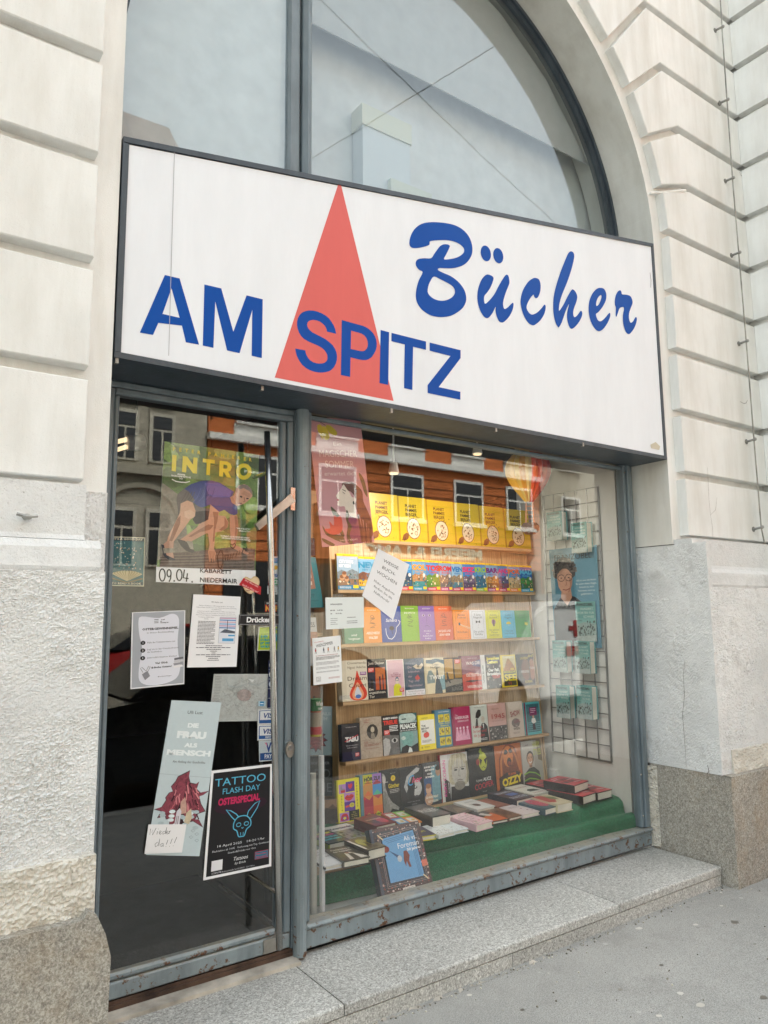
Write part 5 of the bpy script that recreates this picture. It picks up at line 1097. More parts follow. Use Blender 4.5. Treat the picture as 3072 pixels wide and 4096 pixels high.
# ------------------------------------------------------------------ green carpeted platform
CT = -3.985
prof = [(1.42, CT), (1.30, CT), (1.20, CT-.02), (1.14, CT-.07), (1.12, CT-.14), (1.115, CT-.20), (1.09, CT-.235), (1.03, CT-.215), (.96, CT-.195), (.915, CT-.215), (.895, CT-.27), (.90, CT-.36), (.905, -4.49)]
plat = thing('carpeted_platform', (5.6, 1.8, -4.5), 'green carpet draped over the low platform in the display window', 'platform')
g = G(); n_ = 46; V = []; F = []
pr2 = [(2.7, CT)]+prof; m = len(pr2)
for i in range(n_+1):
    f = i/n_; x = 2.72+(8.36-2.72)*f; lf = 1-f
    for j, (y, z) in enumerate(pr2):
        # towards the left the drape lies further back and hangs straight
        if j > 3:
            sl = 1.18-(.275)*(j-3)/(m-4); bl = min(1, lf*2.2); y = y*(1-bl)+sl*bl
        yy = y+(0 if j < 2 else lf**1.3*.40*(1 if j > 1 else 0))+(.012*math.sin(f*9+j*.5) if j > 2 else 0)
        if j > 5: yy += lf*.10*(1 if j < 12 else 1)
        V.append((x, yy, z))
for i in range(n_):
    for j in range(m-1): F.append((i*m+j, (i+1)*m+j, (i+1)*m+j+1, i*m+j+1))
bot = len(V)
mk('carpet', V, [tuple(reversed(f)) for f in F], 'carpet', plat, smooth=True)
g = G(); g.box((2.74, 1.46, -4.5), (8.34, 2.7, CT-.012)); g.make('platform_box', 'pine_x', plat)
# ------------------------------------------------------------------ books lying on the carpet
def flat(px, t, label, cover, draw, spine=None, z0=CT+.004, group='books lying on the green carpet', k=.5425, off=(1560, 3040)):
    z = z0+t; q = [atz(off[0]+x*k, off[1]+y*k, z) for x, y in px]     # back-left, back-right, front-right, front-left
    a, b, c, d = q
    # square it up: keep the front-left corner, front and side directions
    ex = ((c-d)+(b-a)); W = ex.length/2; ex.normalize(); ey = (a-d)+(b-c); L = ey.length/2; ey = ey-ex*ey.dot(ex); ey.normalize()
    cen = sum(q, Vector())/4; q = [cen-ex*W/2+ey*L/2, cen+ex*W/2+ey*L/2, cen+ex*W/2-ey*L/2, cen-ex*W/2-ey*L/2]
    return bookify('book', q[0], q[1], q[2], q[3], t, label, cover, draw, group, spine)
kA, oA = .3014, (1240, 3150)
def fl(bg, *ops):
    def f(a):
        a.r(0, 0, 1, 1, bg)
        for o in ops: getattr(a, o[0])(*o[1:-1], **o[-1]) if isinstance(o[-1], dict) else getattr(a, o[0])(*o[1:])
    return f
def txt(bg, lines, fg, extra=None):
    def f(a):
        a.r(0, 0, 1, 1, bg, .1)
        if extra: extra(a)
        for s_, x, y, h, w_ in lines: a.t(s_, x, y, h, fg, w=w_, bold=.02)
    return f
flat([(-60,850),(190,815),(425,990),(150,1065)], .05, 'white book lying at the left end of the carpet beside the plastic tube', '#d8dade', txt('#d8dade', [('DIE',.6,.2,.07,.14),('KAMPF',.6,.36,.08,.5),('ZUKUNFT',.62,.52,.08,.6)], '#4a4c58'), k=kA, off=oA, spine='#2a2624')
def x_rep(a): a.p([(.3,.95),(.4,.5),(.6,.45),(.9,.8),(.95,.95)], '#d8d2c8', .2); a.e(.5,.5,.07,.06,'#8a6248'); a.p([(.45,.98),(.5,.55),(.66,.55),(.7,.98)], '#23211e')
flat([(190,815),(530,768),(803,907),(445,990)], .075, 'dark brown hardcover with a seated man in the front row at the left', '#4a463a', txt('#4a463a', [('Augenblicke',.45,.22,.09,.74),('der Republik',.45,.36,.09,.7)], '#dad6c8', x_rep), k=kA, off=oA)
def x_col(a):
    for i, (s_, c) in enumerate((('nichts sagen', '#c9c83a'), ('nicht hören', '#c2407c'), ('Nicht', '#3fa8b4'), ('sehen', '#3fa8b4'))): a.t(s_, .5, .24+.17*i, .12, c, w=.8, bold=.04)
flat([(20,600),(250,560),(510,685),(190,765)], .09, 'dark book with colourful slogans and lime page edges at the left end', '#23343a', lambda a: (a.r(0,0,1,1,'#23343a'), x_col(a)), k=kA, off=oA, spine='#9ab32c')
def x_kr(a):
    a.r(0,.38,1,1,'#7f8078',.9); bit(a, random.Random(3), .05,.95,.45,.95,34,['#45463f','#9a9a90','#2c2c28','#6f7a3c'],.02,.08,.5)
flat([(180,535),(520,465),(790,615),(480,690)], .04, 'grey photo-covered book titled Kriegsende, second row at the left', '#c9cac6', txt('#cfd0cc', [('Kriegsende',.5,.30,.13,.86)], '#2a2f4a', x_kr), k=kA, off=oA)
def x_br(a): a.e(.5,.45,.3,.3,'#a8a04c',.5); a.r(0,.1,.12,.9,'#dcd8cc'); a.p([(.3,.9),(.5,.4),(.8,.9)], '#5a4a2c',.5)
flat([(520,690),(800,630),(900,790),(700,845)], .12, 'brown book with a yellowish picture, partly behind the propped boxing book', '#3c342c', lambda a: (a.r(0,0,1,1,'#6c6040',.5), x_br(a)), k=kA, off=oA)
def x_sh(a): a.e(.35,.5,.22,.3,'#3c3034',.5); a.e(.7,.6,.2,.28,'#b8404c',.5); a.e(.5,.3,.3,.12,'#5a4046',.5)
flat([(620,400),(880,348),(1120,455),(835,525)], .17, 'thick dark red book behind the propped boxing book', '#6a2228', txt('#6a2228', [('SHAKESPEARE',.5,.45,.08,.7)], '#d8b8a8', x_sh), k=kA, off=oA)
def x_sq(a):
    cs = ['#a8303c','#7ab83c','#3f8fc0','#e08a30']; 
    for i in range(2):
        for j in range(2):
            a.r(i*.5,j*.5,i*.5+.5,j*.5+.5,cs[(i+j*2) % 4]); a.r(i*.5+.1,j*.5+.1,i*.5+.42,j*.5+.4,'#d8d8d0'); a.e(i*.5+.3,j*.5+.28,.07,.06,'#c9a830')
flat([(890,350),(1190,320),(1520,440),(1240,490)], .10, 'book with four bright coloured squares on its cover', '#d8842c', lambda a: x_sq(a), k=kA, off=oA)
flat([(120,500),(240,486),(328,548),(215,568)], .06, 'yellow book peeping out right of the propped boxing book', '#d8cf2c', txt('#4a4a5c', [('Stern',.5,.6,.2,.5)], '#e2da3c'))
def x_ri(a): a.r(.05,.05,.95,.95,'#55534f',.9); a.e(.6,.5,.2,.2,'#8a8680',.5)
flat([(118,345),(255,322),(445,392),(298,425)], .17, 'very thick dark grey book with a rounded page block', '#33312f', txt('#33312f', [('RILKE',.5,.62,.22,.8)], '#c2beb6', x_ri))
flat([(360,345),(520,320),(637,370),(500,398)], .05, 'thin brown-grey landscape book in the back row', '#4d4238', fl('#5a4c40', ('p', [(.1,.9),(.4,.3),(.9,.7)], '#7c6a58', .5)))
def x_bd(a): a.e(.5,.6,.16,.14,'#5a4038',.3); a.l([(.4,.6),(.3,.45),(.5,.5)],.03,'#4a342c'); a.g(.3,.8,.2,.3,2,'#55555c',.4)
flat([(490,310),(610,284),(765,340),(622,370)], .08, 'white book with a small bird, back row', '#d3d3d0', lambda a: (a.r(0,0,1,1,'#d3d3d0',.1), x_bd(a)))
flat([(650,292),(745,278),(888,325),(775,352)], .05, 'rust brown book between the white bird book and the navy thick book', '#8a4a34', fl('#8f5440', ('r', .1,.1,.9,.9,'#9c6450', .4)))
def x_fw(c1, c2, s_=1):
    def f(a): bit(a, random.Random(s_), .05, .95, .55, .97, 26, [c1, c2, '#9aa8a0'], .015, .04, .2); a.g(.2,.8,.15,.4,4,'#6f7680',.3)
    return f
flat([(225,490),(335,470),(467,526),(335,562)], .045, 'white book with fine dark flowers, front row', '#dbe0e0', lambda a: (a.r(0,0,1,1,'#dbe0e0'), x_fw('#4a5a5c','#7a4a4a')(a)))
flat([(338,466),(435,448),(577,502),(467,526)], .045, 'white book with pale blue sprigs, front row', '#d8e2e6', lambda a: (a.r(0,0,1,1,'#d8e2e6'), x_fw('#9ab4c0','#b8ccd4',2)(a)))
def x_ga(a): bit(a, random.Random(5), .02,.98,.02,.98,60,['#c9506c','#5a8a4a','#8fae6a','#e08aa0'],.015,.05,.2); a.e(.5,.45,.36,.3,'#e6c4cc'); [a.t(s_,.5,.34+.14*i,.08,'#4a3038',w=w_) for i,(s_,w_) in enumerate((('ZUR ZEIT',.5),('GARTEN',.5),('KIM',.25)))]
flat([(450,410),(580,382),(725,450),(610,486)], .09, 'pink book with a flower border, front row', '#dfb8c2', lambda a: (a.r(0,0,1,1,'#e6c4cc'), x_ga(a)))
def x_or(a): a.p([(0,.6),(1,.3),(1,1),(0,1)],'#c2602c',.3); a.p([(.2,.3),(.5,.2),(.8,.5),(.5,.55)],'#c9c2bc',.5)
flat([(598,385),(690,370),(872,430),(735,460)], .045, 'dark and orange book with a pale hand, front row', '#33302e', lambda a: (a.r(0,0,1,1,'#33302e',.3), x_or(a)), spine='#d8783c')
flat([(692,372),(800,350),(982,400),(872,432)], .045, 'brown book with a darker blotch, front row', '#6a4a34', fl('#6f5038', ('e', .5,.5,.3,.3,'#4f3a2c', .5)))
flat([(800,350),(925,325),(1107,375),(985,402)], .055, 'pale pink book with tiny birds, front row', '#cfc2c2', lambda a: (a.r(0,0,1,1,'#d3c6c6',.1), bit(a, random.Random(2), .3,.9,.4,.8,3,['#8a3a44'],.04,.07,0), a.g(.2,.8,.2,.35,2,'#777',.3)))
def x_bl(a): a.r(.35,.38,.8,.6,'#3f6fb0',.3)
flat([(745,238),(880,212),(1032,268),(905,305)], .13, 'thick navy book with white capitals, second row', '#1a2030', txt('#1a2030', [('PAULA HAWKINS',.5,.30,.14,.8),('DIE BLAUE STUNDE',.5,.85,.16,.86)], '#b8c4d4', x_bl))
def x_an(a): a.p([(.3,.6),(.5,.5),(.8,.55),(.85,.75),(.3,.72)],'#2c2c2c',.6)
flat([(870,196),(1000,176),(1148,230),(1035,264)], .10, 'white book with a black ink drawing, back row', '#d6d4cc', txt('#dad8d0', [('DIE AUFERSTEHUNG',.5,.3,.08,.7),('ANNA PAWLOWNA',.5,.9,.06,.6)], '#8a2c2c', x_an))
def x_or2(a): a.e(.5,.5,.3,.34,'#b83a5c',.3); bit(a, random.Random(7), .02,.98,.02,.98,50,['#8fa8b0','#5a7880','#33505c'],.01,.03,.2)
flat([(925,296),(1055,268),(1228,335),(1115,370)], .09, 'blue-grey ornamented book with a pink medallion, front row', '#33505c', lambda a: (a.r(0,0,1,1,'#3a5864'), x_or2(a)))
def x_ca(a): a.p([(0,0),(.5,0),(.7,.5),(.3,.8),(0,.7)],'#a83a34',.2); a.p([(.5,.1),(.9,.3),(.8,.6),(.5,.5)],'#6a7a4a',.3)
flat([(1055,266),(1175,258),(1330,300),(1225,338)], .12, 'cream book with red and olive shapes, right part of the front row', '#cfc4a4', lambda a: (a.r(0,0,1,1,'#cfc4a4',.1), x_ca(a)))
def x_red(a):
    rr = random.Random(1); a.r(0,0,1,1,'#c22c3c',.2)
    for i in range(12): x = rr.random(); a.l([(x, .05+.07*i), (min(1, x+.35), .08+.07*i+rr.uniform(-.04, .04))], .03, rr.choice(['#2a1a1e', '#e8d0d0', '#6a1420']))
    for i, s_ in enumerate(('STEREO', 'MUSIK')): a.t(s_, .5, .45+.25*i, .16, '#2c1218', w=.7, bold=.03)
RB = 'stacked red and black books'
flat([(1003,172),(1125,142),(1292,182),(1182,212)], .12, 'red and black book at the left back of the lower layer of the pile', '#241a1c', x_red, group=RB)
flat([(1182,212),(1295,180),(1505,240),(1392,278)], .12, 'red and black book lying in the pile below the top copy, nearest the glass', '#241a1c', x_red, group=RB)
flat([(1300,182),(1410,160),(1617,218),(1507,248)], .12, 'red and black book at the right end of the carpet', '#241a1c', x_red, group=RB)
flat([(1145,148),(1255,112),(1450,157),(1345,192)], .12, 'red and black book lying on top of the pile', '#241a1c', x_red, group=RB, z0=CT+.13)
# the big boxing book propped in front
A_, B_, C_, D_ = aty(1474, 3321, 1.22), aty(1673, 3282, 1.22), aty(1731, 3529, .98), aty(1526, 3590, .98)
def c_ali(a):
    rr = random.Random(11); a.r(0,0,1,1,'#54484a',.6); bit(a, rr, .03,.97,.03,.15,40,['#b8a49c','#8a4a44','#d8d0cc','#5a4a48'],.008,.022,.2); bit(a, rr, .03,.97,.87,.97,40,['#b8a49c','#8a4a44','#d8d0cc','#5a4a48'],.008,.022,.2); bit(a, rr, .03,.15,.12,.9,34,['#b8a49c','#8a4a44','#5a4a48'],.008,.022,.2); bit(a, rr, .86,.98,.12,.9,40,['#b8a49c','#9a4a54','#d8d0cc','#5a4a48'],.008,.022,.2)
    a.r(0,0,.05,1,'#4a5a6c'); a.p([(.20,.17),(.83,.13),(.86,.86),(.20,.84)],'#6aa6d6',.1)
    for d in (0,.025): a.l([(.16-d,.13-d),(.88+d,.10-d),(.90+d,.90+d),(.16-d,.88+d),(.16-d,.13-d)],.005,'#c9b8b4')
    for d in (.02,.045,.07): a.l([(.22+d,.18+d),(.82-d,.145+d)],.005,'#274f80'); a.l([(.82-d,.17),(.84-d,.84)],.005,'#274f80')
    a.l([(.13,.1),(.22,.19)],.02,'#e0cfa8'); a.l([(.84,.84),(.92,.92)],.02,'#e0cfa8')
    a.e(.24,.34,.06,.05,'#8a3c34',.3); a.p([(.28,.36),(.5,.5),(.46,.54)],'#2c5580'); a.e(.46,.52,.045,.05,'#b9c4cc',.2); a.p([(.56,.42),(.62,.42),(.66,.5),(.63,.58),(.65,.68),(.61,.68),(.58,.58),(.55,.66),(.53,.56)],'#7a3c30',.2)
    a.t('Ali vs.',.74,.27,.075,'#eef4f8',w=.26,bold=.0); a.t('Foreman',.68,.37,.085,'#eef4f8',w=.42,bold=.0); a.t('50 Jahre',.76,.43,.04,'#eef4f8',w=.26,bold=.03); a.r(.86,.62,.97,.72,'#d87a64'); a.r(.40,.955,.64,.99,'#e4e4e0'); a.t('DIE WERKSTATT',.52,.985,.018,'#222',w=.2)
bookify('propped_book', A_, B_, C_, D_, .09, 'big square boxing book with a blue ring, propped against the carpet by the glass', '#3a4450', c_ali, cat='book')
# ================================================================== RIGHT SIDE WALL OF THE WINDOW: GRID, BOOKS, POSTER
grid = thing('wire_grid', (8.38, 1.9, -3.5), 'chrome wire grid panel hanging on the side wall of the window', 'wire grid')
gy0, gy1, gz0, gz1 = 1.31, 2.52, -3.50, .90
g = G(); g.tube([(8.375, gy0, gz0), (8.375, gy1, gz0), (8.375, gy1, gz1), (8.375, gy0, gz1), (8.375, gy0, gz0)], .016, 6); g.make('frame_wire', 'wire', grid)
for i in range(1, 5):
    y = gy0+(gy1-gy0)*i/5; g = G(); g.tube([(8.37, y, gz0), (8.37, y, gz1)], .009, 5); g.make('upright_wire', 'wire', grid)
for i in range(1, 18):
    z = gz0+(gz1-gz0)*i/18; g = G(); g.tube([(8.362, gy0, z), (8.362, gy1, z)], .009, 5); g.make('cross_wire', 'wire', grid)
def c_schnee(a, big=False):
    rr = random.Random(9); a.r(0,0,1,1,'#5f9a96'); a.p([(0,.42),(1,.42),(1,.62),(0,.62)],'#76aaa6',.3); a.p([(0,.58),(.4,.52),(1,.56),(1,1),(0,1)],'#8fa5a2',.4)
    bit(a, rr, .1,.95,.62,.85,34,['#1f2a2a','#33403f','#55625f'],.02,.05,.2); bit(a, rr, .55,.95,.50,.68,12,['#24302f','#3a4644'],.015,.04,.2)
    for x in (.3,.5,.7,.85): a.l([(x,.8),(x+.03,.95)],.012,'#20292a')
    a.p([(0,.88),(1,.84),(1,1),(0,1)],'#a5b2b0',.4)
    a.t('FRANZOBEL',.48,.105,.065,'#16201f',w=.84,bold=.02); a.t('HUNDERT',.58,.215,.06,'#c9dcd9',w=.62); a.t('WÖRTER FÜR',.5,.315,.06,'#c9dcd9',w=.86); a.t('SCHNEE',.66,.41,.06,'#c9dcd9',w=.52); a.t('ROMAN',.2,.5,.03,'#23302f',w=.22)
def sidebook(px, label, th=.15, x=8.17):
    q = [atx(u, v, x) for u, v in px]                 # TL TR BR BL on the plane facing the door
    y1 = (q[0].y+q[3].y)/2; y0 = (q[1].y+q[2].y)/2; z1 = (q[0].z+q[1].z)/2; z0 = (q[2].z+q[3].z)/2
    if y1-y0 > .5: y1 = y0+.34
    TL, TR, BR, BL = Vector((x, y1, z1)), Vector((x, y0, z1)), Vector((x, y0, z0)), Vector((x, y1, z0))
    return bookify('hanging_book', TL, TR, BR, BL, th, label, '#4f8f92', c_schnee, 'copies of a teal novel on the wire grid')
sidebook([(2189,2049),(2246,2044),(2248,2160),(2186,2161)], 'teal novel on the wire grid, upper left copy')
sidebook([(2286,2091),(2348,2087),(2346,2210),(2285,2210)], 'teal novel on the wire grid, upper right copy')
sidebook([(2210,2562),(2265,2564),(2267,2689),(2212,2687)], 'teal novel on the wire grid, middle left copy')
sidebook([(2303,2561),(2364,2568),(2356,2696),(2297,2692)], 'teal novel on the wire grid, middle right copy')
sidebook([(2225,2740),(2279,2746),(2279,2875),(2225,2869)], 'teal novel on the wire grid, lower left copy')
sidebook([(2310,2742),(2369,2747),(2367,2881),(2304,2872)], 'teal novel on the wire grid, lower right copy')
def sheet(name, px, plane, label, draw, cat='poster', mat='prt', thick=.006, axis='y', base='#f0f0f2', group=None):
    f = {'y': aty, 'x': atx}[axis]; q = [f(u, v, plane) for u, v in px]
    A = Art(*q); n_ = A.n; V = [p for p in q]+[p-n_*thick for p in q]
    g = G(); g.col(base); g.add(V, [(0,3,2,1),(4,5,6,7),(0,1,5,4),(1,2,6,5),(2,3,7,6),(3,0,4,7)])
    o = mk(name, g.V, g.F, mat, None, label, cat, group, cols=[g.c]*6)
    bm = bmesh.new(); bm.from_mesh(o.data); bmesh.ops.recalc_face_normals(bm, faces=bm.faces); bm.to_mesh(o.data); bm.free()
    draw(A)
    if A.F: A.build('print', mat, o)
    return o
def d_franz(a):
    a.r(0,0,1,1,'#4c7c90',.1); a.r(.5,.0,1,.9,'#578ba0',.1); a.t('FRANZOBEL',.50,.12,.06,'#1b262c',w=.78,rot=.0)
    a.p([(.02,.62),(.18,.50),(.36,.47),(.52,.50),(.66,.56),(.74,.66),(.78,1),(.02,1)],'#1d1e22'); a.p([(.2,.5),(.24,.38),(.42,.38),(.44,.5),(.33,.58)],'#b58a74',.1)
    a.p(catmull([(.10,.30),(.08,.20),(.16,.12),(.30,.09),(.44,.12),(.52,.2),(.50,.30)],4),'#4a4541',.8); a.e(.31,.31,.165,.15,'#c89c84',.1); a.p(catmull([(.15,.25),(.2,.18),(.34,.15),(.46,.2),(.47,.27),(.36,.21),(.22,.24)],3),'#57514c',.8)
    hr = random.Random(6)
    for _ in range(46):
        an = hr.uniform(3.0, 6.4); d = hr.uniform(.62, 1.08); a.e(.31+.235*d*math.cos(an), .235+.12*d*math.sin(an), hr.uniform(.025,.045), hr.uniform(.010,.018), hr.choice(['#3c3835','#5c5651','#6f6862','#2e2a28']), .4, 8)
    a.e(.31,.305,.155,.10,'#c89c84',.2); a.p([(.155,.31),(.47,.31),(.45,.39),(.40,.44),(.31,.462),(.23,.44),(.17,.39)],'#c4967e',.2); a.p([(.40,.30),(.47,.31),(.45,.39),(.40,.44),(.36,.45),(.42,.38)],'#a87a64',.2)
    for k in range(3): a.l([(.22,.255+.012*k),(.31,.25+.012*k),(.41,.256+.012*k)],.003,'#a87c68')
    for x in (.24,.40):
        a.l([(x+.072*math.cos(t*.6), .30+.034*math.sin(t*.6)) for t in range(12)],.006,'#35302c'); a.e(x,.30,.02,.006,'#2c2624')
    a.l([(.31,.30),(.34,.30)],.006,'#35302c'); a.l([(.33,.30),(.35,.37),(.31,.375)],.008,'#9a6c56'); a.l([(.26,.415),(.33,.425),(.41,.41)],.010,'#8a4c44')
    for i,(s_,w_) in enumerate((('»Es ist wie ein Hund.',.40),('Es spürt deine Angst.',.42),('Sobald du dich',.30),('fürchtest, wird es',.34),('gefährlich.«',.24))): a.t(s_,.76,.345+.034*i,.018,'#e2eef2',w=w_)
sheet('author_poster', [(2195,2200),(2386,2179),(2407,2592),(2222,2592)], 8.34, 'blue poster of a man with curly grey hair and round glasses on the wire grid', d_franz, axis='x', base='#6a98a8')
sheet('book_poster', [(2299,2407),(2380,2405),(2388,2566),(2312,2564)], 8.31, 'teal novel poster pinned over the lower corner of the author poster', lambda a: c_schnee(a, True), axis='x', base='#a9c2c4')
# wall socket
so = thing('wall_socket', (8.38, 2.4, -3.75), 'white wall socket low on the side wall right of the lowest shelf', 'socket')
a, b = atx(2190, 3073, 8.36), atx(2230, 3117, 8.36)
g = G(); g.box((8.335, min(a.y, b.y), min(a.z, b.z)), (8.399, max(a.y, b.y), max(a.z, b.z))); g.make('plate', 'white', so)
cy, cz = (a.y+b.y)/2, (a.z+b.z)/2; rr_ = abs(a.z-b.z)*.36
g = G(); n_ = 14; V = []; 
for r_, x in ((rr_, 8.333), (rr_*.86, 8.333), (rr_*.8, 8.35)): V += [(x, cy+r_*math.cos(t*2*math.pi/n_), cz+r_*math.sin(t*2*math.pi/n_)) for t in range(n_)]
F = [(k*n_+i, k*n_+(i+1) % n_, (k+1)*n_+(i+1) % n_, (k+1)*n_+i) for k in range(2) for i in range(n_)]+[tuple(2*n_+i for i in range(n_))]
g.add(V, F); g.make('socket_ring', 'white', so)
for d in (-.4, .4): g = G(); g.tube([(8.352, cy+d*rr_, cz), (8.345, cy+d*rr_, cz)], .012, 6); g.make('pin_hole', 'cable', so)
# ------------------------------------------------------------------ hot-air balloon lantern
bal = thing('balloon_lantern', (7.4, 1.9, .1), 'paper hot-air balloon in yellow orange and red with a little basket', 'paper balloon')
cb = aty(2112, 1878, 1.9); R = .50; bp = [(.71*a_, .71*b_) for a_, b_ in [(.02, .42), (.22, .405), (.36, .33), (.46, .20), (.50, .04), (.49, -.12), (.42, -.30), (.31, -.48), (.18, -.66), (.09, -.78)]]
cols_ = ['#d8a83c', '#dcb85a', '#d99a3c', '#e0c27a', '#dc9458', '#d84a2c', '#d2402a', '#c8382c', '#b8343a', '#cf8a3c']
NG = 20
for k in range(NG):
    g = G(); a0, a1 = 2*math.pi*k/NG, 2*math.pi*(k+1)/NG; am = (a0+a1)/2; V = []; F = []
    for (r_, z) in bp:
        for an, f in ((a0, .93), (am, 1.06), (a1, .93)): V.append((cb.x+r_*f*math.cos(an), cb.y+r_*f*math.sin(an), cb.z+z*.98))
    for j in range(len(bp)-1):
        for q in range(2): F.append((j*3+q, j*3+3+q, j*3+4+q, j*3+1+q))
    front = math.cos(am+2.0)
    ang = (math.degrees(am)+360) % 360
    # seen from the street: left gores yellow, right gores red
    side = math.cos(am-math.radians(-35)); ci = int(max(0, min(8, (side+1)*4.5)))
    g.col(cols_[ci]); g.add(V, F); g.make('gore', 'prt', bal)
g = G()
bz = cb.z-.56
for dx, dy in ((-.06,0),(.06,0),(0,-.06),(0,.06)): g.tube([(cb.x+dx*1.2, cb.y+dy*1.2, bz), (cb.x+dx*1.5, cb.y+dy*1.5, bz-.33)], .008, 5)
for k in range(4):
    z = bz-.06-.07*k; g.tube([(cb.x-.09, cb.y, z), (cb.x, cb.y-.09, z), (cb.x+.09, cb.y, z)], .006, 4)
g.col('#d89a78'); g.C = [g.c]*len(g.F); g.make('ropes', 'prt', bal)
g = G(); g.col('#6a5448'); n_ = 14; V = []
for r_, z in ((.11, 0), (.15, -.05), (.14, -.12), (.08, -.18)): V += [(cb.x+r_*math.cos(t*2*math.pi/n_), cb.y+r_*math.sin(t*2*math.pi/n_), bz-.33+z) for t in range(n_)]
g.add(V, [(k*n_+i, (k+1)*n_+i, (k+1)*n_+(i+1) % n_, k*n_+(i+1) % n_) for k in range(3) for i in range(n_)]+[tuple(3*n_+i for i in range(n_))]); g.make('basket', 'prt', bal)
g = G(); g.tube([(cb.x, cb.y, cb.z+.28), (cb.x, cb.y, 2.2)], .006, 5); g.make('cord', 'cable', bal)
# ------------------------------------------------------------------ shelf unit and pictures left of the display case
su = thing('side_bookcase', (3.4, 3.1, -4.5), 'dark pine bookcase deep in the window left of the display case', 'bookcase')
for z in (-1.42, -2.6, -3.75):
    g = G(); g.box((2.75, 3.02, z-.05), (4.3, 3.6, z)); g.make('shelf', 'pine_x', su)
for x in (2.72, 4.30): g = G(); g.box((x, 3.0, -4.5), (x+.06, 3.6, .6)); g.make('side_panel', 'pine', su)
g = G(); g.box((2.7, 3.61, -4.5), (4.4, 3.65, .8)); g.make('back_board', 'pine', su)
def inner(px, y, label, draw, base, th=.08, name='book'):
    q = [aty(u, v, y) for u, v in px]
    return bookify(name, q[0], q[1], q[2], q[3], th, label, base, draw, 'books in the side bookcase')
def d_adt(a): a.r(0,0,1,1,'#3f8088'); a.p([(.0,.0),(.6,.0),(.72,.62),(.0,.66)],'#a87c6a',.3); a.t('STADT',.35,.80,.07,'#2a5a62',w=.5); a.g(.2,.8,.86,.88,1,'#2a5a62',.4); [a.r(.08+.13*i,.06+.14*j,.16+.13*i,.13+.14*j,'#e0d4c4') for i in range(4) for j in range(4)]
inner([(1205,2228),(1262,2229),(1296,2430),(1212,2432)], 2.98, 'teal book with a pinkish house front, upper left behind the post', d_adt, '#3f8088')
inner([(1200,2150),(1258,2152),(1262,2222),(1204,2222)], 2.99, 'black book with grey letters at the top left of the window', lambda a: (a.r(0,0,1,1,'#22242a'), a.t('LESEN',.55,.4,.16,'#5a6068',w=.7), a.t('wollen',.55,.7,.14,'#5a6068',w=.7)), '#22242a')
inner([(1210,2468),(1264,2470),(1280,2662),(1220,2664)], 2.97, 'grey book with black SS letters behind the round post', lambda a: (a.r(0,0,1,1,'#b9bcc0'), a.t('FLUSS',.45,.2,.10,'#3a3c42',w=.8), a.r(0,.3,1,.6,'#b58f80',.5)), '#b9bcc0')
inner([(1236,2745),(1280,2745),(1284,2822),(1240,2824)], 3.0, 'small terracotta book above the light blue poster', lambda a: (a.r(0,0,1,1,'#8f5a44',.3), a.r(.3,.5,.5,.9,'#3a2c28')), '#8f5a44')
def hole(a, cu, ct, w_, h_, seed=3):
    rr = random.Random(seed); pts = []
    shape = [(0,-1),(.18,-.78),(.5,-.72),(.42,-.5),(.78,-.42),(.55,-.2),(1,.05),(.6,.18),(.85,.5),(.4,.5),(.45,.85),(.1,.7),(-.1,1),(-.25,.7),(-.7,.75),(-.5,.45),(-1,.35),(-.62,.1),(-.85,-.15),(-.5,-.3),(-.45,-.6),(-.15,-.7)]
    a.p([(cu+x*w_*1.08, ct+y*h_*1.06) for x, y in shape], '#4a4248'); a.p([(cu+x*w_*.95, ct+y*h_*.95) for x, y in shape], '#8a4450', .8)
    for k in range(14):
        y = -.7+1.3*k/14; a.l([(cu-w_*.45+rr.uniform(-.03,.03), ct+y*h_), (cu+rr.uniform(-.05,.05), ct+(y-.1)*h_), (cu+w_*.45, ct+(y+.05)*h_)], .006, ('#3a2228','#b8646c','#5c3038')[k % 3])
def d_frau2(a):
    a.r(0,0,1,1,'#93a9b5'); a.t('Ulli Lust',.45,.07,.03,'#3a4248',w=.3); a.t('FRAU ALS',.45,.18,.06,'#b9cbd4',w=.9,bold=.05); a.t('MENSCH',.4,.28,.06,'#b9cbd4',w=.75,bold=.05); hole(a, .42, .68, .38, .25)
inner([(1225,2824),(1335,2826),(1327,3022),(1222,3022)], 2.75, 'light blue book with a torn red hole, behind the plastic tube', d_frau2, '#93a9b5', .03)
inner([(1225,3026),(1330,3026),(1334,3183),(1228,3186)], 2.74, 'dark grey book with large outlined letters under the light blue one', lambda a: (a.r(0,0,1,1,'#33383e'), a.t('REICH DER',.52,.2,.07,'#8d949c',w=.7), a.t('RO',.6,.55,.24,'#6a7178',w=.6), a.t('MIE',.6,.9,.24,'#6a7178',w=.7)), '#33383e', .05)
inner([(1262,3202),(1346,3196),(1352,3290),(1268,3300)], 2.3, 'dark landscape book at the foot of the side bookcase', lambda a: (a.r(0,0,1,.35,'#8a7058'), a.r(0,.35,1,1,'#3c342e',.8), a.p([(0,.4),(.2,.25),(.5,.4),(.8,.2),(1,.4)], '#5a4a3c', .5)), '#3c342e', .06)
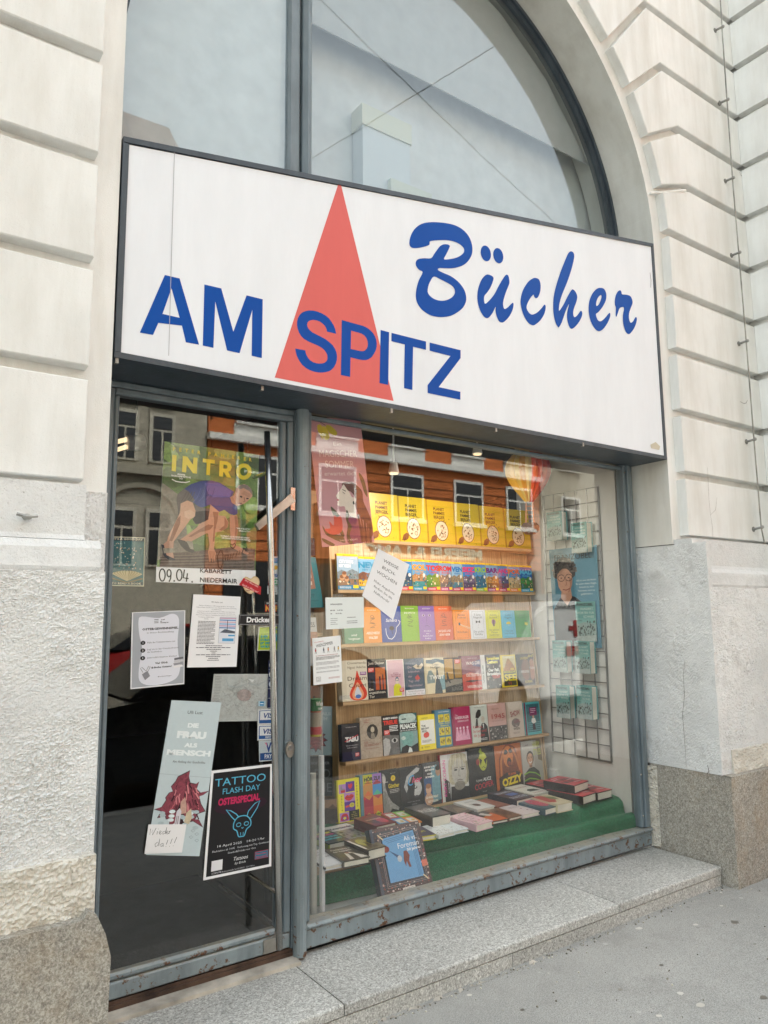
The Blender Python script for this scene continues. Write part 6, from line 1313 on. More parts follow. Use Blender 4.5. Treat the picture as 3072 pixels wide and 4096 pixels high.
# plastic tube with rolled posters standing behind the glass
tb = thing('poster_tube', (2.86, 1.1, -4.49), 'tall clear plastic tube holding rolled white maps behind the glass', 'poster tube')
c0, c1 = aty(1262, 2745, 1.12), aty(1275, 3660, 1.12); xm = (aty(1238, 3300, 1.12).x+aty(1294, 3300, 1.12).x)/2; rw = (aty(1294, 3300, 1.12).x-aty(1234, 3300, 1.12).x)/2*.86
xt = aty(1262, 2760, 1.12).x
g = G(); g.tube([(xt, 1.12, c0.z), (xm, 1.12, -4.49)], rw, 20, caps=False); g.make('tube_wall', 'tube', tb, smooth=True)
zz = c0.z
g = G(); g.col('#e4e2dc'); g.tube([(xt-.02, 1.15, -2.95), (xm-.02, 1.15, -4.48)], rw*.5, 14); g.make('rolled_map', 'prt', tb)
g = G(); g.col('#d9dadd'); g.tube([(xt+.05, 1.07, -2.75), (xm+.05, 1.07, -4.48)], rw*.38, 12); g.make('rolled_map', 'prt', tb)
def ringband(z0, z1, colr, name):
    g = G(); g.col(colr); x = xt+(xm-xt)*(c0.z-(z0+z1)/2)/(c0.z+4.49); g.tube([(x, 1.12, z1), (x, 1.12, z0)], rw*.8, 18); return g.make(name, 'prt', tb)
zg = lambda v: aty(1262, v, 1.12).z
ringband(zg(2842), zg(2795), '#1f7a3a', 'green_label'); ringband(zg(2848), zg(2842), '#b8502c', 'label_edge'); ringband(zg(2905), zg(2848), '#b8a894', 'map_label'); ringband(zg(2936), zg(2905), '#c4262c', 'red_tape'); ringband(zg(2944), zg(2936), '#d8c030', 'yellow_tape')
xq = xt+.0; A = Art((xq-rw*.6, 1.12-rw*.86, zg(2797)), (xq+rw*.75, 1.12-rw*.86, zg(2797)), (xq+rw*.75, 1.12-rw*.86, zg(2840)), (xq-rw*.6, 1.12-rw*.86, zg(2840)))
A.t('Wien', .55, .55, .4, '#f0f4ee', w=.8, bold=.04); A.t('1834', .62, .92, .2, '#f0f4ee', w=.45, bold=.03); A.build('label_text', 'prt', tb)
# ================================================================== PAPERS AND STICKERS BEHIND THE GLASS
PY = .868
def person_intro(a):
    P = lambda pts, c, nz=.15: a.P([(600+x*.36166, 1700+y*.36166) for x, y in pts], c, nz)
    S = lambda pts, w_, c: a.l([a.inv(600+x*.36166, 1700+y*.36166) for x, y in pts], w_, c)
    P([(135,1420),(100,1580),(420,1620),(1150,1640),(1158,1370),(900,1350),(480,1400)], '#6f625a', .9)
    for k in range(12): S([(110, 1450+k*15), (500, 1440+k*16), (1140, 1400+k*19)], .004, ('#8a7d72', '#4f4540')[k % 2])
    sh = '#9c705a'
    P([(880,1000),(960,1000),(975,1120),(945,1330),(1010,1360),(1090,1420),(1070,1435),(980,1400),(930,1370),(895,1320),(880,1150)], '#c49078')
    P([(560,1050),(700,990),(830,1010),(865,1080),(850,1140),(780,1180),(620,1200),(470,1280),(440,1300),(330,1270),(400,1220),(520,1130)], '#c79a80')
    P([(295,1262),(380,1280),(470,1350),(487,1400),(470,1418),(400,1395),(340,1340)], '#55534e', .3); P([(400,1280),(470,1290),(480,1380),(440,1370)], '#a39c8c', .5)
    # shirt, shorts
    P([(372,710),(450,655),(560,620),(680,615),(770,640),(850,690),(925,740),(900,800),(960,880),(965,980),(930,998),(880,985),(820,940),(760,962),(700,930),(665,880),(560,920),(500,880),(455,820)], '#3c4a86', .2)
    P([(600,640),(760,645),(900,735),(880,800),(700,800),(640,760)], '#5a5fa6', .2)
    P([(290,830),(300,770),(372,705),(430,740),(490,830),(480,880),(560,910),(660,930),(650,1000),(560,1090),(500,1100),(470,1050),(500,960),(420,850),(340,880),(310,1005),(300,900)], '#66605f', .3)
    P([(500,960),(600,950),(760,960),(720,1000),(600,1070),(510,1100),(470,1050)], '#2c2c34', .2)
    # near leg
    P([(335,870),(410,835),(470,860),(500,950),(495,1010),(440,1050),(390,1120),(320,1210),(260,1290),(250,1310),(185,1290),(200,1230),(260,1110),(300,1030),(330,970)], '#cfa48a')
    P([(375,960),(440,935),(497,975),(480,1025),(420,1040),(380,1015)], '#dcb89e')
    P([(145,1320),(190,1280),(260,1300),(250,1400),(262,1480),(190,1480),(150,1430)], '#c09680'); P([(120,1320),(150,1330),(180,1440),(270,1480),(275,1498),(200,1490),(145,1445)], '#33353f'); P([(140,1360),(265,1365),(272,1410),(150,1420)], '#9a9484', .5)
    # near arm
    P([(665,880),(760,960),(745,1060),(722,1160),(712,1280),(705,1370),(725,1420),(715,1520),(700,1470),(690,1520),(675,1470),(660,1520),(645,1480),(640,1400),(655,1330),(635,1180),(640,1050)], '#cc9c82')
    for q_ in ([(300,1040),(335,1000),(330,1090),(270,1230),(240,1290),(210,1280),(262,1120)], [(690,960),(755,965),(742,1060),(718,1165),(708,1290),(690,1290),(700,1150),(706,1050)], [(640,1100),(700,1110),(660,1160),(540,1190),(450,1240),(420,1235),(520,1170)], [(930,1010),(958,1010),(970,1120),(945,1320),(928,1320),(940,1130)], [(820,1020),(862,1080),(848,1140),(790,1172),(760,1160),(820,1110)]): P(q_, sh, .3)
    for k in range(7): S([(470+k*36, 860-k*8), (520+k*34, 800-k*6), (560+k*30, 700)], .003, '#2c3a70' if k % 2 else '#5a68a8')
    for k in range(4): S([(340+k*34, 850-k*6), (380+k*32, 790), (400+k*30, 740)], .004, '#4c4848')
    for k in range(5): S([(655+k*12, 1395), (648+k*17, 1450), (650+k*18, 1505)], .003, '#8a5f4c')
    # head
    P([(880,800),(940,770),(1000,880),(960,900),(900,860)], '#b98a72'); P([(945,720),(975,670),(1040,655),(1100,690),(1125,740),(1128,790),(1085,835),(1040,870),(985,890),(940,855),(915,800)], '#cf9f86')
    P([(965,690),(1010,658),(1070,665),(1118,710),(1125,775),(1090,730),(1030,700),(985,715)], '#8f8078', .4); P([(945,700),(970,705),(960,750),(942,745)], '#b27c66')
    S([(990,790),(1015,800)], .012, '#3a2c28'); S([(1060,815),(1085,815)], .010, '#3a2c28'); S([(1035,800),(1045,845),(1025,850)], .006, '#9a6a56'); S([(960,865),(1010,870)], .008, '#8a4c44')
    for k in range(4): S([(1010+k*6,760-k*9),(1100+k*4,800-k*10)], .003, '#a87c66')
def d_intro(a):
    rr = random.Random(21); a.r(0,0,1,1,'#6f8f4a',.5)
    for _ in range(60): a.e(rr.random(), rr.uniform(0, .85), rr.uniform(.05,.16), rr.uniform(.03,.09), rr.choice(['#7d9a52','#5f7f42','#8fae5c','#4f6a3a','#9ab56c','#63784a']), .5, 10)
    a.p([(0,.3),(.22,.4),(.3,.8),(0,.85)], '#8a8478', .5); a.p([(.35,0),(.42,0),(.46,.5),(.36,.5)], '#4d6a38', .4)
    person_intro(a)
    a.P([(623.5,2268),(1021,2282),(1019,2344),(622,2328)], '#f2f2f4')
    Y_ = '#e6d23c'; q = lambda x, y: a.inv(600+x*.36166, 1700+y*.36166)
    for ch, x, y in (('P',262,268),('E',331,276),('T',400,285),('E',468,296),('R',537,306),('P',652,322),('A',722,331),('N',797,341),('I',856,348),('E',913,357),('R',978,366),('E',1043,376),('R',1104,385)):
        u, t = q(x, y+18); a.t(ch, u, t, .026, Y_, bold=.03, rot=.0)
    def L(pts, holes=()): a.P([(600+x*.36166, 1700+y*.36166) for x, y in pts], Y_, 0, [[(600+x*.36166, 1700+y*.36166) for x, y in h] for h in holes])
    L([(242,330),(290,337),(280,517),(233,511)]); L([(358,345),(405,351),(470,442),(475,361),(520,366),(512,541),(470,536),(400,440),(393,528),(348,521)]); L([(580,373),(712,390),(710,430),(662,424),(656,560),(615,555),(622,419),(577,413)])
    L([(765,397),(850,408),(885,430),(898,470),(885,505),(860,520),(892,586),(843,580),(815,525),(803,524),(800,574),(758,569)], [[(808,440),(840,444),(852,460),(848,480),(835,487),(805,484)]])
    c = lambda r_, cx, cy, ry: [(cx+r_*math.cos(t*.2618), cy+ry*math.sin(t*.2618)) for t in range(24)]
    L(c(86,1032,517,90), [c(42,1032,517,46)])
    for s_, x, y, w_ in (('GEWINNER',340,558,.08),('GRAZER KLEINKUNSTVOGEL',338,580,.2),('2023',338,603,.035)): u, t = q(x, y); a.t(s_, u, t, .011, '#f0f0e8', w=w_, bold=.03)
    u, t = q(337, 632); a.l([(u-.09,t-.012),(u-.05,t),(u,t+.002),(u+.05,t),(u+.09,t-.012)], .008, '#f0f0e8')
    for s_, x, y, w_ in (('"WER IS\' ER, BITTE?"',1027,1158,.15),('Influencer Dave',1040,1182,.125),('"SUDERANT AUS FLORIDSDORF PANIERT',935,1247,.31),('DIE KABARETTISTISCHE KONKURRENZ"',945,1270,.30),('ORF',1090,1292,.03)): u, t = q(x, y); a.t(s_, u, t, .011, '#f0f0e8', w=w_, bold=.03)
    K = '#1a1a1c'; S = lambda pts, w_=.009: a.l([q(*p) for p in pts], w_, K)
    O = lambda cx, cy, rx, ry, s0=0: [(cx+rx*math.cos(s0+t*.45), cy+ry*math.sin(s0+t*.45)) for t in range(15)]
    S(O(130,1660,32,68)); S(O(205,1640,22,40)); S([(228,1640),(222,1700),(205,1735)]); S(O(262,1725,3,3)); S(O(318,1660,30,62)); S([(375,1600),(362,1690),(420,1700)]); S([(408,1640),(396,1735)]); S(O(460,1735,3,3))
    def word(s_, x, y, w_, h_): u, t = q(x, y); a.t(s_, u, t, h_, K, w=w_, bold=.01, rot=.0)
    word('KABARETT', 725, 1640, .33, .030); word('NIEDERMAIR', 755, 1745, .385, .034)
    S([(800,1395),(770,1390),(740,1450),(745,1560),(775,1590),(800,1530),(800,1430),(785,1400)], .007); S([(745,1500),(750,1570),(790,1610),(890,1612)], .007); S([(830,1500),(820,1440),(860,1440),(850,1500),(880,1480),(880,1430),(900,1480),(920,1420),(940,1460),(960,1400),(975,1440),(985,1390),(1010,1420),(1030,1360),(1050,1400),(1060,1350),(1080,1390)], .007)
    S([(905,1370),(880,1340),(885,1320),(905,1330),(925,1310),(940,1325),(930,1350),(905,1370)], .006)
sheet('event_poster', [(658,1765),(1036,1819),(1019,2343),(623.5,2327)], PY, 'large green poster titled INTRO with a crouching man and a handwritten date', d_intro, base='#e8e8ea')
def d_good(a):
    rr = random.Random(31); a.r(0,0,1,1,'#c9c6ae'); a.r(.03,.02,.97,.98,'#1f4048'); a.r(.03,.085,.97,.915,'#2f6a70',.3)
    a.t("IT'S A GOOD DAY",.5,.065,.04,'#d9d4bc',w=.86,bold=.03); a.t('TO READ A BOOK',.5,.965,.042,'#d9d4bc',w=.84,bold=.03)
    for _ in range(55):
        x, y = rr.uniform(.1,.9), rr.uniform(.12,.66); s_ = .018; a.p([(x-s_,y),(x+s_*.6,y-s_*.7),(x+s_*1.3,y+s_*.2),(x-s_*.2,y+s_*.8)], rr.choice(['#d9d2c0','#b9b09a','#c2a27c','#8fb0b0','#e4e0d4']))
    for k in range(11):
        f = k/10; a.p([(.5,.90),(.07+.043*k*.9,.76-.05*math.sin(f*1.8)),(.11+.043*k*.9,.73-.05*math.sin(f*1.8)),(.52,.89)], ('#d8cca4','#b3a67c')[k % 2]); a.p([(.5,.90),(.93-.043*k*.9,.76-.05*math.sin(f*1.8)),(.89-.043*k*.9,.73-.05*math.sin(f*1.8)),(.48,.89)], ('#d0c49c','#a99c74')[k % 2])
    a.p([(.06,.83),(.5,.92),(.94,.83),(.94,.86),(.5,.94),(.06,.86)], '#8f8460')
sheet('reading_poster', [(446,2145),(581,2150),(576,2346),(434,2343)], PY, 'small teal poster of an open book with flying pages, left edge of the door', d_good, base='#c9c6ae')
def d_laden(a):
    a.t('Wir laden ein!',.5,.105,.022,'#3a3a48',w=.24)
    for i,(s_,w_) in enumerate((('Mathias Harzhauser (Abteilungsdirektor Geologie &',.74),('Paläontologie und Kurator der Paläobotanischen Sammlung',.84),('im NHM Wien)',.2),('präsentiert am 29. April sein Buch "Wien am Sand. Von',.78),('Prinz Eugen und der Seekuh in Ottakring: eine Zeitreise',.8),('durch die geologische Vergangenheit Wiens" (erschienen im',.84),)): a.t(s_,.5,.155+.026*i,.013,'#4a4a58',w=w_)
    a.t('Verlag des NHM Wien',.3,.315,.013,'#4a4a58',w=.32); a.t('2024)',.3,.34,.013,'#4a4a58',w=.09); a.g(.14,.50,.365,.69,17,'#55555f',.42,5)
    a.r(.58,.30,.93,.67,'#8a8a92'); a.r(.585,.303,.925,.667,'#dfe4ee')
    for k,c in enumerate(('#c9a0b8','#5a8fc8','#d8a8b8','#6fa8d8','#c898b8','#4f80b8')): a.r(.585,.31+.027*k,.925,.325+.027*k,c)
    a.p([(.6,.52),(.7,.47),(.92,.5),(.92,.53)],'#5a6270',.6); a.l([(.75,.34),(.75,.5)],.008,'#333'); a.r(.78,.55,.92,.57,'#4f9fd0'); a.r(.66,.60,.90,.64,'#58a4d4',.3)
    for i,w_ in enumerate((.34,.72,.3,.14,.08,.7,.3,.2,.24)): a.g(.5-w_/2,.5+w_/2,.70+.025*i,.71+.025*i,1,'#4a4a58',.9,i)
sheet('invitation_sheet', [(774,2377),(963,2387),(946,2667),(749,2670)], .838, 'white typed invitation sheet with a small picture in the middle of the door', d_laden)
def d_oster(a):
    a.r(.02,.01,.985,.985,'#a9aeb6'); a.p(catmull([(.18,.06),(.5,.09),(.75,.04),(.88,.12),(.86,.4),(.88,.6),(.92,.75),(.86,.9),(.65,.965),(.35,.975),(.16,.9),(.15,.7),(.2,.5),(.14,.3),(.12,.12)],4),'#e2e4ee')
    for k in range(3): a.r(.41,.105+.022*k,.49,.112+.022*k,'#222')
    a.t('weil',.57,.12,.014,'#222',w=.07,bold=.04); a.t('es',.54,.14,.014,'#222',w=.04,bold=.04); a.t('wichtig ist',.60,.16,.014,'#222',w=.16,bold=.04); a.t('OSTERGEWINNSPIEL',.53,.245,.028,'#23242a',w=.68,bold=.04); a.t('in deiner Buchhandlung',.53,.29,.02,'#3a3b42',w=.5)
    for i in range(3):
        y = (.41,.51,.61)[i]; a.e(.21,y,.045,.028,'#26272c'); a.t('123'[i],.21,y+.010,.022,'#f2f2f4',bold=.03)
    a.t('Fülle die Teilnahmekarte aus',.29,.42,.02,'#3a3b42',w=.52,al='l'); a.t('Leg\' sie in das Osterkörbchen/',.29,.51,.02,'#3a3b42',w=.6,al='l'); a.t('die Gewinnbox',.29,.545,.02,'#3a3b42',w=.27,al='l'); a.t('Jetzt heißt\'s Daumen drücken!',.29,.62,.02,'#3a3b42',w=.56,al='l'); a.t('Viel Glück',.56,.70,.024,'#23242a',w=.24,bold=.03); a.t('& frohe Ostern!',.56,.755,.024,'#23242a',w=.38,bold=.03)
    for k in range(4): a.p([(.80-.01*k,.64+.035*k),(.97-.01*k,.63+.035*k),(.98,.655+.035*k),(.80,.67+.035*k)],('#6c6e74','#c9cad0','#9a9ca4','#e8e8ec')[k])
    a.l([(.22,.8),(.17,.74),(.2,.73),(.27,.78)],.006,'#777'); a.l([(.28,.78),(.32,.72),(.35,.73),(.31,.79)],.006,'#777'); a.p([(.2,.82),(.3,.78),(.35,.85),(.26,.9)],'#8f9198',.3); a.t('@weileswichtigist',.62,.875,.014,'#555',w=.26)
sheet('easter_flyer', [(528,2449.5),(741,2441),(737,2736),(521.5,2757)], .838, 'grey and white Easter raffle flyer with three numbered steps', d_oster)
def d_map(a):
    rr = random.Random(17); a.r(.01,.02,.99,.98,'#d2d5d4',.2); a.g(.03,.14,.05,.9,26,'#a5a8aa',.4,2); a.e(.56,.45,.13,.13,'#cdb9b6',.2)
    for _ in range(190):
        an, d = rr.uniform(0,6.28), rr.random()**.6*.42; x, y = .56+d*math.cos(an)*.9, .5+d*math.sin(an); pts = [(x,y)]
        for k in range(3): pts.append((pts[-1][0]+rr.uniform(-.05,.05), pts[-1][1]+rr.uniform(-.05,.05)))
        a.l([(min(.98,max(.15,p)), min(.96,max(.03,q))) for p, q in pts], .004, rr.choice(['#9a9e9e','#adb0b0','#8a8e90','#b8a8a4']))
    a.l([(.2,.1),(.26,.25),(.42,.28),(.6,.2),(.8,.24),(.97,.12)],.015,'#c0c8cc'); a.p([(.6,.10),(.72,.12),(.68,.18)],'#f4f6f6')
sheet('old_city_map', [(856,2696),(1075,2696),(1073,2883),(836,2887)], .885, 'faded line-drawn city map behind the door glass', d_map, base='#dcdedd')
def d_frau(a):
    a.r(0,0,1,1,'#c4d3d8',.05); a.l([(0,.485),(1,.50)],.003,'#a9b8be'); a.t('Ulli Lust',.50,.085,.022,'#33393c',w=.30)
    W_ = '#ecf4f6'; a.t('DIE',.50,.175,.028,W_,w=.22,bold=.06); a.t('FRAU',.50,.245,.042,W_,w=.58,bold=.07); a.t('ALS',.51,.305,.026,W_,w=.26,bold=.06); a.t('MENSCH',.50,.36,.034,W_,w=.86,bold=.06); a.t('Am Anfang der Geschichte',.53,.410,.016,'#33393c',w=.64)
    k_ = lambda pts: [(500+x*.4822, 2800+y*.4822) for x, y in pts]
    ol = [(537,592),(528,640),(540,690),(585,700),(610,680),(590,740),(620,770),(690,755),(640,790),(610,800),(625,860),(660,920),(600,940),(575,990),(610,990),(640,1050),(560,1000),(520,1010),(500,1030),(370,1028),(375,980),(345,985),(330,930),(300,970),(275,975),(305,920),(250,905),(310,885),(345,830),(340,810),(370,770),(400,760),(385,720),(420,680),(440,640),(500,610)]
    a.P(k_([(480+(x-480)*1.05, 830+(y-830)*1.04) for x, y in ol]), '#4a4048'); a.P(k_(ol), '#8a4150', .9); rr = random.Random(5)
    for q_ in range(34):
        x = rr.uniform(400, 590); y = rr.uniform(680, 920); a.l([a.inv(*p) for p in k_([(x, y), (x+(x-490)*.12+rr.uniform(-8, 8), y+rr.uniform(18, 36)), (x+(x-490)*.3+rr.uniform(-8, 8), y+rr.uniform(40, 75))])], rr.uniform(.005, .011), rr.choice(['#3a1c26', '#c46a74', '#5c2834', '#d88a90', '#48202c']))
    a.P(k_([(420,1028),(425,930),(450,860),(470,900),(490,960),(500,1028)]), '#3a2028', .8)
    for _ in range(18): x, y = rr.uniform(.15,.95), rr.uniform(.72,.84); a.e(x, y, .06, .012, rr.choice(['#dfeaee','#b3c4ca']), .2, 8)
    a.p([(.48,.66),(.55,.63),(.60,.68),(.62,.73),(.5,.74)],'#c9a294',.3); a.p([(.62,.73),(.70,.70),(.74,.76),(.70,.80),(.60,.79)],'#cfc0a4',.3); a.p([(.42,.82),(.43,.72),(.48,.70),(.52,.72),(.52,.82)],'#d6d2da',.1); a.r(.445,.75,.455,.83,'#7a5a60'); a.r(.475,.75,.485,.83,'#7a5a60')
    for x, y in ((.80,.84),(.88,.86),(.78,.88),(.90,.90)): a.l([(x-.04,y),(x,y-.008),(x+.04,y),(x,y+.01),(x-.04,y)],.003,'#9aabb2')
sheet('comic_poster', [(686.6,2801),(885,2810),(797.5,3425),(585,3420)], .838, 'tall tilted pale blue poster with a jagged red hole', d_frau, base='#c4d3d8')
def d_wieder(a):
    K = '#2a2c34'; L = lambda pts: a.l([a.inv(500+x*.4822, 2800+y*.4822) for x, y in pts], .016, K)
    L([(212,1068),(205,1118),(232,1078),(228,1120),(258,1062)]); L([(270,1088),(264,1115)]); L([(276,1068),(278,1072)]); L([(285,1105),(302,1092),(292,1084),(282,1100),(290,1114),(304,1108)]); L([(330,1088),(312,1096),(314,1114),(332,1104),(346,1056),(336,1112)]); L([(345,1104),(358,1092),(350,1084),(342,1100),(350,1112),(362,1106)]); L([(368,1086),(364,1110)]); L([(368,1094),(378,1084)])
    L([(270,1178),(248,1196),(252,1218),(272,1206),(288,1150),(280,1212)]); L([(312,1188),(296,1196),(298,1216),(314,1208),(316,1188),(316,1216)]); L([(356,1160),(342,1198)]); L([(392,1150),(376,1192)]); L([(430,1136),(408,1186)])
    for x, y in ((338,1214),(368,1212),(398,1208)): L([(x,y),(x+3,y+3)])
sheet('handwritten_note', [(594,3298),(746,3297.6),(728,3410),(578,3416)], .826, 'small white handwritten note reading Wieder da', d_wieder, cat='note')
def d_tat(a):
    a.r(.035,.025,.965,.975,'#1d1d20'); C_, R_ = '#5fb8d8', '#c22a5c'
    a.e(.5,.36,.42,.08,'#301828'); 
    a.t('TATTOO',.48,.155,.075,C_,w=.82); a.t('FLASH DAY',.50,.235,.055,C_,w=.60); a.t('OSTERSPECIAL',.47,.335,.062,R_,w=.66,bold=.05)
    sk = catmull([(.40,.52),(.45,.475),(.52,.465),(.60,.475),(.66,.52),(.66,.57),(.60,.60),(.57,.655),(.53,.66),(.48,.655),(.45,.60),(.40,.575)],3); a.l(sk+[sk[0]],.010,C_)
    a.l([(.42,.50),(.36,.46),(.27,.385),(.34,.40),(.43,.44),(.475,.475)],.009,C_); a.l([(.60,.475),(.62,.43),(.72,.365),(.80,.345),(.76,.41),(.66,.50)],.009,C_)
    for x in (.475,.595): a.l([(x+.035*math.cos(t*.55), .545+.018*math.sin(t*.55)) for t in range(13)],.007,C_)
    a.l([(.52,.575),(.535,.585),(.55,.575)],.008,C_); a.l([(.51,.62),(.51,.65)],.006,C_); a.l([(.55,.62),(.55,.65)],.006,C_)
    a.t('18 April 2025   14-20 Uhr',.53,.725,.022,'#e8e8ec',w=.72); a.t('Flashtattoo ab 100€   Verlosung mit Top Gewinnen',.53,.765,.018,'#e0e0e4',w=.86); a.t('Snacks&Drinks vor Ort',.54,.80,.018,'#e0e0e4',w=.42); a.r(.10,.84,.26,.935,'#e6e6ea'); a.t('SCAN ME',.18,.962,.016,'#e0e0e4',w=.14)
    a.t('Tattoos',.52,.875,.035,'#f0f0f2',w=.22,shear=.3); a.t('by Erich',.52,.912,.022,'#f0f0f2',w=.16,shear=.3); a.r(.74,.83,.95,.905,'#2f7088'); a.l([(.745,.833),(.945,.833),(.945,.902),(.745,.902),(.745,.833)],.006,'#b03a50'); a.t('First come,',.845,.862,.016,'#c02c48',w=.16,bold=.03); a.t('first served!',.845,.892,.016,'#c02c48',w=.16,bold=.03); a.t('Brünnerstraße 26-32/5/R02  1210 Wien',.50,.962,.014,'#d0d0d4',w=.48)
sheet('tattoo_flyer', [(846,3083.5),(1089,3055.6),(1085,3465),(813,3522)], .834, 'black flyer with white border and a blue neon rabbit skull', d_tat)
def d_push(a): a.r(.01,.03,.99,.97,'#1c1d20'); a.l([(.02,.06),(.98,.06),(.98,.94),(.02,.94),(.02,.06)],.03,'#b8b8ba'); a.t('Drücken',.47,.74,.50,'#f0f0f0',w=.58,bold=.03)
sheet('push_sign', [(957,2458),(1125,2458),(1123,2499),(954.5,2500)], .83, 'black and white door sign reading Drücken', d_push, cat='sign', thick=.01, base='#2a2b2e')
def d_neff(a): a.t('HAUSGERÄTE',.5,.25,.14,'#e8e8e8',w=.7,bold=.04); a.t('NEFF.',.5,.82,.48,'#e0392c',w=.86,bold=.08); a.t('NEFF.',.51,.80,.40,'#f0c83c',w=.80,bold=.02)
sheet('sticker', [(1057,2404),(1122,2404),(1121,2453),(1056,2452)], PY, 'small black sticker with fiery letters above the push sign', d_neff, cat='sticker', base='#141416', group='stickers by the door handle')
def d_green(a): a.r(.04,.03,.97,.97,'#b5d42c'); [a.t(s_,.12,.46+.14*i,.095,'#23a0b8',al='l',w=(.3,.62,.55,.66)[i],bold=.05) for i, s_ in enumerate(('DEI','DURSCHT','IS\' MIR','WURSCHT'))]; a.t('BUSSERL',.12,.34,.05,'#8aa83a',al='l',w=.4,bold=.04); a.p([(.80,.28),(.92,.45),(.96,.6),(.86,.66),(.78,.58)],'#38b0c0'); a.r(.72,.12,.98,.16,'#38b0c0')
sheet('sticker', [(1035,2507),(1122,2502.5),(1119,2601),(1028,2603)], PY, 'lime green sticker with turquoise capitals under the push sign', d_green, cat='sticker', base='#e8e8e0', group='stickers by the door handle')
def d_mae(a):
    a.r(0,0,1,1,'#1f2a55')
    for i in range(5): a.r(.0,.2*i+.19,1,.2*i+.197,'#c8ccd8')
    for i,(c1,c2,s_) in enumerate((('#e8e8ec','#d8404c','Maestro'),('#e4e6ec','#1c1c1e','Electronic'),('#c0c8e0','#d03444','Cirrus'))): a.e(.35,.1+.2*i,.3,.075,c1); a.e(.7,.1+.2*i,.3,.075,c1 if i != 2 else c2); a.t(s_,.55,.115+.2*i,.022,'#22233a',w=.7,bold=.04)
    a.t('C',.4,.73,.06,'#e0e4f0'); a.t('V',.5,.93,.06,'#e0e4f0')
sheet('sticker', [(1075,2641),(1120,2641),(1117,2833),(1070,2833)], PY, 'tall navy sticker strip of card logos behind the handle bar', d_mae, cat='sticker', base='#1f2a55', group='stickers by the door handle')
def d_visa(s_): 
    def f(a):
        a.r(.06,.08,.94,.92,'#2a62a8'); a.r(.10,.12,.94,.70,'#eef0f4'); a.t('VISA',.58,.58,.32,'#23458f',w=.72,shear=.25,bold=.03)
        if s_: a.t(s_,.64,.86,.11,'#eef0f4',w=.5,bold=.03)
    return f
sheet('sticker', [(1033,2838),(1114,2833),(1112,2897),(1031,2899)], PY, 'blue and white card sticker, upper of the two with blue bars', d_visa(None), cat='sticker', group='stickers by the door handle')
sheet('sticker', [(1031,2900),(1112,2898),(1110,2958),(1030,2962)], PY, 'blue and white card sticker with a second small word', d_visa('ELECTRON'), cat='sticker', group='stickers by the door handle')
def d_vpay(a): a.r(.04,.03,.96,.97,'#c9d4dc'); a.r(.06,.60,.94,.95,'#1f4f92'); a.t('V',.64,.55,.45,'#23458f',w=.4,bold=.04); a.p([(.36,.10),(.5,.10),(.56,.3)],'#e08aa0'); a.t('PAY',.62,.88,.22,'#f0f4f8',w=.5,bold=.02)
sheet('sticker', [(1036,2963),(1096,2961),(1095,3042),(1037,3047)], PY, 'pale card sticker with a large V over PAY', d_vpay, cat='sticker', base='#d8e0e6', group='stickers by the door handle')
sheet('sticker', [(1034,2804),(1063,2804),(1061,2825),(1032,2825)], .86, 'tiny light blue card sticker on the map', lambda a: (a.r(.22,.1,.78,.9,'#2f8ac0'), a.r(.28,.4,.72,.6,'#e0f0f8')), cat='sticker', base='#b9d4e0', group='stickers by the door handle')
def d_top(a): a.r(.08,.06,.7,.32,'#3f9ad0'); a.e(.4,.52,.28,.11,'#f0b83c'); a.t('VISA',.45,.95,.13,'#2a5ca8',w=.86,bold=.05)
sheet('sticker', [(1092,2226),(1121,2226),(1119,2311),(1090,2311)], PY, 'white card sticker with a yellow disc at the top by the handle', d_top, cat='sticker', base='#e8eaee', group='stickers by the door handle')
sheet('sticker', [(1078,2313),(1119,2312),(1117,2342),(1076,2342)], PY, 'white sticker with a green B', lambda a: (a.r(.5,.08,.86,.92,'#2a9a5c'), a.t('JCB',.6,.75,.5,'#e8eef0',w=.5,bold=.05)), cat='sticker', base='#e8eaee', group='stickers by the door handle')
sheet('sticker', [(1071,2343),(1114,2346),(1112,2378),(1070,2376)], PY, 'white sticker with a thin black line drawing', lambda a: (a.r(.3,.1,.95,.95,'#dfe3e8'), a.l([(.6,.3),(.75,.5),(.6,.7),(.85,.8)],.06,'#333'), a.t('club',.6,.9,.2,'#333',w=.4)), cat='sticker', base='#e4e8ec', group='stickers by the door handle')
def d_heart(a):
    q = lambda pts: [a.inv(600+x*.36166, 1700+y*.36166) for x, y in pts]
    a.p(q(catmull([(1115,1700),(1150,1672),(1195,1690),(1212,1740),(1190,1800),(1120,1868),(1060,1840),(1028,1780),(1030,1710),(1060,1676)],3)),'#c9ad84',.1); a.p(q(catmull([(1115,1712),(1150,1686),(1188,1700),(1200,1745),(1180,1795),(1122,1852),(1070,1830),(1042,1775),(1044,1718),(1066,1690)],3)),'#d8c29c',.1)
    a.p(q([(1035,1690),(1230,1790),(1222,1878),(985,1765)]),'#b51f2c'); u, t = q([(1118,1760)])[0]; a.t('Wer Wien liebt,',u,t,.10,'#f0dcd8',w=.66,rot=.42,shear=.2); u, t = q([(1105,1815)])[0]; a.t('kauft in Wien ein!',u,t,.10,'#f0dcd8',w=.74,rot=.42,shear=.2)
    u, t = q([(1085,1838)])[0]; a.t('WKO',u,t,.06,'#8a2c2c',w=.2,bold=.04)
hq = [(956,2302),(1047,2302),(1047,2384),(956,2384)]
qh = [aty(u, v, .842) for u, v in hq]; A = Art(*qh); d_heart(A)
ho = A.build('heart_sticker', 'prt', None, label='heart-shaped sticker with a red ribbon between poster and handle', cat='sticker')
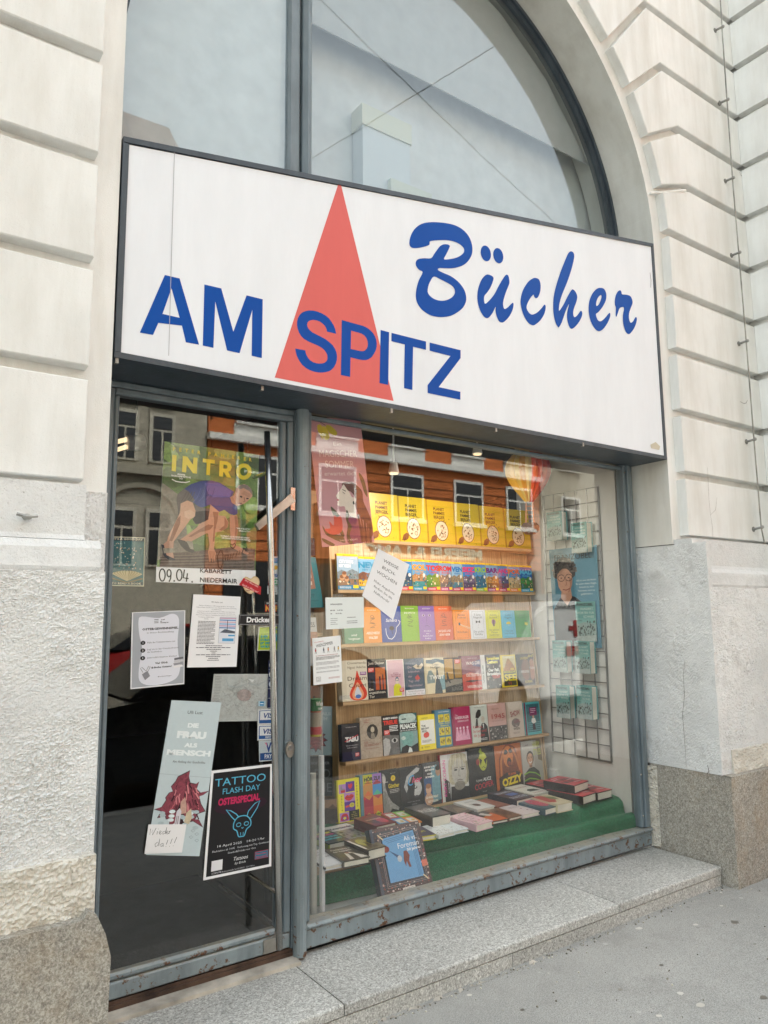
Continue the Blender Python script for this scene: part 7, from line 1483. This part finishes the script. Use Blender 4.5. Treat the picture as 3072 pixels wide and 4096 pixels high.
# papers in the display window
def d_pink(a):
    a.r(0,0,1,1,'#cf9aa2'); q = lambda pts: [a.inv(1200+x*.42194, 1600+y*.42194) for x, y in pts]
    P = lambda pts, c, nz=.05, sm=True: a.p(q(catmull(pts,3) if sm else pts), c, nz)
    P([(180,158),(230,165),(290,190),(320,215),(340,222),(280,215),(230,200)],'#4a4a2c'); a.l(q([(95,180),(150,185),(200,215),(240,240)]),.005,'#5a3a34')
    P([(165,240),(190,232),(215,260),(225,340),(215,375),(185,330),(165,280)],'#d8bc30'); P([(215,250),(245,260),(280,340),(270,372),(235,378),(222,330)],'#dcc43c'); P([(245,240),(290,245),(340,290),(352,318),(335,340),(290,320),(255,280)],'#c8b430')
    W_ = '#f2d8d4'
    for s_, x, y, w_, h_ in (('Ein',355,432,.15,.030),('MAGISCHER',368,540,.72,.056),('SOMMER',380,640,.55,.056),('erwartet dich',385,715,.60,.034)): u, t = q([(x, y)])[0]; a.t(s_, u, t, h_, W_, w=w_, rot=0)
    P([(395,800),(420,778),(480,776),(540,810),(590,870),(600,960),(640,1050),(680,1150),(692,1270),(670,1290),(640,1180),(560,1100),(520,980),(520,920),(480,870),(430,850)],'#6b3f36',.4)
    P([(560,690),(600,740),(625,820),(640,920),(610,880),(585,800),(562,730)],'#5f5c3c'); P([(412,800),(395,830),(362,880),(342,905),(352,930),(348,950),(360,975),(352,990),(380,1010),(420,1008),(440,1060),(490,1110),(530,1110),(520,1000),(500,980),(520,930),(490,920),(470,880),(440,840)],'#efe2d6'); P([(520,925),(530,950),(518,985),(505,990),(500,940)],'#ecd8cc')
    a.l(q([(400,870),(425,890)]),.004,'#3a2a28'); a.l(q([(400,848),(435,865)]),.006,'#3a2a28'); P([(350,935),(368,942),(366,955),(352,955)],'#b02c44'); a.e(*q([(508,975)])[0],.018,.014,'#3a3a34')
    P([(440,1120),(500,1110),(560,1150),(620,1300),(600,1350),(470,1365),(440,1300),(450,1200)],'#8a4a6c',.2)
    for k in range(5): P([(540+30*k,1080+20*k),(560+30*k,1110+20*k),(585+22*k,1230),(600+20*k,1340),(580+20*k,1340),(565+22*k,1230)],('#5a342c','#7a4a3c')[k % 2],.3)
    P([(290,1010),(330,1040),(370,1090),(400,1150),(390,1200),(420,1280),(400,1300),(360,1220),(340,1140),(305,1070)],'#4f5236'); P([(440,1040),(465,1090),(455,1140),(490,1200),(470,1280),(500,1350),(470,1360),(440,1280),(455,1200),(435,1130)],'#4f5236'); P([(210,1190),(250,1240),(320,1270),(400,1290),(430,1350),(380,1345),(300,1310),(240,1270)],'#55583a'); P([(205,1310),(260,1330),(330,1370),(300,1385),(230,1350)],'#55583a')
    P([(320,1095),(350,1110),(385,1100),(400,1160),(400,1230),(360,1270),(290,1275),(230,1225),(285,1215),(275,1150),(320,1190)],'#d85a50',.1); u, t = q([(460,1335)])[0]; a.t('THIELE ✻ VERLAG', u, t, .014, W_, w=.34)
sheet('summer_poster', [(1231,1667),(1441,1679),(1497,2168),(1289,2189)], .875, 'tall pink poster of a woman in profile, top left of the display window', d_pink, base='#cf9aa2')
def d_weisse(a):
    for s_, y, w_, h_ in (('WEISSE',.185,.48,.058),('BUCH-',.315,.42,.058),('WOCHEN',.445,.64,.058)): a.t(s_,.48,y,h_,'#33343a',w=w_)
    for s_, y, w_ in (('Mehr Angebote',.625,.66),('finden Sie im',.715,.58),('Halbstock!',.805,.48)): a.t(s_,.50,y,.045,'#33343a',w=w_)
sheet('sale_sheet', [(1514,2195),(1637,2258),(1573,2480),(1449,2383)], .832, 'white sheet taped at a steep tilt announcing book weeks', d_weisse, cat='sheet')
def d_open(a):
    a.t('ÖFFNUNGSZEITEN',.27,.24,.040,'#3a3c40',w=.31,bold=.03); a.t('MO-FR      9-18 Uhr',.12,.43,.038,'#3a3c40',w=.32,al='l',bold=.03); a.t('SA        10-13 Uhr',.12,.53,.038,'#3a3c40',w=.29,al='l',bold=.03)
    a.g(.12,.30,.66,.90,4,'#6a6c70',.22,2); a.g(.55,.78,.64,.68,1,'#6a6c70',.5,3); a.g(.54,.82,.76,.88,2,'#6a6c70',.3,4)
sheet('opening_hours_card', [(1302,2390),(1455,2388),(1456,2510),(1304,2518)], .838, 'white opening hours card taped to the display window', d_open, cat='notice', base='#e4eae8')
def d_wz(a):
    a.t('WILLKOMMEN IM',.22,.105,.026,'#c4686a',w=.32,rot=-.06); a.t('WIENZIMMER',.42,.19,.070,'#26262a',w=.60,rot=-.09)
    for i, x in enumerate((.10,.38,.54,.76,.90)):
        c = ('#b83c40','#3c4a5c','#d08a4c','#8a8a90','#c8a83c')[i]; a.e(x,.235,.02,.012,'#6a4a3c'); a.p([(x-.025,.25),(x+.025,.25),(x+.02,.295),(x-.02,.295)],c); a.l([(x-.01,.295),(x-.025,.34)],.008,'#2c2c34'); a.l([(x+.01,.295),(x+.03,.34)],.008,'#2c2c34')
    a.g(.10,.9,.385,.40,1,'#a86a6c',.6,1); a.g(.10,.94,.42,.49,3,'#5a5a60',.4,2); a.g(.10,.9,.53,.60,3,'#8a8a90',.35,3); a.g(.10,.92,.64,.69,2,'#8a8a90',.35,4); a.g(.10,.9,.73,.76,2,'#77777c',.4,5)
    a.l([(.10,.84),(.24,.84),(.24,.93),(.10,.93),(.10,.84)],.006,'#333'); a.t('WIEN',.17,.88,.02,'#333',w=.09); a.t('ZIMMER',.17,.915,.02,'#333',w=.10); a.g(.52,.92,.87,.91,2,'#b07a7c',.4,6)
sheet('welcome_sheet', [(1249.5,2553),(1362,2542),(1369,2727),(1255,2741)], .838, 'white letter sheet with a row of little walking figures', d_wz, cat='sheet', base='#eceeee')
# ================================================================== ACROSS THE STREET (seen in the glass)
def upright(name, x0, x1, z0, z1, y, d, mat, parent):
    g = G(); g.box((x0, y-d, z0), (x1, y, z1)); return g.make(name, mat, parent)
FY = -40.0                                            # opposite building line, facing +y
def bx(name, x0, x1, z0, z1, out, mat, parent, dep=.3):
    g = G(); g.box((x0, FY-dep, z0), (x1, FY+out, z1)); return g.make(name, mat, parent)
def window2(par, xc, z0, w_, h_, frame='trim', sill=True):
    f = bx('window', xc-w_/2-.25, xc+w_/2+.25, z0-.15, z0+h_+.25, .12, frame, par)
    for a, b, c, d in ((xc-w_/2, xc-.08, z0, z0+h_*.66), (xc+.08, xc+w_/2, z0, z0+h_*.66), (xc-w_/2, xc+w_/2, z0+h_*.72, z0+h_)):
        g = G(); g.box((a, FY+.10, c), (b, FY+.16, d)); o = g.make('pane', 'pane', f)
    if sill: bx('sill', xc-w_/2-.4, xc+w_/2+.4, z0-.45, z0-.15, .35, frame, par)
ob_b = thing('orange_building', (37, -44, -5), 'orange building with white window frames reflected in the display window', 'building')
g = G(); g.box((17.6, -62, -5), (50.6, FY, 25.5)); g.make('wall', 'orange', ob_b)
g = G(); g.prism([(17.6, 25.5), (50.6, 25.5), (47, 31), (21, 31)], -62, FY+.5); g.make('roof', 'roof', ob_b)
for z in (11.05, 17.8, 24.9): bx('cornice', 17.5, 50.7, z, z+.45, .55, 'trim', ob_b)
bx('plinth_band', 17.5, 50.7, -5, -1.0, .2, 'greyb', ob_b)
for i in range(14): bx('joint_line', 17.6, 50.6, .4+i*.74, .4+i*.74+.07, .035, 'orange_d', ob_b)
for xc in (21.4, 28.15, 34.9, 41.65, 47.9):
    for z0 in (6.7, 12.9, 19.6): window2(ob_b, xc, z0, 2.9, 3.4)
    bx('sill_panel', xc-1.9, xc+1.9, 11.55, 12.4, .1, 'trim', ob_b)
    g = G(); g.box((xc-2.5, FY-.2, -4.6), (xc+2.5, FY+.1, 2.6)); s1 = g.make('shop_front', 'pane', ob_b)
g = G(); g.box((26, FY, 3.0), (46, FY+.5, 4.7)); sgn = g.make('shop_fascia', 'orange', ob_b)
A = Art((45.5, FY+.52, 4.6), (26.5, FY+.52, 4.6), (26.5, FY+.52, 3.1), (45.5, FY+.52, 3.1)); A.n = Vector((0, 1, 0)); A.t('MEIEREI & LANGE', .5, .8, .6, '#e8e2c8', w=.7, bold=.05)
A.F = [tuple(reversed(f)) for f in A.F]; A.build('fascia_letters', 'prt', ob_b)
gb_ = thing('grey_building', (2, -44, -5), 'ornate grey-brown building with tall windows reflected in the door', 'building')
g = G(); g.box((-40, -62, -5), (17.5, FY, 27)); g.make('wall', 'greyb', gb_)
g = G(); g.prism([(-40, 27), (17.5, 27), (14, 33), (-36, 33)], -62, FY+.5); g.make('roof', 'roof', gb_)
for z in (8.0, 15.6, 26.2): bx('cornice', -40.1, 17.55, z, z+.4, .7, 'greyb', gb_)
for k in range(9):
    for dx in (11.9, 14.35):
        xc = dx-k*6.1
        if xc < -39: continue
        for z0 in (9.1, 16.8): window2(gb_, xc, z0, 1.25, 3.0, 'beige', False)
        window2(gb_, xc, 2.2, 1.35, 3.4, 'beige', False)
        bx('lintel_relief', xc-.9, xc+.9, 12.8, 13.5, .3, 'greyb', gb_)
    xc = 13.1-k*6.1
    n_ = 14; pts = [(xc+2.5*math.cos(math.pi*i/n_), 5.6+1.9*math.sin(math.pi*i/n_)) for i in range(n_+1)]; pin = [(xc+2.2*math.cos(math.pi*i/n_), 5.6+1.6*math.sin(math.pi*i/n_)) for i in range(n_+1)]
    g = G(); V = [(p[0], FY+.3, p[1]) for p in pts]+[(p[0], FY+.3, p[1]) for p in pin]+[(p[0], FY, p[1]) for p in pts]+[(p[0], FY, p[1]) for p in pin]; m = n_+1
    g.add(V, [(i, i+m, i+m+1, i+1) for i in range(n_)]+[(i, i+1, i+2*m+1, i+2*m) for i in range(n_)]+[(i+m, i+3*m, i+3*m+1, i+m+1) for i in range(n_)]); g.make('arch_moulding', 'greyb', gb_)
wb = thing('pale_building', (75, -44, -5), 'pale grey building at the far right of the reflection', 'building')
g = G(); g.box((50.9, -62, -5), (110, FY, 24)); g.make('wall', 'greyb', wb)
g = G(); g.prism([(50.9, 24), (110, 24), (107, 29), (54, 29)], -62, FY+.5); g.make('roof', 'roof', wb)
for k in range(8):
    for z0 in (6.5, 13, 19): window2(wb, 55+k*6.4, z0, 2.3, 3.3)
    g = G(); g.box((52.4+k*6.4, FY-.2, -4.6), (57.6+k*6.4, FY+.1, 3.6)); g.make('shop_front', 'pane', wb)
# street lighting mast and span wires
mast = thing('tram_mast', (30, -9.5, -5.3), 'grey cast tram wire mast reflected at the right end of the window', 'mast')
g = G(); g.tube([(29.0, -14, -5.3), (29.0, -14, 18)], .42, 12); g.make('pole', 'galv', mast)
for z in (6.6, 4.2): g = G(); g.tube([(29.0, -14, z-.15), (29.0, -14, z+.25)], .62, 12); g.make('collar', 'galv', mast)
_wl = iter(('from the mast to the shop facade, highest', 'along the near tram track', 'along the far tram track', 'a little above the near track wire', 'crossing the street from above the arch', 'crossing the street diagonally over the door'))
for a, b in (((29, -14, 15.5), (-12, 0, 14.5)), ((-25, -18, 13.2), (70, -18, 13.2)), ((-25, -24, 13.2), (70, -24, 13.2)), ((-25, -18, 14.4), (70, -19, 14.4)), ((12, 0, 13.5), (5, -41, 17)), ((-2, .1, 12), (18, -41, 16))):
    a, b = Vector(a), Vector(b); pts = []
    for i in range(13): p = a.lerp(b, i/12); p.z -= .5*math.sin(math.pi*i/12); pts.append(p)
    g = G(); g.tube(pts, .015, 5); g.make('span_wire', 'cable', None, label='thin overhead wire '+next(_wl), cat='wire', group='overhead span wires')
# vehicles
def car(x0, y0, L, W, Hc, mat, label, kind='car', z=-5.30, flip=False):
    t = thing('parked_car' if kind == 'car' else 'ambulance', (x0+L/2, y0-W/2, z), label, 'car' if kind == 'car' else 'ambulance')
    if kind == 'car':
        lower = [(0,.35),(.02,.8),(.10,1.0),(.28,1.12),(.42,1.15),(.80,1.18),(.97,1.05),(1,.75),(1,.35)]
        cabin = [(.27,1.10),(.40,1.58),(.48,1.66),(.70,1.66),(.84,1.5),(.95,1.15)]
    else:
        lower = [(0,.3),(0,1.0),(.07,1.25),(.16,1.35),(.24,2.15),(.30,2.45),(.98,2.5),(1,2.3),(1,.3)]; cabin = None
    fx = (lambda a: x0+L*(1-a)) if flip else (lambda a: x0+L*a); s_ = Hc
    def ext(prof, ya, yb, inset, m_, nm):
        pts = [(fx(a), z+b*s_) for a, b in prof]; g = G(); g.prism(pts, ya, yb); o = g.make(nm, m_, t); bm = bmesh.new(); bm.from_mesh(o.data); bmesh.ops.bevel(bm, geom=[e for e in bm.edges if len(e.link_faces) == 2 and e.calc_face_angle(0) > .9], offset=.05, segments=2, affect='EDGES'); bmesh.ops.recalc_face_normals(bm, faces=bm.faces); bm.to_mesh(o.data); bm.free(); return o
    ext(lower, y0-W, y0, 0, mat, 'body')
    if cabin:
        ext(cabin, y0-W+.45, y0-.45, 0, 'pane', 'windows'); ext([(.42,1.62),(.48,1.70),(.70,1.70),(.80,1.6)], y0-W+.4, y0-.4, 0, mat, 'roof')
    for a in (.17, .82) if kind == 'car' else (.14, .82):
        for yy in (y0-.25, y0-W+.25):
            g = G(); g.tube([(fx(a), yy-.28, z+.78), (fx(a), yy+.28, z+.78)], .78, 20); wv = g.make('wheel', 'tyre', t)
            g = G(); g.tube([(fx(a), yy-.30, z+.78), (fx(a), yy+.30, z+.78)], .46, 12); g.make('rim', 'chrome', wv)
    for yy in (y0-.5, y0-W+.5):
        g = G(); g.box((fx(.0)-.05 if not flip else fx(0)-.1, yy-.35, z+.78*s_), (fx(.0)+.12, yy+.35, z+.95*s_)); g.make('headlight', 'white', t)
        g = G(); g.box((fx(1)-.12, yy-.3, z+.8*s_), (fx(1)+.05, yy+.3, z+1.0*s_)); g.make('tail_light', 'carred', t)
    return t
car(.4, -7.6, 10.6, 4.4, 2.1, 'carblk', 'black car parked at the kerb right behind the viewer')
car(33, -7.7, 10.4, 4.3, 2.1, 'carsil', 'silver car parked at the kerb further right')
car(8, -28.5, 10.5, 4.3, 2.2, 'carred', 'red car parked across the street', flip=True)
car(-8, -28.5, 10.5, 4.3, 2.2, 'carwht', 'white car parked across the street', flip=True)
am = car(18.1, -13.5, 13.8, 4.9, 1.88, 'carwht', 'white ambulance with red stripes reflected beside the wire grid', 'van')
D = -7.0
g = G(); g.box((30.2+D, -13.5, -3.0), (38.6+D, -13.46, -2.6)); g.make('red_stripe', 'carred', am)
g = G(); g.box((31.8+D, -13.5, -1.06), (38.6+D, -13.46, -.80)); g.make('red_stripe', 'carred', am)
for a, b, c, d in ((30.5, 31.3, -1.95, -1.75), (30.8, 31.0, -2.2, -1.5)): g = G(); g.box((a+D, -13.5, c), (b+D, -13.445-(.004 if a < 30.6 else 0), d)); g.make('red_cross', 'carred', am)
g = G(); g.box((32.0+D, -13.5, -2.4), (34.4+D, -13.45, -1.2)); g.make('side_window', 'pane', am)
g = G(); g.box((29.9+D, -16.6, -.62), (31.9+D, -14.8, -.35)); g.make('blue_light', 'carsil', am)
for txt_, xx0, xx1, zz0, zz1 in (('AMBULANCE', 31.6, 29.3, -1.04, -.82), ('12. BEZIRK', 34.6, 31.2, -3.75, -3.3)):
    A = Art((xx0+D, -13.44, zz1), (xx1+D, -13.44, zz1), (xx1+D, -13.44, zz0), (xx0+D, -13.44, zz0)); A.n = Vector((0, 1, 0)); A.t(txt_, .5, .85, .7, '#2a2c34', w=.9, bold=.03); A.F = [tuple(reversed(f)) for f in A.F]; A.build('side_lettering', 'prt', am)
# traces of taped corners on the display window
for u, v, lb in ((1352, 2386, 'short piece of clear tape above the opening hours card'), (1378, 2790, 'short piece of clear tape under the white letter sheet'), (1520, 2190, 'short piece of clear tape at the top of the tilted sheet')):
    p = aty(u, v, .866); g = G(); g.box((p.x-.07, .864, p.z-.025), (p.x+.07, .867, p.z+.025)); g.make('tape_piece', 'tube', None, label=lb, cat='tape', group='pieces of clear tape')
